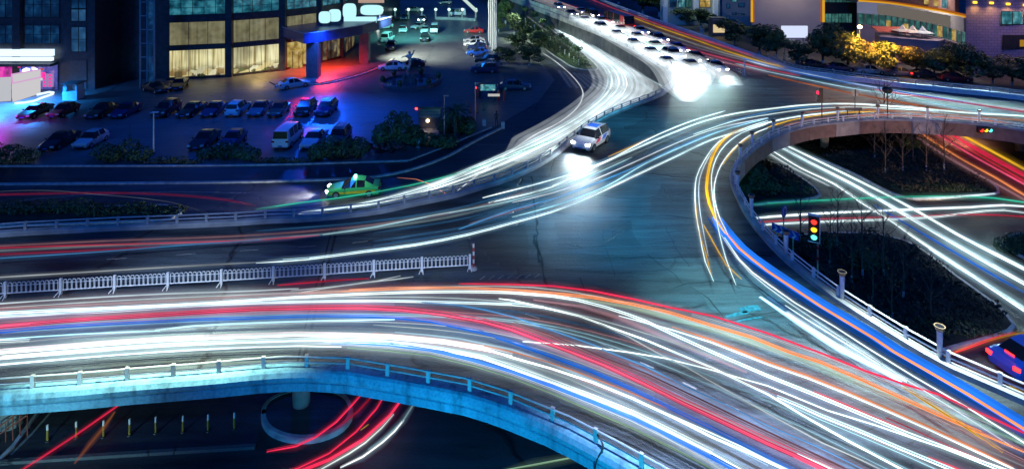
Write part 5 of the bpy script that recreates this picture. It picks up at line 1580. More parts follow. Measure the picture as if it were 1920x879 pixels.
lamp(W(-10, 240) + Vector((0, 0, 3.5)), 3500, (.6, .03, .8), .5, 'neon_pink_light')
kb = W(138, 186)
kiosk = thing('kiosk', 'small guard kiosk with pale panels right of the neon shop', 'kiosk', (kb.x, kb.y, 0))
MB().box((0, 0, .6), (2.0, 1.6, 1.2)).build('base_panel', M_WHITE, kiosk)
MB().box((-.7, -.2, 1.7), (.5, 1.1, 1.0)).build('glass', M_LENS, kiosk)
MB().box((.8, 0, 1.7), (.3, 1.4, 1.0)).build('corner_post', M_WHITE, kiosk)
MB().box((0, 0, 2.28), (2.3, 1.9, .16)).build('roof', M_DKMETAL, kiosk)
lm = W(276, 164)
lat = thing('lattice_mast', 'tall bluish lattice lift mast in the dark recess', 'mast', (lm.x, lm.y, 0))
fr = MB()
for sx in (-1.05, .0, 1.05):
    fr.box((sx, 0, 8.5), (.16, .16, 17))
for k in range(9):
    fr.box((0, -.02, .4 + k * 2.05), (2.1, .12, .12))
fr.build('steel_frame', mat('blue_steel', (.16, .30, .38), .5, var=.2), lat)
MB().box((.52, .15, 8.5), (.9, .04, 16.8)).build('glass_sheet', W_BLUE, lat)

# ------------------------------------------------------------------ buildings on the right
def neon_line(pts, r, m, par):
    return MB().tube(pts, r, 6).build('neon_edge', m, par)
M_NEON = emit('neon_amber', (1.0, .50, .03), .7)
M_NEONO = emit('neon_orange', (1.0, .25, .02), .35)
slab = thing('office_building', 'blank beige slab building edged with amber neon', 'building')
d = 131.0
a, b = WD(1409, 90, d), WD(1543, 90, d)
MB().prism([(a.x, d), (b.x, d), (b.x * (d + 14) / d, d + 14), (a.x * (d + 14) / d + .2, d + 14)], 0, 19).build('wall', mat('beige_render', (.42, .36, .33), .7, var=.08, scale=.3), slab)
for x in (a.x, b.x):
    neon_line([(x, d - .25, 4.5), (x, d - .25, 19)], .24, M_NEON, slab)
    neon_line([(x + (.42 if x < b.x - 1 else -.42), d - .12, 4.5), (x + (.42 if x < b.x - 1 else -.42), d - .12, 19)], .14, M_NEONO, slab)
lamp(((a.x + b.x) / 2, d - 4, 17), 4200, (1.0, .80, .65), 2.0, 'slab_flood_light')
gb_ = thing('apartment_building', 'pale grey building with small dark windows left of the amber edged slab', 'building')
d = 152.0
a, b = WD(1354, 90, d), WD(1412, 90, d)
MB().prism([(a.x, d), (b.x, d), (b.x * (d + 14) / d, d + 14), (a.x * (d + 14) / d + .2, d + 14)], 0, 19).build('wall', M_CLAD, gb_)
for x0, y0, x1, y1 in ((1384, 6, 1395, 14), (1384, 26, 1396, 29), (1372, -4, 1381, 4), (1372, 24, 1381, 28), (1362, 8, 1368, 16), (1362, 30, 1368, 38)):
    pane(gb_, x0, y0, x1, y1, d, W_BLUE if y0 > 0 else W_AQUA, 1, 1)
lb = thing('lit_block', 'pale green washed building with floodlit columns behind the bushes', 'building')
d = 158.0
a, b = WD(1238, 90, d), WD(1350, 90, d)
MB().prism([(a.x, d), (b.x, d), (b.x * (d + 14) / d, d + 14), (a.x * (d + 14) / d + .2, d + 14)], 0, 20).build('wall', mat('pale_render', (.38, .42, .36), .7, var=.15, scale=.3), lb)
for x in (1246, 1304, 1340):
    c = WD(x, 20, d)
    MB().box((c.x, d - .5, 9), (1.1, 1.0, 18)).build('column', M_WHITE, lb)
    lamp((c.x, d - 2, 14), 1600, (.85, 1.0, .75), .4, 'column_flood_light')
for x0, x1, m in ((1256, 1268, W_BLUE), (1272, 1284, W_AQUA), (1286, 1296, W_GREEN), (1312, 1332, W_WARM)):
    pane(lb, x0, -6, x1, 14, d, m, 2, 2)
sh2 = thing('corner_kiosk', 'small shop with a glowing warm window beside the dark bushes', 'shop')
d = 141
a, b = WD(1336, 38, d), WD(1360, 57, d)
MB().box(((a.x + b.x) / 2, d + 1, 2.0), (b.x - a.x + .4, 2, 4.0)).build('wall', M_PANEL_BROWN, sh2)
MB().box(((a.x + b.x) / 2, d - .05, 1.6), (b.x - a.x - .3, .1, 1.8)).build('window', emit('corner_light', (1, .78, .42), .7), sh2)
MB().box(((a.x + b.x) / 2, d - .5, 3.2), (b.x - a.x + .2, 1.2, .9)).build('awning', M_PANEL_BROWN, sh2)
gt = thing('glass_block', 'teal glazed stair block right of the amber edged slab', 'building')
d = 134.0
a, b = WD(1545, 90, d), WD(1606, 90, d)
MB().prism([(a.x, d), (b.x, d), (b.x * (d + 12) / d, d + 12), (a.x * (d + 12) / d + .2, d + 12)], 0, 19).build('wall', M_BLACK, gt)
pane(gt, 1546, -20, 1600, 5, d, W_GREEN, 8, 3)
pane(gt, 1546, 26, 1597, 43, d, W_GREEN, 8, 2)
# the curved mall
mall = thing('shopping_mall', 'curved mall with an amber neon cornice, white fascia and green glazing', 'building')
mp_ = catmull([WD(1608, 10, 129), WD(1660, 10, 125), WD(1715, 10, 118), WD(1768, 10, 111), WD(1811, 10, 104)], 1.2)
mp_ = [Vector((p.x, p.y, 0)) for p in mp_]
MB().sweep(mp_, [(-.6, 0), (.4, 0), (.4, 4.45), (-.6, 4.45)], 1).build('podium_wall', mat('podium_stone', (.22, .16, .19), .6, var=.15, scale=.6), mall)
MB().sweep(mp_, [(-.6, 4.46), (0, 4.46), (0, 6.64), (-.6, 6.64)], 1).build('glazing', W_GREEN, mall)
k = len(mp_)
for i in range(0, k, max(1, k // 12)):
    p = mp_[i]
    MB().box((p.x, p.y - .1, 5.55), (.16, .3, 2.2)).build('mullion', M_STEEL, mall)
for f0, f1, m in ((.22, .33, W_WARM), (.36, .42, W_WARM), (.68, .78, W_WARM), (.80, .90, W_WARM)):
    sg = mp_[int(f0 * k):max(int(f0 * k) + 2, int(f1 * k))]
    MB().sweep(sg, [(.04, 4.6), (.08, 4.6), (.08, 6.5 if f0 > .5 else 5.7), (.04, 6.5 if f0 > .5 else 5.7)], 1).build('window', m, mall)
MB().sweep(mp_, [(-.6, 6.65), (.3, 6.65), (.3, 9.0), (-.6, 9.0)], 1).build('fascia', mat('fascia_white', (.66, .62, .57), .5, var=.06, scale=.4), mall)
MB().sweep(mp_[int(.18 * k):int(.88 * k)], [(.31, 6.75), (.36, 6.75), (.36, 8.7), (.31, 8.7)], 1).build('fascia_sign', emit('fascia_light', (.62, .54, .47), .24), mall)
neon_line([(p.x, p.y - .35, 9.15) for p in mp_], .18, M_NEON, mall)
neon_line([(p.x, p.y - .1, 9.4) for p in mp_], .18, M_NEONO, mall)
up = [Vector((p.x + 1.0, p.y + 4, 0)) for p in mp_]
MB().sweep(up, [(-.6, 9.0), (0, 9.0), (0, 15), (-.6, 15)], 1).build('upper_wall', mat('upper_plum', (.20, .11, .10), .6, var=.2), mall)
MB().prism([(p.x, p.y - .0) for p in mp_] + [(mp_[-1].x + 6, mp_[-1].y + 22), (mp_[0].x, mp_[0].y + 22)], 8.6, 8.98).build('roof', M_GRANITE, mall)
for f in (.72, .80, .92):
    p = up[int(f * (k - 1))]
    MB().box((p.x, p.y - .1, 10.8), (1.6, .2, 1.9)).build('window', W_WARM if f < .9 else W_AQUA, mall)
lamp((mp_[k // 2].x - 1, mp_[k // 2].y - 5, 14), 7000, (1.0, .85, .75), 2.0, 'fascia_flood_light')
pb = thing('tiled_building', 'plum tiled building at the right edge with a row of amber wall lamps', 'building')
d = 103.0
a = WD(1811, 90, d)
tl = bpy.data.materials.new('plum_tiles')
tl.use_nodes = True
N, L = tl.node_tree.nodes, tl.node_tree.links
bk = N.new('ShaderNodeTexBrick')
bk.inputs['Scale'].default_value = 0.55
bk.inputs['Mortar Size'].default_value = 0.012
bk.inputs['Color1'].default_value = (.26, .20, .27, 1)
bk.inputs['Color2'].default_value = (.21, .17, .23, 1)
bk.inputs['Mortar'].default_value = (.09, .07, .09, 1)
mpn = N.new('ShaderNodeMapping')
mpn.inputs['Rotation'].default_value = (PI / 2, 0, 0)
tcn = N.new('ShaderNodeTexCoord')
L.new(tcn.outputs['Object'], mpn.inputs[0])
L.new(mpn.outputs[0], bk.inputs['Vector'])
L.new(bk.outputs['Color'], N['Principled BSDF'].inputs['Base Color'])
N['Principled BSDF'].inputs['Roughness'].default_value = .5
MB().prism([(a.x, d), (a.x + 42, d - 4), (a.x + 42, d + 20), (a.x * (d + 20) / d + .3, d + 20)], 0, 18).build('wall', tl, pb)
def on_wall(x):
    t = (WD(x, 0, d).x - a.x) / 42.0
    return d - 4 * t - .02
for x, y in ((1827, 5), (1858, 6), (1889, 8), (1921, 10), (1955, 12)):
    dd = on_wall(x)
    c = WD(x, y, dd)
    w = MB().box((c.x, c.y - .15, c.z), (.5, .3, .35)).build('wall_lamp', emit('wall_lamp_light', (1.0, .60, .05), 2.2), pb)
    lamp((c.x, c.y - .7, c.z - .35), 330, (1.0, .55, .12), .15, 'wall_lamp_glow')
dd = on_wall(1900)
pane(pb, 1877, 22, 1960, 46, dd, W_AQUA, 4, 1)
c0, c1 = WD(1880, 66, dd), WD(1960, 92, dd)
MB().box(((c0.x + c1.x) / 2, dd - .05, (c0.z + c1.z) / 2), (c1.x - c0.x, .1, c0.z - c1.z)).build('opening', M_BLACK, pb)
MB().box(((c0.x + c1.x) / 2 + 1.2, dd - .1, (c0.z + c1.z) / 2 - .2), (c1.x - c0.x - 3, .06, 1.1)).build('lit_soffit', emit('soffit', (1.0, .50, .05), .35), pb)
lamp((a.x + 6, d - 6, 14), 2200, (.75, .5, 1.0), 2.0, 'tiled_wall_flood')
bbd = sign_board('overexposed blue white billboard among the trees', 1465, 49, 1514, 71, 117, emit('billboard_light', (.62, .70, .95), 1.1), False, zbase=0, name='billboard')
bbd['category'] = 'billboard'
lamp(WD(1490, 62, 114), 900, (.6, .7, 1.0), .6, 'billboard_spill')
for i, (x, y) in enumerate([(1692, 70), (1711, 70), (1730, 72)]):
    p = WD(x, y, 114 - i)
    t = thing('tent', ['peaked pavilion tent on the mall terrace, left one', 'peaked pavilion tent on the mall terrace, middle one', 'palest peaked tent on the mall terrace, right one'][i], 'tent', (p.x, p.y, 4.4), 0, 'tents on the mall terrace')
    MB().add([(-1.3, -1.3, .9), (1.3, -1.3, .9), (1.3, 1.3, .9), (-1.3, 1.3, .9), (0, 0, 2.1), (0, -.75, 1.25), (.75, 0, 1.25), (0, .75, 1.25), (-.75, 0, 1.25)], [(0, 1, 5), (1, 6, 5), (1, 2, 6), (2, 7, 6), (2, 3, 7), (3, 8, 7), (3, 0, 8), (0, 5, 8), (5, 6, 4), (6, 7, 4), (7, 8, 4), (8, 5, 4)]).build('canvas', mat('canvas', (.52, .42, .34), .8, var=.15) if i < 2 else M_LIME, t)
    for sx in (-1.2, 1.2):
        for sy in (-1.2, 1.2):
            MB().cyl((sx, sy, 0), (sx, sy, .92), .05, n=6).build('leg', M_STEEL, t)
p = WD(1665, 70, 116)
aw = thing('awning', 'red awning on the mall terrace left of the tents', 'awning', (p.x, p.y, 4.3))
MB().add([(-2.6, -1.2, .8), (2.8, -1.2, .6), (2.8, 1, 1.3), (-2.6, 1, 1.4), (-2.6, -1.2, .65), (2.8, -1.2, .45), (2.8, 1, 1.15), (-2.6, 1, 1.25)], [(0, 1, 2, 3), (7, 6, 5, 4), (0, 4, 5, 1), (1, 5, 6, 2), (2, 6, 7, 3), (3, 7, 4, 0)]).build('canvas', mat('red_canvas', (.5, .10, .06), .7, var=.2), aw)
MB().cyl((-2.4, -1.1, 0), (-2.4, -1.1, .72), .05, n=6).build('leg', M_STEEL, aw)
MB().cyl((2.6, -1.1, 0), (2.6, -1.1, .5), .05, n=6).build('leg', M_STEEL, aw)
terr = thing('terrace', 'raised terrace in front of the curved mall that carries the tents', 'terrace')
pt = [WD(1640, 70, 121), WD(1650, 70, 113), WD(1760, 70, 108.5), WD(1772, 70, 110)]
MB().prism([(p_.x, p_.y) for p_ in pt], 0, 4.38).build('terrace_base', mat('podium_stone', (.22, .16, .19), .6), terr)
M_STARL = emit('street_lamp_light', (1.0, .80, .40), 30.0)
lp = W(1613, 139)
sl = thing('street_lamp', 'dazzling warm street lamp standing over the yellow lit trees', 'street lamp', (lp.x, 104.5, 0))
sl.location.x = WD(1612, 50, 104.5).x
MB().cyl((0, 0, 0), (0, 0, 7.2), .09, .06, 8).build('pole', M_STEEL, sl)
MB().lathe((0, 0, 7.15), [(.05, 0), (.3, .1), (.36, .3), (.2, .5), (.03, .55)], 12).build('globe', M_STARL, sl, True)
lamp((sl.location.x, 103.0, 7.6), 9500, (1.0, .45, .06), .3, 'street_lamp_light')
lamp((sl.location.x + 3.5, 100.6, 7.2), 8000, (1.0, .45, .06), .3, 'street_lamp_light')

# ------------------------------------------------------------------ trees and shrubs
def leaf_mesh(name, blobs, n, size, m, seed, parent):
    rnd = random.Random(seed)
    b = MB()
    for _ in range(n):
        c, r = rnd.choice(blobs)
        while True:
            v = Vector((rnd.uniform(-1, 1), rnd.uniform(-1, 1), rnd.uniform(-1, 1)))
            if 0.25 < v.length < 1:
                break
        v = v.normalized() * (v.length ** .55)
        p = Vector(c) + Vector((v.x * r[0], v.y * r[1], v.z * r[2]))
        nrm = (v + Vector((rnd.uniform(-1, 1), rnd.uniform(-1, 1), rnd.uniform(-.4, 1.2)))).normalized()
        t = nrm.orthogonal().normalized()
        t = (Matrix.Rotation(rnd.uniform(0, 6.28), 3, nrm) @ t)
        u = nrm.cross(t)
        s = size * rnd.uniform(.6, 1.4)
        b.add([p - t * s, p + u * s * .45, p + t * s, p - u * s * .45], [(0, 1, 2, 3)])
    return b.build(name, m, parent, fix=False)
def crown_blobs(rnd, rad, h, k=9):
    bl = []
    for i in range(k):
        a = rnd.uniform(0, 6.28)
        q = rnd.uniform(.15, .72)
        r = rad * rnd.uniform(.32, .55)
        bl.append(((math.cos(a) * rad * q, math.sin(a) * rad * q, h * rnd.uniform(.35, .88)), (r, r, r * .75)))
    bl.append(((0, 0, h * .72), (rad * .55, rad * .55, h * .22)))
    return bl
TREE_P = []
def tree_proto(seed, m, rad=2.6, h=6.2, n=3000, size=.22):
    rnd = random.Random(seed)
    t = thing('tree', 'tree', 'tree')
    b = MB()
    b.tube([(0, 0, 0), (rnd.uniform(-.1, .1), 0, h * .25), (rnd.uniform(-.2, .2), rnd.uniform(-.2, .2), h * .6)], [.19, .14, .07], 7)
    for i in range(6):
        a = i * 1.05 + rnd.uniform(-.3, .3)
        z = h * rnd.uniform(.25, .45)
        b.tube([(0, 0, z), (math.cos(a) * rad * .4, math.sin(a) * rad * .4, z + h * .16), (math.cos(a) * rad * .75, math.sin(a) * rad * .75, z + h * .28)], [.08, .05, .02], 5)
    b.build('trunk', M_BARK, t)
    MB().lathe((0, 0, 0.0), [(.205, 0), (.185, .9)], 8).build('limewash_band', M_LIME, t)
    leaf_mesh('crown', crown_blobs(rnd, rad, h), n, size, m, seed, t)
    return t
for i, m in enumerate((M_LEAF, M_LEAF2, M_LEAF3)):
    TREE_P.append([tree_proto(11 + i, m), False])
def tree(x, y, hpx, wpx, label, kind=0, group=None, rz=None):
    p = W(x, y)
    s = hpx * p.y / F_PX / 6.2
    pr = TREE_P[kind]
    o = pr[0] if not pr[1] else copy_tree(pr[0])
    pr[1] = True
    if 'group' in o:
        del o['group']
    o.location = p
    sw = wpx * 1.15 * p.y / F_PX / 5.6
    o.scale = (sw, sw, s)
    o.rotation_euler = (0, 0, random.uniform(0, 6) if rz is None else rz)
    return tag(o, label, 'tree', group)
gt_ = 'trees along the street behind the far railing'
for x, y, h, w, k, lab in [
 (1378, 84, 50, 62, 0, 'dark tree leftmost in the row behind the far railing, below the neon slab'),
 (1424, 103, 62, 60, 0, 'dark tree second in the row, in front of the beige slab'),
 (1456, 111, 60, 46, 1, 'dark tree left of the billboard'),
 (1498, 119, 46, 62, 0, 'low dark tree under the billboard'),
 (1543, 126, 86, 62, 0, 'tall dark tree between billboard and street lamp'),
 (1590, 133, 80, 78, 1, 'tree lit bright yellow right under the street lamp'),
 (1632, 137, 60, 60, 2, 'tree glowing amber just right of the street lamp'),
 (1664, 140, 66, 66, 1, 'tree lit yellow in front of the red awning'),
 (1718, 144, 58, 64, 2, 'dim olive tree below the tents'),
 (1752, 147, 56, 58, 0, 'dark tree right of the tents'),
 (1782, 150, 74, 62, 0, 'tall dark tree below the warm mall windows'),
 (1822, 153, 70, 74, 0, 'broad dark tree in front of the tiled building'),
 (1862, 157, 46, 50, 2, 'low tree with amber glints near the right edge'),
 (1898, 160, 52, 66, 2, 'olive tree at the right edge before the tiled building'),
 (1945, 163, 60, 70, 0, 'dark tree just outside the right edge'),
]:
    tree(x, y, h, w, lab, k, gt_)
gt_ = 'green trees beyond the far road'
for x, y, h, w, k, lab in [(1205, 26, 60, 70, 0, 'dark green tree at the top beside the far road, left one'), (1236, 32, 62, 56, 1, 'green tree at the top with an amber lamp behind'), (1282, 46, 34, 44, 0, 'low green tree before the floodlit columns, left one'), (1314, 54, 42, 48, 1, 'brighter green tree before the floodlit columns'), (1334, 58, 30, 34, 0, 'dark low tree beside the small glowing shop'), (1160, 8, 50, 60, 0, 'dark tree at the top edge above the bus')]:
    tree(x, y, h, w, lab, k, gt_)
gt_ = 'dense trees behind the flagpoles'
for x, y, h, w, k, lab in [(948, 46, 50, 44, 1, 'green tree right behind the flagpole tops'), (964, 66, 44, 40, 1, 'bright green tree below the flagpoles, upper of the clump'), (982, 80, 44, 44, 0, 'round dark tree in the middle of the clump by the flagpoles'), (1008, 100, 46, 52, 0, 'round dark tree nearest the start of the white motorcycle thread'), (970, 96, 36, 44, 0, 'dark tree in the shade left in the clump'), (992, 122, 40, 48, 0, 'dark tree over the waiting dark blue sedan'), (950, 120, 34, 40, 0, 'low dark tree behind the nearest parked off-roader'), (935, 60, 30, 26, 1, 'small green tree between parked cars and flagpoles')]:
    tree(x, y, h, w, lab, k, gt_)
# young trees on the verge: pale stems, little tufts
YP = None
def young(x, y, h, label):
    global YP
    p = W(x, y)
    if YP is None:
        t = thing('young_tree', label, 'tree')
        MB().tube([(0, 0, 0), (.03, .02, 1.4), (.05, 0, 2.6)], [.07, .05, .03], 6).build('trunk', M_BARK, t)
        MB().lathe((0, 0, 0), [(.085, 0), (.075, 1.0)], 7).build('limewash_band', M_LIME, t)
        bl = [((0, 0, 2.9), (.75, .75, .35)), ((.35, 0, 2.6), (.5, .5, .3)), ((-.3, .2, 2.7), (.5, .5, .3))]
        leaf_mesh('crown', bl, 240, .16, M_LEAF, 5, t)
        YP = t
        o = t
    else:
        o = copy_tree(YP)
    s = h * p.y / F_PX / 3.2
    o.location = (p.x, p.y, .12)
    o.scale = (s * 1.1, s * 1.1, s)
    o.rotation_euler = (0, 0, random.uniform(0, 6))
    return tag(o, label, 'tree', 'young trees on the verge')
for x, y, h, lab in [(985, 44, 30, 'young tree at the far tip of the verge'), (1002, 58, 34, 'young tree beside the round dark trees, upper one'), (1018, 66, 30, 'bushier young tree a third down the verge'), (1032, 78, 30, 'young tree half way down the verge'), (1050, 98, 34, 'young tree fourth from the lower tip of the verge'), (1059, 104, 32, 'young tree third from the lower tip of the verge'), (1067, 111, 32, 'young tree second from the lower tip of the verge'), (1076, 117, 32, 'young tree close to the lower tip of the verge'), (1085, 124, 36, 'last young tree at the lower tip of the verge')]:
    young(x, y, h, lab)
# hedges and bushes
def bush(name, label, x0, x1, ybase, hpx, m, n=900, size=.13, cat='bush', group=None, depth=1.0, seed=3, spiky=False):
    a, b = W(x0, ybase), W(x1, ybase)
    w = b.x - a.x
    h = hpx * a.y / F_PX
    t = thing(name, label, cat, ((a.x + b.x) / 2, a.y + depth, 0), 0, group)
    rnd = random.Random(seed)
    bl = []
    k = max(4, int(w / 1.1))
    for i in range(k):
        f = (i + .5) / k
        e = math.sin(PI * min(1, max(0, f))) ** .4
        hh = h * e * rnd.uniform(.7, 1.0)
        bl.append((((f - .5) * w, rnd.uniform(-.3, .3) * depth, hh * .5), (max(.5, w / k * .9), depth * .8, hh * .5)))
    leaf_mesh('foliage', bl, n, size, m, seed, t)
    st = MB()
    st.tube([(-.45 * w, 0, .02), (.45 * w, 0, .02)], .03, 5)
    for i in range(k):
        f = (i + .5) / k
        st.cyl(((f - .5) * w, 0, 0), ((f - .5) * w + rnd.uniform(-.15, .15), 0, h * .55), .05, .02, 5)
    st.build('stems', M_BARK, t)
    return t
gh = 'dark bushes along the car park edge'
bush('bush', 'dark bush at the left edge of the car park', -60, 40, 316, 44, M_LEAF, 1400, .16, group=gh, seed=1, depth=1.4)
bush('bush', 'dark bush below the silver hatchback', 160, 262, 310, 44, M_LEAF, 1800, .16, group=gh, seed=2, depth=1.4)
bush('bush', 'dark bush in front of the middle pair of near row cars', 365, 472, 306, 40, M_LEAF, 1800, .16, group=gh, seed=3, depth=1.4)
bush('bush', 'tall dark bush that half hides the off-roader by the van', 578, 676, 306, 56, M_LEAF, 2200, .17, group=gh, seed=4, depth=1.6)
bush('bush', 'low reddish hedge strip beside the white lamp post', 262, 365, 311, 14, M_LEAF3, 700, .12, group=gh, seed=5, depth=.6)
bush('bush', 'low hedge strip in front of the white minibus', 478, 578, 309, 13, M_LEAF3, 700, .12, group=gh, seed=6, depth=.6)
bush('bush', 'big glossy dark bush by the red lamp at the gate', 700, 782, 282, 78, M_LEAF, 2600, .2, group=gh, seed=7, depth=1.8)
bush('bush', 'low dark bushes on the sloping corner below the palm', 770, 850, 283, 34, M_LEAF, 1600, .16, group=gh, seed=8, depth=1.4)
bush('bush', 'dark bush under the palm', 822, 886, 258, 50, M_LEAF, 1800, .18, group=gh, seed=9, depth=1.6)
bush('bush', 'green planter shrubs along the glowing ground floor window of the hotel', 334, 380, 148, 13, M_LEAF2, 500, .14, seed=21, depth=.4)
hd = bush('hedge', 'long clipped dark hedge on the verge behind the left railing', -200, 322, 411, 26, M_LEAF, 5200, .11, 'hedge', seed=10, depth=1.2)
gi = 'dark shrubs on the islands under the loop'
bush('bush', 'dark shrub mass on the left island under the loop', 1398, 1466, 378, 70, M_LEAF, 2200, .14, group=gi, seed=11, depth=1.6)
bush('bush', 'dark shrub on the pointed end of the left island', 1466, 1530, 372, 32, M_LEAF, 1500, .13, group=gi, seed=12, depth=1.2)
bush('bush', 'low dark shrubs along the lower edge of the grassy island', 1690, 1860, 363, 14, M_LEAF, 1800, .10, group=gi, seed=13, depth=.9)
bush('bush', 'dark shrub against the columns of the loop', 1700, 1740, 290, 34, M_LEAF, 900, .14, group=gi, seed=14, depth=1)
bush('bush', 'dark shrub on the small island at the right edge', 1890, 1990, 486, 46, M_LEAF, 1500, .12, group=gi, seed=15, depth=1)
bush('bush', 'brownish shrub among the bare trees of the near island', 1600, 1680, 520, 48, M_LEAF3, 900, .11, group=gi, seed=16, depth=1)
bush('bush', 'low dark shrubs at the lower rim of the near island', 1700, 1890, 640, 20, M_LEAF3, 1500, .09, group=gi, seed=17, depth=1)
bush('bush', 'dark shrubs behind the traffic light on the near island', 1490, 1590, 478, 26, M_LEAF, 1200, .10, group=gi, seed=18, depth=1)
# palm
pp = W(852, 262)
palm = thing('palm_tree', 'short palm with spiky fronds near the gate', 'tree', (pp.x, pp.y, 0))
MB().tube([(0, 0, 0), (.1, 0, 1.6), (.05, 0, 3.2)], [.2, .17, .14], 8).build('trunk', M_BARK, palm)
fb = MB()
rnd = random.Random(4)
for i in range(26):
    a = i * 2.4
    up_ = rnd.uniform(.2, 1.1)
    ln = rnd.uniform(1.5, 2.1)
    pts = [Vector((math.cos(a) * ln * f, math.sin(a) * ln * f, 3.2 + up_ * f * 1.4 - f * f * 1.1)) for f in (0, .25, .5, .75, 1)]
    for j in range(4):
        d_ = (pts[j + 1] - pts[j])
        sdv = Vector((-d_.y, d_.x, 0)).normalized() * (.20 if j < 3 else .1)
        fb.add([pts[j] - sdv, pts[j + 1] - sdv * .8, pts[j + 1] + sdv * .8, pts[j] + sdv], [(0, 1, 2, 3)])
fb.build('fronds', M_LEAF, palm, fix=False)
# bare winter trees on the islands
BP = {}
def bare(x, y, h, label, group, kind=0):
    p = W(x, y)
    if kind not in BP:
        rnd = random.Random(20 + kind)
        t = thing('bare_tree', label, 'tree')
        b = MB()
        b.tube([(0, 0, 0), (.05, 0, 1.5), (.0, .05, 3.2), (.08, 0, 5.0)], [.075, .06, .04, .015], 6)
        def grow(p0, d_, ln, r, dep):
            p1 = p0 + d_ * ln * .5 + Vector((rnd.uniform(-.05, .05), rnd.uniform(-.05, .05), .05))
            p2 = p0 + d_ * ln
            b.tube([p0, p1, p2], [r, r * .7, r * .35], 4)
            if dep:
                for _ in range(3):
                    nd = (d_ + Vector((rnd.uniform(-.7, .7), rnd.uniform(-.7, .7), rnd.uniform(-.1, .6)))).normalized()
                    grow(p0.lerp(p2, rnd.uniform(.4, .95)), nd, ln * .6, r * .5, dep - 1)
        for i in range(9):
            a = i * 2.4
            z = 1.3 + i * .36
            grow(Vector((0, 0, z)), Vector((math.cos(a) * .7, math.sin(a) * .7, .9)).normalized(), 1.5 - i * .06, .03, 2)
        b.build('branches', M_BARK, t)
        MB().lathe((0, 0, 0), [(.09, 0), (.08, .6)], 7).build('limewash_band', M_LIME, t)
        BP[kind] = t
        o = t
    else:
        o = copy_tree(BP[kind])
    s = h / 5.0
    o.location = (p.x, p.y, .1)
    o.scale = (s, s, s)
    o.rotation_euler = (0, 0, random.uniform(0, 6))
    return tag(o, label, 'tree', group)
gi2 = 'bare saplings on the grassy island under the loop'
for i, (x, y, h, lab) in enumerate([(1640, 301, 4.0, 'bare sapling farthest left on the grassy island'), (1660, 326, 4.2, 'bare sapling with a limewashed foot, left front of the grassy island'), (1654, 281, 3.6, 'bare sapling close under the loop on the grassy island'), (1693, 323, 4.2, 'bare sapling in the middle front of the grassy island'), (1712, 303, 4.0, 'bare sapling behind the middle of the grassy island'), (1737, 323, 4.4, 'bare sapling right of the middle on the grassy island'), (1770, 321, 5.0, 'tallest bare sapling, by the red streaks on the grassy island')]):
    bare(x, y, h, lab, gi2, i % 2)
gi3 = 'bare trees on the near island inside the loop'
for i, (x, y, h, lab) in enumerate([(1556, 503, 4.0, 'bare tree behind the traffic light on the near island'), (1597, 533, 4.2, 'bare tree by the upper cup lamp on the near island'), (1617, 524, 5.0, 'large twiggy bare tree in the middle of the near island'), (1657, 523, 4.6, 'bare tree right of the large twiggy one'), (1636, 571, 3.6, 'small bare tree in the dark middle of the near island'), (1694, 563, 4.0, 'bare tree with a bright limewashed foot on the near island'), (1673, 602, 3.4, 'bare tree near the railing on the near island'), (1746, 607, 4.0, 'bare tree above the lower cup lamp'), (1500, 455, 4.6, 'bare tree beside the blue chevron board'), (1570, 462, 4.2, 'bare tree at the upper rim of the near island')]):
    bare(x, y, h, lab, gi3, i % 2)
bare(1657, 262, 6.4, 'lone bare tree rising in front of the loop railing', 'lone bare trees', 1)

# ground cover on the islands: too much to count
def cover(name, label, polys, n, hmax, size, m, seed):
    rnd = random.Random(seed)
    b = MB()
    for pts, share in polys:
        w = [W(x, y) for x, y in pts]
        xs = [p.x for p in w]
        ys = [p.y for p in w]
        c = 0
        while c < n * share:
            x, y = rnd.uniform(min(xs), max(xs)), rnd.uniform(min(ys), max(ys))
            ins = False
            for i in range(len(w)):
                a, q = w[i], w[i - 1]
                if (a.y > y) != (q.y > y) and x < (q.x - a.x) * (y - a.y) / (q.y - a.y) + a.x:
                    ins = not ins
            if not ins:
                continue
            c += 1
            hh = hmax * (.35 + .65 * (.5 + .5 * math.sin(x * 1.3 + 2 * math.sin(y * .9))))
            p = Vector((x, y, .14 + hh * rnd.random() ** .6))
            nrm = Vector((rnd.uniform(-1, 1), rnd.uniform(-1, 1), rnd.uniform(.1, 1))).normalized()
            t = nrm.orthogonal().normalized()
            t = Matrix.Rotation(rnd.uniform(0, 6.28), 3, nrm) @ t
            u = nrm.cross(t)
            s = size * rnd.uniform(.5, 1.4)
            b.add([p - t * s, p + u * s * .5, p + t * s, p - u * s * .5], [(0, 1, 2, 3)])
    o = b.build(name, m, fix=False)
    o['kind'] = 'stuff'
    return tag(o, label, 'ground cover')
cover('ground_cover', 'dark leafy ground cover on the islands under the loop', [([(1400, 304), (1440, 308), (1500, 338), (1526, 360), (1440, 376), (1398, 380)], .15), ([(1490, 272), (1540, 260), (1620, 250), (1720, 260), (1790, 306), (1860, 354), (1800, 365), (1700, 368), (1604, 326)], .4), ([(1420, 456), (1480, 450), (1560, 444), (1640, 447), (1698, 460), (1786, 523), (1874, 590), (1890, 612), (1800, 642), (1700, 662), (1600, 634), (1480, 540)], .45)], 13000, .7, .13, M_DRY, 31)
cover('ground_cover', 'low green planting along the verge of young trees', [([(965, 34), (985, 32), (1048, 74), (1095, 108), (1108, 128), (1085, 126), (1050, 108), (1002, 74), (972, 48)], 1.0)], 5000, .7, .16, M_LEAF2, 32)
lamp(W(985, 62) + Vector((0, -2, 10)), 15000, (.75, 1.0, .72), .6, 'verge_tree_fill', target=W(990, 70), size=110)  # unseen spots added to brighten the green of the verge trees
lamp(W(1085, 120) + Vector((-3, -2, 9)), 5000, (.75, 1.0, .80), .6, 'verge_tree_fill', target=W(1075, 115), size=100)

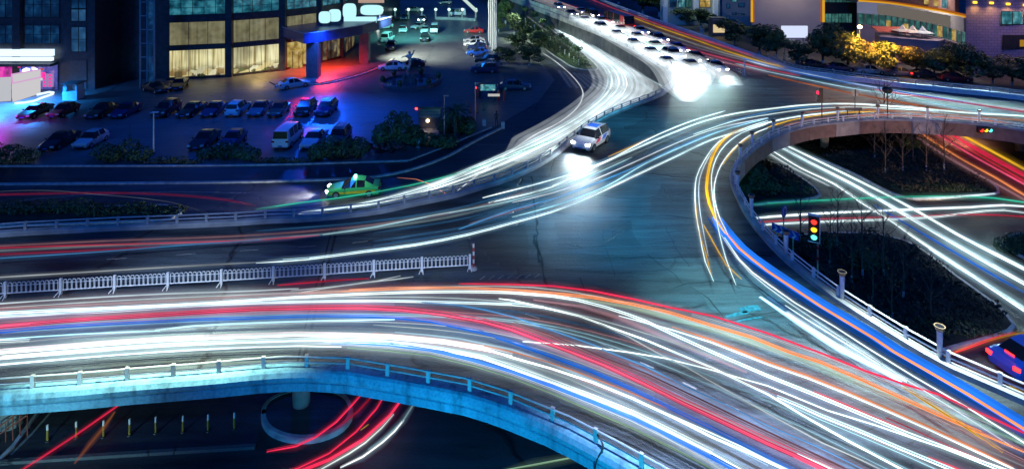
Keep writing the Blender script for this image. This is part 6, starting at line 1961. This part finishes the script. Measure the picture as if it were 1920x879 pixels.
lamp(W(420, 238) + Vector((0, 0, 24)), 14000, (.006, .10, 1.0), 1.0, 'car_park_blue_fill', size=100)  # unseen overhead floods added for an even blue wash on the car park
lamp(W(640, 225) + Vector((0, 0, 24)), 30000, (.006, .09, 1.0), 1.0, 'car_park_blue_fill', size=70)
# ------------------------------------------------------------------ street furniture
# the white arch fence down the middle of the lower carriageway
fp = [W(x, y, DECK) for x, y in [(-93, 564.5), (10, 557.5), (113.7, 551), (215, 544.5), (315, 539), (415, 533.5), (512.5, 527.5), (608.7, 521.5), (701, 515), (791, 509), (881, 504)]]
fen = thing('arch_fence', 'white arch topped barrier fence in the middle of the lower carriageway', 'fence')
M_FEN = mat('fence_white', (.80, .80, .80), .45, var=.08)
for i in range(len(fp) - 1):
    a, b = fp[i], fp[i + 1]
    d = b - a
    L_ = d.length
    an = math.atan2(d.y, d.x)
    pn = MB()
    pn.tube([(.08, 0, .22), (L_ - .08, 0, .22)], .026, 6)
    k = 11
    sp = (L_ - .22) / k
    for j in range(k):
        x0 = .11 + sp * j + .02
        x1 = x0 + sp - .05
        r = (x1 - x0) / 2
        arcp = [(x0, 0, .22)] + [(x0 + r - r * math.cos(q), 0, .68 + r * math.sin(q)) for q in [PI * t / 6 for t in range(7)]] + [(x1, 0, .22)]
        pn.tube(arcp, .018, 5)
    pn.tube([(.08, 0, .60), (L_ - .08, 0, .60)], .014, 5)
    o = pn.build('arch_panel', M_FEN, fen)
    o.location = a
    o.rotation_euler = (0, 0, an)
for p in fp:
    o = MB().box((0, 0, .41), (.13, .10, .82)).build('post', M_FEN, fen)
    o.location = p
    ft = MB()
    for sy in (-1, 1):
        ft.tube([(-.05, sy * .05, .16), (-.12, sy * .34, .02)], .022, 5)
        ft.tube([(.05, sy * .05, .16), (.12, sy * .34, .02)], .022, 5)
    f = ft.build('foot', M_FEN, o)
ep = W(884, 505, DECK)
em = thing('end_marker', 'red and white striped marker post at the end of the arch fence', 'marker post', (ep.x + .12, ep.y, DECK))
for k in range(6):
    MB().cyl((0, 0, .15 + k * .22), (0, 0, .37 + k * .22), .055, n=10).build('band', M_RED if k % 2 == 0 else M_WHITE, em)
MB().box((-.06, 0, 1.52), (.24, .10, .09)).build('lamp_head', M_DKMETAL, em)
MB().lathe((0, 0, 0), [(.2, 0), (.16, .12), (.06, .15)], 12).build('base', M_CONC, em)

# median fence of the far road
fm_ = [W(x, y, DECK) for x, y in [(1393, 142), (1352, 126), (1310, 110), (1268, 94), (1226, 78), (1184, 62), (1142, 46), (1100, 30), (1058, 14)]]
mf = thing('median_fence', 'low pale fence between the queue and the open carriageway of the far road', 'fence')
for i in range(len(fm_) - 1):
    pn = MB()
    for z in (.3, .75):
        pn.tube([fm_[i] + Vector((0, 0, z)), fm_[i + 1] + Vector((0, 0, z))], .03, 5)
    n_ = int((fm_[i + 1] - fm_[i]).length / .5)
    for j in range(n_):
        p = fm_[i].lerp(fm_[i + 1], j / n_)
        pn.cyl(p + Vector((0, 0, .3)), p + Vector((0, 0, .75)), .018, n=4)
    pn.build('bar_panel', M_RAIL, mf)
    MB().cyl(fm_[i], fm_[i] + Vector((0, 0, .9)), .06, n=8).build('post', M_RAIL, mf)
mk = W(1393, 142, DECK)
t = thing('end_marker', 'pale marker post at the near end of the far median fence', 'marker post', (mk.x + .2, mk.y - .1, DECK))
MB().cyl((0, 0, .1), (0, 0, 2.0), .07, n=10).build('pole', M_WHITE, t)
MB().lathe((0, 0, 0), [(.25, 0), (.2, .1), (.08, .14)], 12).build('base', M_CONC, t)

# cup lamps along the loop
CUPS = [((1388, 301), 'cup lamp at the tightest point of the loop, upper one'), ((1410, 276), 'cup lamp second round the top of the loop'), ((1450, 252), 'cup lamp where the loop straightens'), ((1504, 237), 'cup lamp left of the traffic light seen from behind'), ((1571, 227.5), 'cup lamp left of the two legged board'), ((1646, 222), 'cup lamp between board and lone bare tree'), ((1739, 224.5), 'cup lamp right of the lone bare tree'), ((1836, 231), 'cup lamp above the traffic light with three lit lamps'), ((1383, 357), 'cup lamp at the left turn of the loop, by the dark bushes'), ((1409, 404), 'cup lamp beside the green streak'), ((1474, 477), 'cup lamp beside the blue chevron board'), ((1579, 559), 'tall pale cup lamp below the traffic light'), ((1762, 669), 'tall pale cup lamp nearest the camera')]
cpz = thing('cup_lamp', 'x', 'lamp', (0, 0, 0), 0, 'cup topped lamps along the loop railing')
MB().lathe((0, 0, 0), [(.13, 0), (.16, .9), (.17, 1.55), (.12, 1.6)], 14).build('post', M_WHITE, cpz, True)
MB().lathe((0, 0, 1.60), [(.15, 0), (.24, .10), (.31, .26), (.31, .32), (.26, .32), (.23, .22), (.05, .20)], 16).build('bowl', mat('cup_bronze', (.30, .20, .11), .45, var=.2), cpz)
MB().lathe((0, 0, 1.86), [(.25, 0), (.25, .03)], 16).build('lens', M_GLASS, cpz)
for i, ((x, y), lab) in enumerate(CUPS):
    o = cpz if i == 0 else copy_tree(cpz)
    p = W(x, y, PZ)
    o.location = p
    s = .70 if i < 8 else .72
    o.scale = (s, s, s)
    o['label'] = lab

def signal_lamps(par, cols, axis, step, r, y=-.16):
    for k, c in enumerate(cols):
        off = (k - (len(cols) - 1) / 2) * step
        p = (off, y, 0) if axis == 'x' else (0, y, -off)
        o = MB().lathe((0, 0, 0), [(r, 0), (r, .05), (r * .4, .09)], 14).build('lens', emit('signal_' + c, {'red': (1, .03, .02), 'amber': (1, .55, .02), 'green': (.1, .95, .9)}[c], 2.6), par)
        o.location = p
        o.rotation_euler = (PI / 2, 0, 0)
        v = MB()
        for q in range(7):
            a0, a1 = PI * q / 7, PI * (q + 1) / 7
            v.add([(math.cos(a0) * r * 1.15, 0, math.sin(a0) * r * 1.15), (math.cos(a1) * r * 1.15, 0, math.sin(a1) * r * 1.15), (math.cos(a1) * r * 1.15, -.22, math.sin(a1) * r * 1.15), (math.cos(a0) * r * 1.15, -.22, math.sin(a0) * r * 1.15)], [(0, 1, 2, 3)])
        vv = v.build('visor', M_BLACK, par, fix=False)
        vv.location = p
tb = W(1533, 517, 0.1)
tb = WD(1533, 500, 38.2)
tl_ = thing('traffic_light', 'traffic light with red, amber and green lit on a red banded pole inside the loop', 'traffic light', (tb.x, 38.2, 0))
tz = WD(1525, 428, 38.2).z
MB().cyl((0, 0, 0), (0, 0, tz - .7), .06, n=10).build('pole', M_STEEL, tl_)
for z in (tz - 1.25, tz - 1.9):
    MB().cyl((0, 0, z), (0, 0, z + .16), .075, n=10).build('red_band', M_RED, tl_)
hd_ = MB().box((-.22, 0, tz), (.62, .22, 1.5), rz=-.45).build('lamp_housing', M_BLACK, tl_)
hf = bpy.data.objects.new('signal_head', None)
bd = MB()
for s_ in ((0, .80, .62, .04), (0, -.80, .62, .04)):
    bd.box((s_[0] - .22, 0, tz + s_[1]), (s_[2] + .06, .26, s_[3]), rz=-.45)
bd.box((-.22 + .31 * math.cos(.45) + .01, -.31 * math.sin(.45), tz), (.04, .26, 1.62), rz=-.45)
bd.build('edge_trim', M_WHITE, tl_)
for k, c in enumerate(('red', 'amber', 'green')):
    z = tz + .46 - .46 * k
    f = Vector((-math.sin(.45), -math.cos(.45), 0))
    o = MB().lathe((0, 0, 0), [(.17, 0), (.17, .06), (.08, .12)], 14).build('lens', emit('signal_' + c, {'red': (1, .03, .02), 'amber': (1, .50, .02), 'green': (.1, .95, .9)}[c], 2.6), tl_)
    o.location = Vector((-.22, 0, z)) + f * .12
    o.rotation_euler = (PI / 2, 0, -.45)
    v = MB()
    r = .2
    for q in range(7):
        a0, a1 = PI * q / 7, PI * (q + 1) / 7
        v.add([(math.cos(a0) * r, 0, math.sin(a0) * r), (math.cos(a1) * r, 0, math.sin(a1) * r), (math.cos(a1) * r, -.24, math.sin(a1) * r), (math.cos(a0) * r, -.24, math.sin(a0) * r)], [(0, 1, 2, 3)])
    vv = v.build('visor', M_BLACK, tl_, fix=False)
    vv.location = Vector((-.22, 0, z)) + f * .12
    vv.rotation_euler = (0, 0, -.45)
bpy.data.objects.remove(hf)
# horizontal signal hung on the loop edge
hc = W(1840, 238, 3.9)
ht = thing('traffic_light', 'horizontal traffic light with three lit lamps fixed to the loop edge', 'traffic light', (hc.x, hc.y - .45, 3.75))
MB().box((0, 0, 0), (1.45, .24, .5)).build('lamp_housing', M_BLACK, ht)
signal_lamps(ht, ('red', 'amber', 'green'), 'x', .42, .17)
MB().box((0, .22, .05), (1.0, .24, .08)).build('bracket', M_STEEL, ht)
# the signal seen from behind
sp_ = W(1541, 231, PZ)
bs = thing('traffic_light', 'traffic light seen from behind on the loop edge, red glow at its side', 'traffic light', sp_)
MB().cyl((0, 0, 0), (0, 0, 3.4), .055, n=8).build('pole', M_DKMETAL, bs)
for z in (1.0, 1.6):
    MB().cyl((0, 0, z), (0, 0, z + .18), .065, n=8).build('red_band', M_RED, bs)
MB().box((-.15, 0, 2.75), (.42, .25, 1.4)).build('lamp_housing', M_BLACK, bs)
MB().box((-.42, -.02, 3.0), (.10, .3, .3)).build('red_lens', emit('signal_red_side', (1, .03, .10), 2.0), bs)
for z in (2.55, 2.2):
    MB().box((-.41, .02, z), (.10, .28, .22)).build('visor', M_BLACK, bs)
rs_ = W(1603, 216, PZ)
rsn = thing('road_sign', 'round road sign seen from behind beside the loop', 'sign', rs_)
MB().cyl((0, 0, 0), (0, 0, 2.3), .04, n=8).build('pole', M_DKMETAL, rsn)
o = MB().lathe((0, 0, 0), [(.38, 0), (.38, .04)], 24).build('disc', M_STEEL, rsn)
o.location = (0, -.02, 2.3)
o.rotation_euler = (PI / 2, 0, 0)
MB().box((0, -.075, 2.3), (.10, .04, .74)).build('bracket', M_BLACK, rsn)
bw = W(1600, 223, PZ)
brd = thing('notice_board', 'low two legged dark board standing at the loop railing', 'board', bw)
MB().box((0, 0, 1.0), (1.7, .14, .28)).build('board', M_DKMETAL, brd)
for sx in (-.6, .6):
    MB().cyl((sx, 0, 0), (sx, 0, .9), .05, n=6).build('leg', M_BLACK, brd)
sp_ = W(1664, 222, PZ)
lpd = thing('street_lamp', 'slim dark lamp with a round leafless looking head at the loop edge', 'street lamp', sp_)
MB().cyl((0, 0, 0), (0, 0, 2.6), .06, .04, 8).build('pole', M_BLACK, lpd)
MB().lathe((0, 0, 2.5), [(.08, 0), (.42, .15), (.5, .4), (.4, .62), (.1, .7)], 12).build('head', M_BLACK, lpd, True)
MB().lathe((0, 0, 2.55), [(.3, 0), (.3, .06)], 12).build('lens', M_GLASS, lpd)
# blue signs inside the loop
s0 = WD(1470, 396, 44)
bsg = thing('road_sign', 'round blue direction sign with white arrows inside the loop', 'sign', (s0.x, 44, 0))
MB().cyl((0, .06, 0), (0, .06, s0.z), .045, n=8).build('pole', M_STEEL, bsg)
o = MB().lathe((0, 0, 0), [(.42, 0), (.42, .04)], 24).build('disc', M_SIGNBLUE, bsg)
o.location = (0, 0, s0.z)
o.rotation_euler = (PI / 2, 0, .75)
ar = MB()
for k in range(3):
    a0 = k * 2 * PI / 3
    for q in range(4):
        t0, t1 = a0 + q * .38, a0 + (q + 1) * .38
        ar.add([(.24 * math.cos(t0), 0, .24 * math.sin(t0)), (.32 * math.cos(t0), 0, .32 * math.sin(t0)), (.32 * math.cos(t1), 0, .32 * math.sin(t1)), (.24 * math.cos(t1), 0, .24 * math.sin(t1))], [(0, 1, 2, 3)])
    t1 = a0 + 1.52
    ar.add([(.19 * math.cos(t1), 0, .19 * math.sin(t1)), (.37 * math.cos(t1), 0, .37 * math.sin(t1)), (.28 * math.cos(t1 + .4), 0, .28 * math.sin(t1 + .4))], [(0, 1, 2)])
o = ar.build('arrows', M_WHITE, bsg, fix=False)
o.location = Vector((0, 0, s0.z)) + Vector((math.sin(.75), -math.cos(.75), 0)) * .06
o.rotation_euler = (0, 0, .75)
c0 = WD(1472, 434, 42)
chv = thing('chevron_board', 'blue board with white chevrons inside the loop', 'sign', (c0.x, 42, 0))
ca = -.95
MB().box((0, 0, c0.z), (1.9, .05, .5), rz=ca).build('board', M_SIGNBLUE, chv)
cv = MB()
for k in range(4):
    x = -.85 + k * .44
    cv.add([(x, 0, .22), (x + .16, 0, .22), (x + .36, 0, 0), (x + .16, 0, -.22), (x, 0, -.22), (x + .2, 0, 0)], [(0, 1, 2, 5), (5, 2, 3, 4)])
o = cv.build('chevrons', M_WHITE, chv, fix=False)
o.location = Vector((0, 0, c0.z)) + Vector((math.sin(ca), -math.cos(ca), 0)) * .032
o.rotation_euler = (0, 0, ca)
for sx in (-.6, .6):
    MB().cyl((sx * math.cos(ca), .08 + sx * math.sin(ca), 0), (sx * math.cos(ca), .08 + sx * math.sin(ca), c0.z + .2), .04, n=8).build('leg', M_STEEL, chv)
# bollards under the near beam
bo = None
for i, (x, y) in enumerate([(89, 826), (143, 820), (194, 818), (243, 815), (292, 811), (343, 809), (390, 807), (439, 803)]):
    p = W(x, y)
    if bo is None:
        bo = o = thing('bollard', 'x', 'bollard', p, 0, 'flexible bollards under the near beam')
        MB().cyl((0, 0, 0), (0, 0, .5), .05, .045, 8).build('yellow_shaft', M_YELLOW, o)
        MB().cyl((0, 0, .5), (0, 0, .74), .045, .04, 8).build('white_head', M_WHITE, o)
        MB().lathe((0, 0, 0), [(.12, 0), (.1, .04)], 10).build('base', M_BLACK, o)
    else:
        o = copy_tree(bo)
        o.location = p
    o['label'] = ['leftmost thin bollard under the near beam', 'thin bollard behind the crossing red streak', 'third thin bollard from the left under the beam', 'fourth thin bollard, the one with a pale collar', 'thin bollard fifth from the left under the beam', 'thin bollard third from the right under the beam', 'thin bollard second from the right under the beam', 'rightmost thin bollard, left of the round island'][i]
st_ = W(8, 835)
sr = thing('stair_railing', 'rusty red stair railing in the bottom left corner', 'railing', (st_.x - .6, st_.y, 0))
b = MB()
for k in range(6):
    b.cyl((k * .25, k * .1, 0), (k * .25, k * .1, .6 + k * .16), .025, n=6)
b.tube([(0, 0, .6), (1.25, .5, 1.4)], .035, 6).tube([(0, 0, .25), (1.25, .5, 1.0)], .03, 6)
b.build('bars', mat('rust_red', (.30, .06, .04), .6, var=.3), sr)
# dark conduit on the near beam
cd = [W(1110, 826, PZ)]
p0 = cd[0]
tag(MB().tube(catmull([p0 + Vector((.15, -.05, .35)), p0 + Vector((.35, -.42, .15)), p0 + Vector((.15, -.46, -.25)), p0 + Vector((.05, -.45, -.6)), p0 + Vector((.1, -.46, -1.3))], .1), .035, 6).build('cable', M_BLACK), 'loose dark cable hanging over the near beam by its railing', 'cable')

# forecourt furniture
fpz = None
for i, (x, y) in enumerate([(916.5, 83), (920, 89), (923.5, 95), (927, 100), (930.5, 105)]):
    p = W(x, y)
    if fpz is None:
        fpz = o = thing('flagpole', 'x', 'flagpole', p, 0, 'bare flagpoles at the forecourt edge')
        MB().cyl((0, 0, 0), (0, 0, 16), .16, .11, 10).build('pole', mat('pole_white', (.72, .72, .68), .4, var=.08), o)
        MB().lathe((0, 0, 0), [(.4, 0), (.36, .3), (.2, .34)], 12).build('base', M_CONC, o)
    else:
        o = copy_tree(fpz)
        o.location = p
    o['label'] = ['leftmost of the five bare white flagpoles, farthest off', 'second bare white flagpole from the left', 'middle one of the five bare white flagpoles', 'fourth bare white flagpole from the left', 'rightmost bare white flagpole, nearest of the five'][i]
gl_ = None
for i, x in enumerate([741, 766, 791, 817, 842, 867, 892]):
    p = W(x, 36)
    if gl_ is None:
        gl_ = o = thing('globe_lamp', 'x', 'lamp', p, 0, 'globe lamps along the forecourt wall')
        MB().box((0, 0, 1.05), (.42, .42, 2.1)).build('post', M_CLAD, o)
        MB().lathe((0, 0, 2.1), [(.1, 0), (.36, .2), (.42, .42), (.34, .66), (.1, .8)], 14).build('globe', emit('globe_white', (.62, .95, .90), 1.6), o, True)
    else:
        o = copy_tree(gl_)
        o.location = p
    o['label'] = ['globe lamp above the dark car with glowing tail lamps', 'globe lamp left of the silver sedan behind the fence', 'brightest globe lamp above the silver off-roader', 'globe lamp at the left end of the low wall', 'globe lamp before the front of the white minibus', 'globe lamp before the tail of the white minibus', 'globe lamp at the right end by the trees'][i]
lwp = [W(x, y) for x, y in [(817, 37), (842, 37.5), (867, 38.5), (892, 40)]]
lw = thing('low_wall', 'low pale wall below the right four globe lamps', 'wall')
MB().sweep(lwp, [(-.2, 0), (-.2, .7), (.2, .7), (.2, 0)], 1).build('wall', M_CONC, lw)
tag(MB().tube([W(862, -8, 5.0), W(893, 21, 2.6)], .42, 8).build('light_bar', emit('bar_white', (.70, .92, .85), .8)), 'slanting white light bar above the white minibus at the top', 'light bar')
# fountain and statue
fc = W(770, 157)
fo = thing('fountain', 'round fountain basin with a dark rim in the hotel forecourt', 'fountain', (fc.x, fc.y, 0))
MB().lathe((0, 0, 0), [(4.5, 0), (4.5, .5), (4.42, .58), (4.1, .58), (4.02, .5), (4.02, .2), (.05, .2)], 40).build('basin', mat('basin_stone', (.10, .10, .12), .5, var=.3), fo)
MB().lathe((0, 0, .22), [(4.0, 0), (4.0, .06)], 40).build('water', mat('pool_water', (.02, .08, .12), .05, var=.2, spec=.9), fo)
for k in range(6):
    a = k * PI / 3 + .3
    MB().lathe((4.25 * math.cos(a), 4.25 * math.sin(a), .58), [(.38, 0), (.3, .15), (.45, .5), (.3, .8), (.05, .95)], 10).build('planter', M_LEAF, fo)
st = thing('statue', 'slender dancer statue with spread arms on rocks in the fountain', 'statue', (fc.x - .2, fc.y, .25))
b = MB()
rnd = random.Random(8)
for k in range(9):
    a = k * .7
    r0 = rnd.uniform(.35, .7)
    b.lathe((math.cos(a) * .8 * (k % 3) / 2, math.sin(a) * .7 * (k % 3) / 2, 0), [(r0 * 1.2, 0), (r0, .4), (r0 * .6, .8 + .1 * (k % 3)), (.08, .95 + .12 * (k % 3))], 7)
b.build('rocks', mat('rock', (.12, .10, .10), .8, var=.4, bump=.4), st)
sk = [((-.15, 0, .9), .17), ((-.35, 0, 1.45), .19), ((-.05, 0, 2.15), .26), ((.1, 0, 2.75), .24), ((.05, 0, 3.35), .22), ((.0, 0, 3.9), .30), ((0, 0, 4.25), .12), ((0, 0, 4.55), .21), ((0, 0, 4.72), .12),
      ((.55, 0, 4.25), .10), ((.75, 0, 4.95), .08), ((-.65, 0, 3.95), .10), ((-1.25, 0, 3.7), .07), ((-.55, 0, 2.55), .19), ((-1.05, -.1, 2.25), .13), ((.7, 0, 3.55), .10), ((1.35, 0, 3.35), .05)]
ed = [(0, 1), (1, 2), (2, 3), (3, 4), (4, 5), (5, 6), (6, 7), (7, 8), (5, 9), (9, 10), (5, 11), (11, 12), (2, 13), (13, 14), (4, 15), (15, 16)]
me = bpy.data.meshes.new('figure')
me.from_pydata([s[0] for s in sk], ed, [])
fig = bpy.data.objects.new('figure', me)
COL.objects.link(fig)
fig.parent = st
md = fig.modifiers.new('skin', 'SKIN')
sv = me.skin_vertices[0].data
for i, s in enumerate(sk):
    sv[i].radius = (s[1], s[1])
    sv[i].use_root = (i == 2)
fig.modifiers.new('sub', 'SUBSURF').render_levels = 2
me.materials.append(mat('bronze_polished', (.45, .47, .50), .3, metal=.7, var=.3))
# gate
gb0 = W(915, 182)
gat = thing('gate_booth', 'small lit gate booth with a sloping roof at the car park entrance', 'booth', (gb0.x, gb0.y, 0))
MB().box((0, 0, .55), (2.2, 1.8, 1.1)).build('base_panel', PAINT['dark blue'], gat)
MB().box((0, 0, 1.55), (2.1, 1.7, .88)).build('glass', lit_window('booth_light', (1.0, .95, .7), (.1, .5, .6), .7, 1.8, 1.8, .2), gat)
for sx in (-1.05, 1.05):
    MB().box((sx, -.85, 1.1), (.1, .1, 2.2)).build('corner_post', M_STEEL, gat)
MB().box((0, 0, 2.08), (2.7, 2.3, .16)).build('roof', M_DKMETAL, gat)
for i, (x, y) in enumerate([(892, 184), (899, 183), (935, 189), (945, 188)]):
    p = W(x, y)
    t = thing('gate_post', ['red gate post with a red lamp left of the booth', 'second red gate post left of the booth', 'red gate post right of the white barrier board', 'red gate post farthest right of the booth'][i], 'post', p, 0, 'red posts of the car park gate')
    MB().box((0, 0, .62), (.32, .32, 1.24)).build('post', M_RED, t)
    MB().box((0, 0, 1.28), (.36, .36, .08)).build('cap', M_DKMETAL, t)
    if i == 0:
        MB().lathe((0, 0, 1.32), [(.12, 0), (.14, .15), (.05, .25)], 10).build('lamp', emit('gate_red', (1, .05, .05), 4.0), t)
p = W(926, 192)
bar = thing('barrier_board', 'white board on the raised barrier of the gate', 'barrier', (p.x, p.y, 0))
MB().box((0, 0, .5), (.2, .2, 1.0)).build('stand', M_DKMETAL, bar)
MB().box((.0, -.12, 1.0), (1.6, .06, .34)).build('board', emit('barrier_white', (.8, .78, .75), .6), bar)
gk = None
for i, (x, y) in enumerate([(877, 200), (894, 212), (907, 206), (936, 166), (946, 160), (882, 212)]):
    p = W(x, y)
    if gk is None:
        gk = o = thing('bollard', 'x', 'bollard', p, 0, 'orange traffic posts at the gate')
        MB().cyl((0, 0, .04), (0, 0, .85), .07, .05, 8).build('shaft', mat('post_orange', (.45, .18, .03), .5, var=.2), o)
        MB().lathe((0, 0, 0), [(.2, 0), (.17, .05)], 10).build('base', M_BLACK, o)
    else:
        o = copy_tree(gk)
        o.location = p
    o['label'] = ['orange traffic post left of the gate by the kerb', 'orange traffic post in front of the tall thin pole', 'orange traffic post in the middle of the entrance lane', 'orange traffic post right behind the gate booth', 'orange traffic post farthest back at the gate', 'orange traffic post next to the dark bush'][i]
for i, (x, y) in enumerate([(908, 236), (943, 241), (784, 276)]):
    p = W(x, y)
    t = thing('stone_bollard', ['pale square bollard on the pavement end, left one', 'pale square bollard at the tip of the kerb line', 'pale square bollard among the low bushes'][i], 'bollard', p)
    MB().box((0, 0, .36), (.4, .3, .72)).build('shaft', M_LIME, t)
    MB().box((0, 0, .75), (.44, .34, .07)).build('cap', M_CONC, t)
for x, y, h, lab, m in [(288, 290, 4.4, 'white lamp post standing between the two parking rows', M_WHITE), (833, 262, 4.9, 'thin dark pole beside the palm', M_STEEL), (891, 234, 5.0, 'thin pale pole in front of the gate', M_STEEL)]:
    p = W(x, y)
    t = thing('lamp_post', lab, 'pole', p)
    MB().cyl((0, 0, 0), (0, 0, h), .09, .06, 8).build('pole', m, t)
    MB().box((.18, 0, h), (.6, .16, .1)).build('arm', m, t)
    MB().lathe((0, 0, 0), [(.18, 0), (.16, .25)], 10).build('base', M_CONC, t)
p = W(806, 240)
hut = thing('guard_hut', 'dim guard hut with slatted wall, a warm lamp and a red lamp', 'hut', (p.x, p.y, 0))
MB().box((0, .6, 1.25), (2.6, 1.6, 2.5)).build('wall', M_DKMETAL, hut)
sl_ = MB()
for k in range(6):
    sl_.box((0, -.24, 1.35 + k * .18), (2.5, .05, .08))
sl_.build('slats', M_STEEL, hut)
MB().box((0, .5, 2.58), (3.0, 2.2, .14)).build('roof', M_DKMETAL, hut)
MB().lathe((-.2, -.4, .75), [(.05, 0), (.2, .12), (.2, .3), (.05, .4)], 10).build('warm_lamp', emit('hut_warm', (1.0, .75, .4), 5.0), hut, True)
MB().lathe((-1.55, -.3, 2.2), [(.05, 0), (.16, .1), (.16, .22), (.05, .3)], 10).build('red_lamp', emit('hut_red', (1, .05, .05), 5.0), hut, True)
lamp((p.x - .2, p.y - 1.0, 1.2), 60, (1.0, .7, .35), .1, 'hut_lamp_glow')
for i, (x, y, z) in enumerate([(1415, 66, 0), (1318, 64, 0), (1314, 64, 0), (1247, 33, 0), (1471, 111, 0), (1493, 119, 0)]):
    p = W(x, y)
    t = thing('stone_bollard', ['white post on the pavement beside the far road, right one', 'white post in front of the low trees', 'bluish white post in front of the low trees, left one', 'pinkish lit gate pillar under the floodlit column', 'pale post under the billboard trees, left one', 'pale post under the billboard trees, right one'][i], 'bollard', p)
    h = 3.0 if i == 3 else 1.1
    MB().box((0, 0, h / 2), (.3 if h < 2 else 1.0, .3, h)).build('shaft', M_LIME, t)
    MB().box((0, 0, h + .05), (.36 if h < 2 else 1.1, .36, .1)).build('cap', M_CONC, t)

# ------------------------------------------------------------------ unseen spots: street lighting over the junction, narrow ones added for fence and cars
UNSEEN_SPOTS = [((5, 41, 27), (6.5, 43, 4), 70000, (.01, .55, 1.0), 46), ((17, 46, 27), (7.4, 56.2, 4.8), 52000, (.9, 1.0, 1.0), 10), ((-13, 50, 21), (-14.2, 54.8, .8), 14000, (1.0, 1.0, .9), 14), ((14, 62, 30), (14, 62, 4), 45000, (.10, .60, .9), 40), ((11.5, 36, 27), (11, 32, 4), 75000, (.30, .85, 1.0), 28), ((-13, 26, 26), (-15, 27.2, 4), 120000, (.88, 1.0, .70), 36), ((6, 24, 27), (8.5, 23, 4), 100000, (.56, .68, 1.0), 42), ((17, 30, 27), (17.5, 28, 4.5), 120000, (.80, 1.0, .98), 27),
        ((-18, 13, 25), (-19, 32.6, 4.6), 36000, (.62, .80, 1.0), 26), ((-5, 13, 25), (-6, 36.5, 4.6), 30000, (.62, .80, 1.0), 22), ((-30, 13, 25), (-31, 31.5, 4.6), 36000, (.62, .80, 1.0), 24)]
for pos, tg, pw_, c, sz in UNSEEN_SPOTS:
    lamp(pos, pw_, c, .8, 'unseen_spot', 'SPOT', tg, sz, 1.0)
lamp(W(1620, 185, DECK) + Vector((0, 0, 12)), 16000, (1.0, .36, .12), .6, 'unseen_spot', 'SPOT', W(1620, 185, DECK), 80, 1.0)
lamp(W(1800, 262) + Vector((0, 0, 2.6)), 2500, (1.0, .35, .2), .4, 'under_loop_lamp', 'SPOT', W(1800, 262), 130, 1.0)
lamp(W(1640, 247, 2.4) + Vector((0, -16, -1.2)), 3600, (1.0, .62, .40), .6, 'loop_side_lamp', 'SPOT', W(1640, 240, 3.4), 110, 1.0)
lamp(W(1720, 150) + Vector((2, 3, 15)), 14000, (.55, .95, 1.0), .6, 'unseen_spot', 'SPOT', W(1720, 162, 4.6), 70, 1.0)  # unseen spots added to brighten the far right kerb beam
lamp(W(1850, 170) + Vector((2, 3, 15)), 12000, (.55, .95, 1.0), .6, 'unseen_spot', 'SPOT', W(1850, 178, 4.6), 70, 1.0)
for x, y, c in ((-21, 17, (.45, .95, 1.0)), (-5, 16.5, (.015, .50, .95)), (3, 14, (.01, .58, .95)), (11, 11, (.01, .66, .9))):
    lamp((x, y, 2.2), 4200, c, .4, 'fascia_fill', 'SPOT', (x * 1.02, y + 12, 3.7), 90, 1.0)  # unseen spots below the frame, added to light the near fascia

lamp((21, 22, 12), 5200, (.35, .60, 1.0), .4, 'unseen_spot', 'SPOT', (26.2, 33, .8), 26, 1.0)  # unseen spot added to brighten the blue car
lamp((24.2, 32.6, 1.6), 160, (1.0, .05, .12), .2, 'tail_glow', 'SPOT', (24.6, 32.6, 0), 140, 1.0)
# a person waiting at the gate
pw_ = W(931, 236)
per = thing('person', 'person in dark clothes standing at the pavement end by the gate', 'person', (pw_.x, pw_.y, 0))
sk = [((0, 0, .92), .15), ((0, 0, 1.15), .14), ((0, 0, 1.38), .17), ((0, 0, 1.5), .07), ((0, -.01, 1.62), .10), ((0, -.01, 1.72), .08),
      ((-.22, 0, 1.36), .065), ((-.27, .02, 1.08), .05), ((-.25, -.06, .84), .035), ((.22, 0, 1.36), .065), ((.27, .02, 1.08), .05), ((.25, -.06, .84), .035),
      ((-.10, 0, .86), .10), ((-.11, .02, .48), .07), ((-.11, .04, .08), .05), ((-.11, -.14, .04), .045), ((.10, 0, .86), .10), ((.12, .02, .48), .07), ((.13, .04, .08), .05), ((.14, -.14, .04), .045)]
ed = [(0, 1), (1, 2), (2, 3), (3, 4), (4, 5), (2, 6), (6, 7), (7, 8), (2, 9), (9, 10), (10, 11), (0, 12), (12, 13), (13, 14), (14, 15), (0, 16), (16, 17), (17, 18), (18, 19)]
me = bpy.data.meshes.new('body')
me.from_pydata([s[0] for s in sk], ed, [])
bod = bpy.data.objects.new('body', me)
COL.objects.link(bod)
bod.parent = per
md = bod.modifiers.new('skin', 'SKIN')
for i, s in enumerate(sk):
    me.skin_vertices[0].data[i].radius = (s[1], s[1] * .8)
    me.skin_vertices[0].data[i].use_root = (i == 0)
bod.modifiers.new('sub', 'SUBSURF').render_levels = 2
me.materials.append(mat('dark_clothes', (.03, .03, .04), .8, var=.3))
MB().lathe((0, .01, 1.64), [(.09, 0), (.115, .06), (.09, .13), (.03, .16)], 12).build('hair', M_BLACK, per, True)
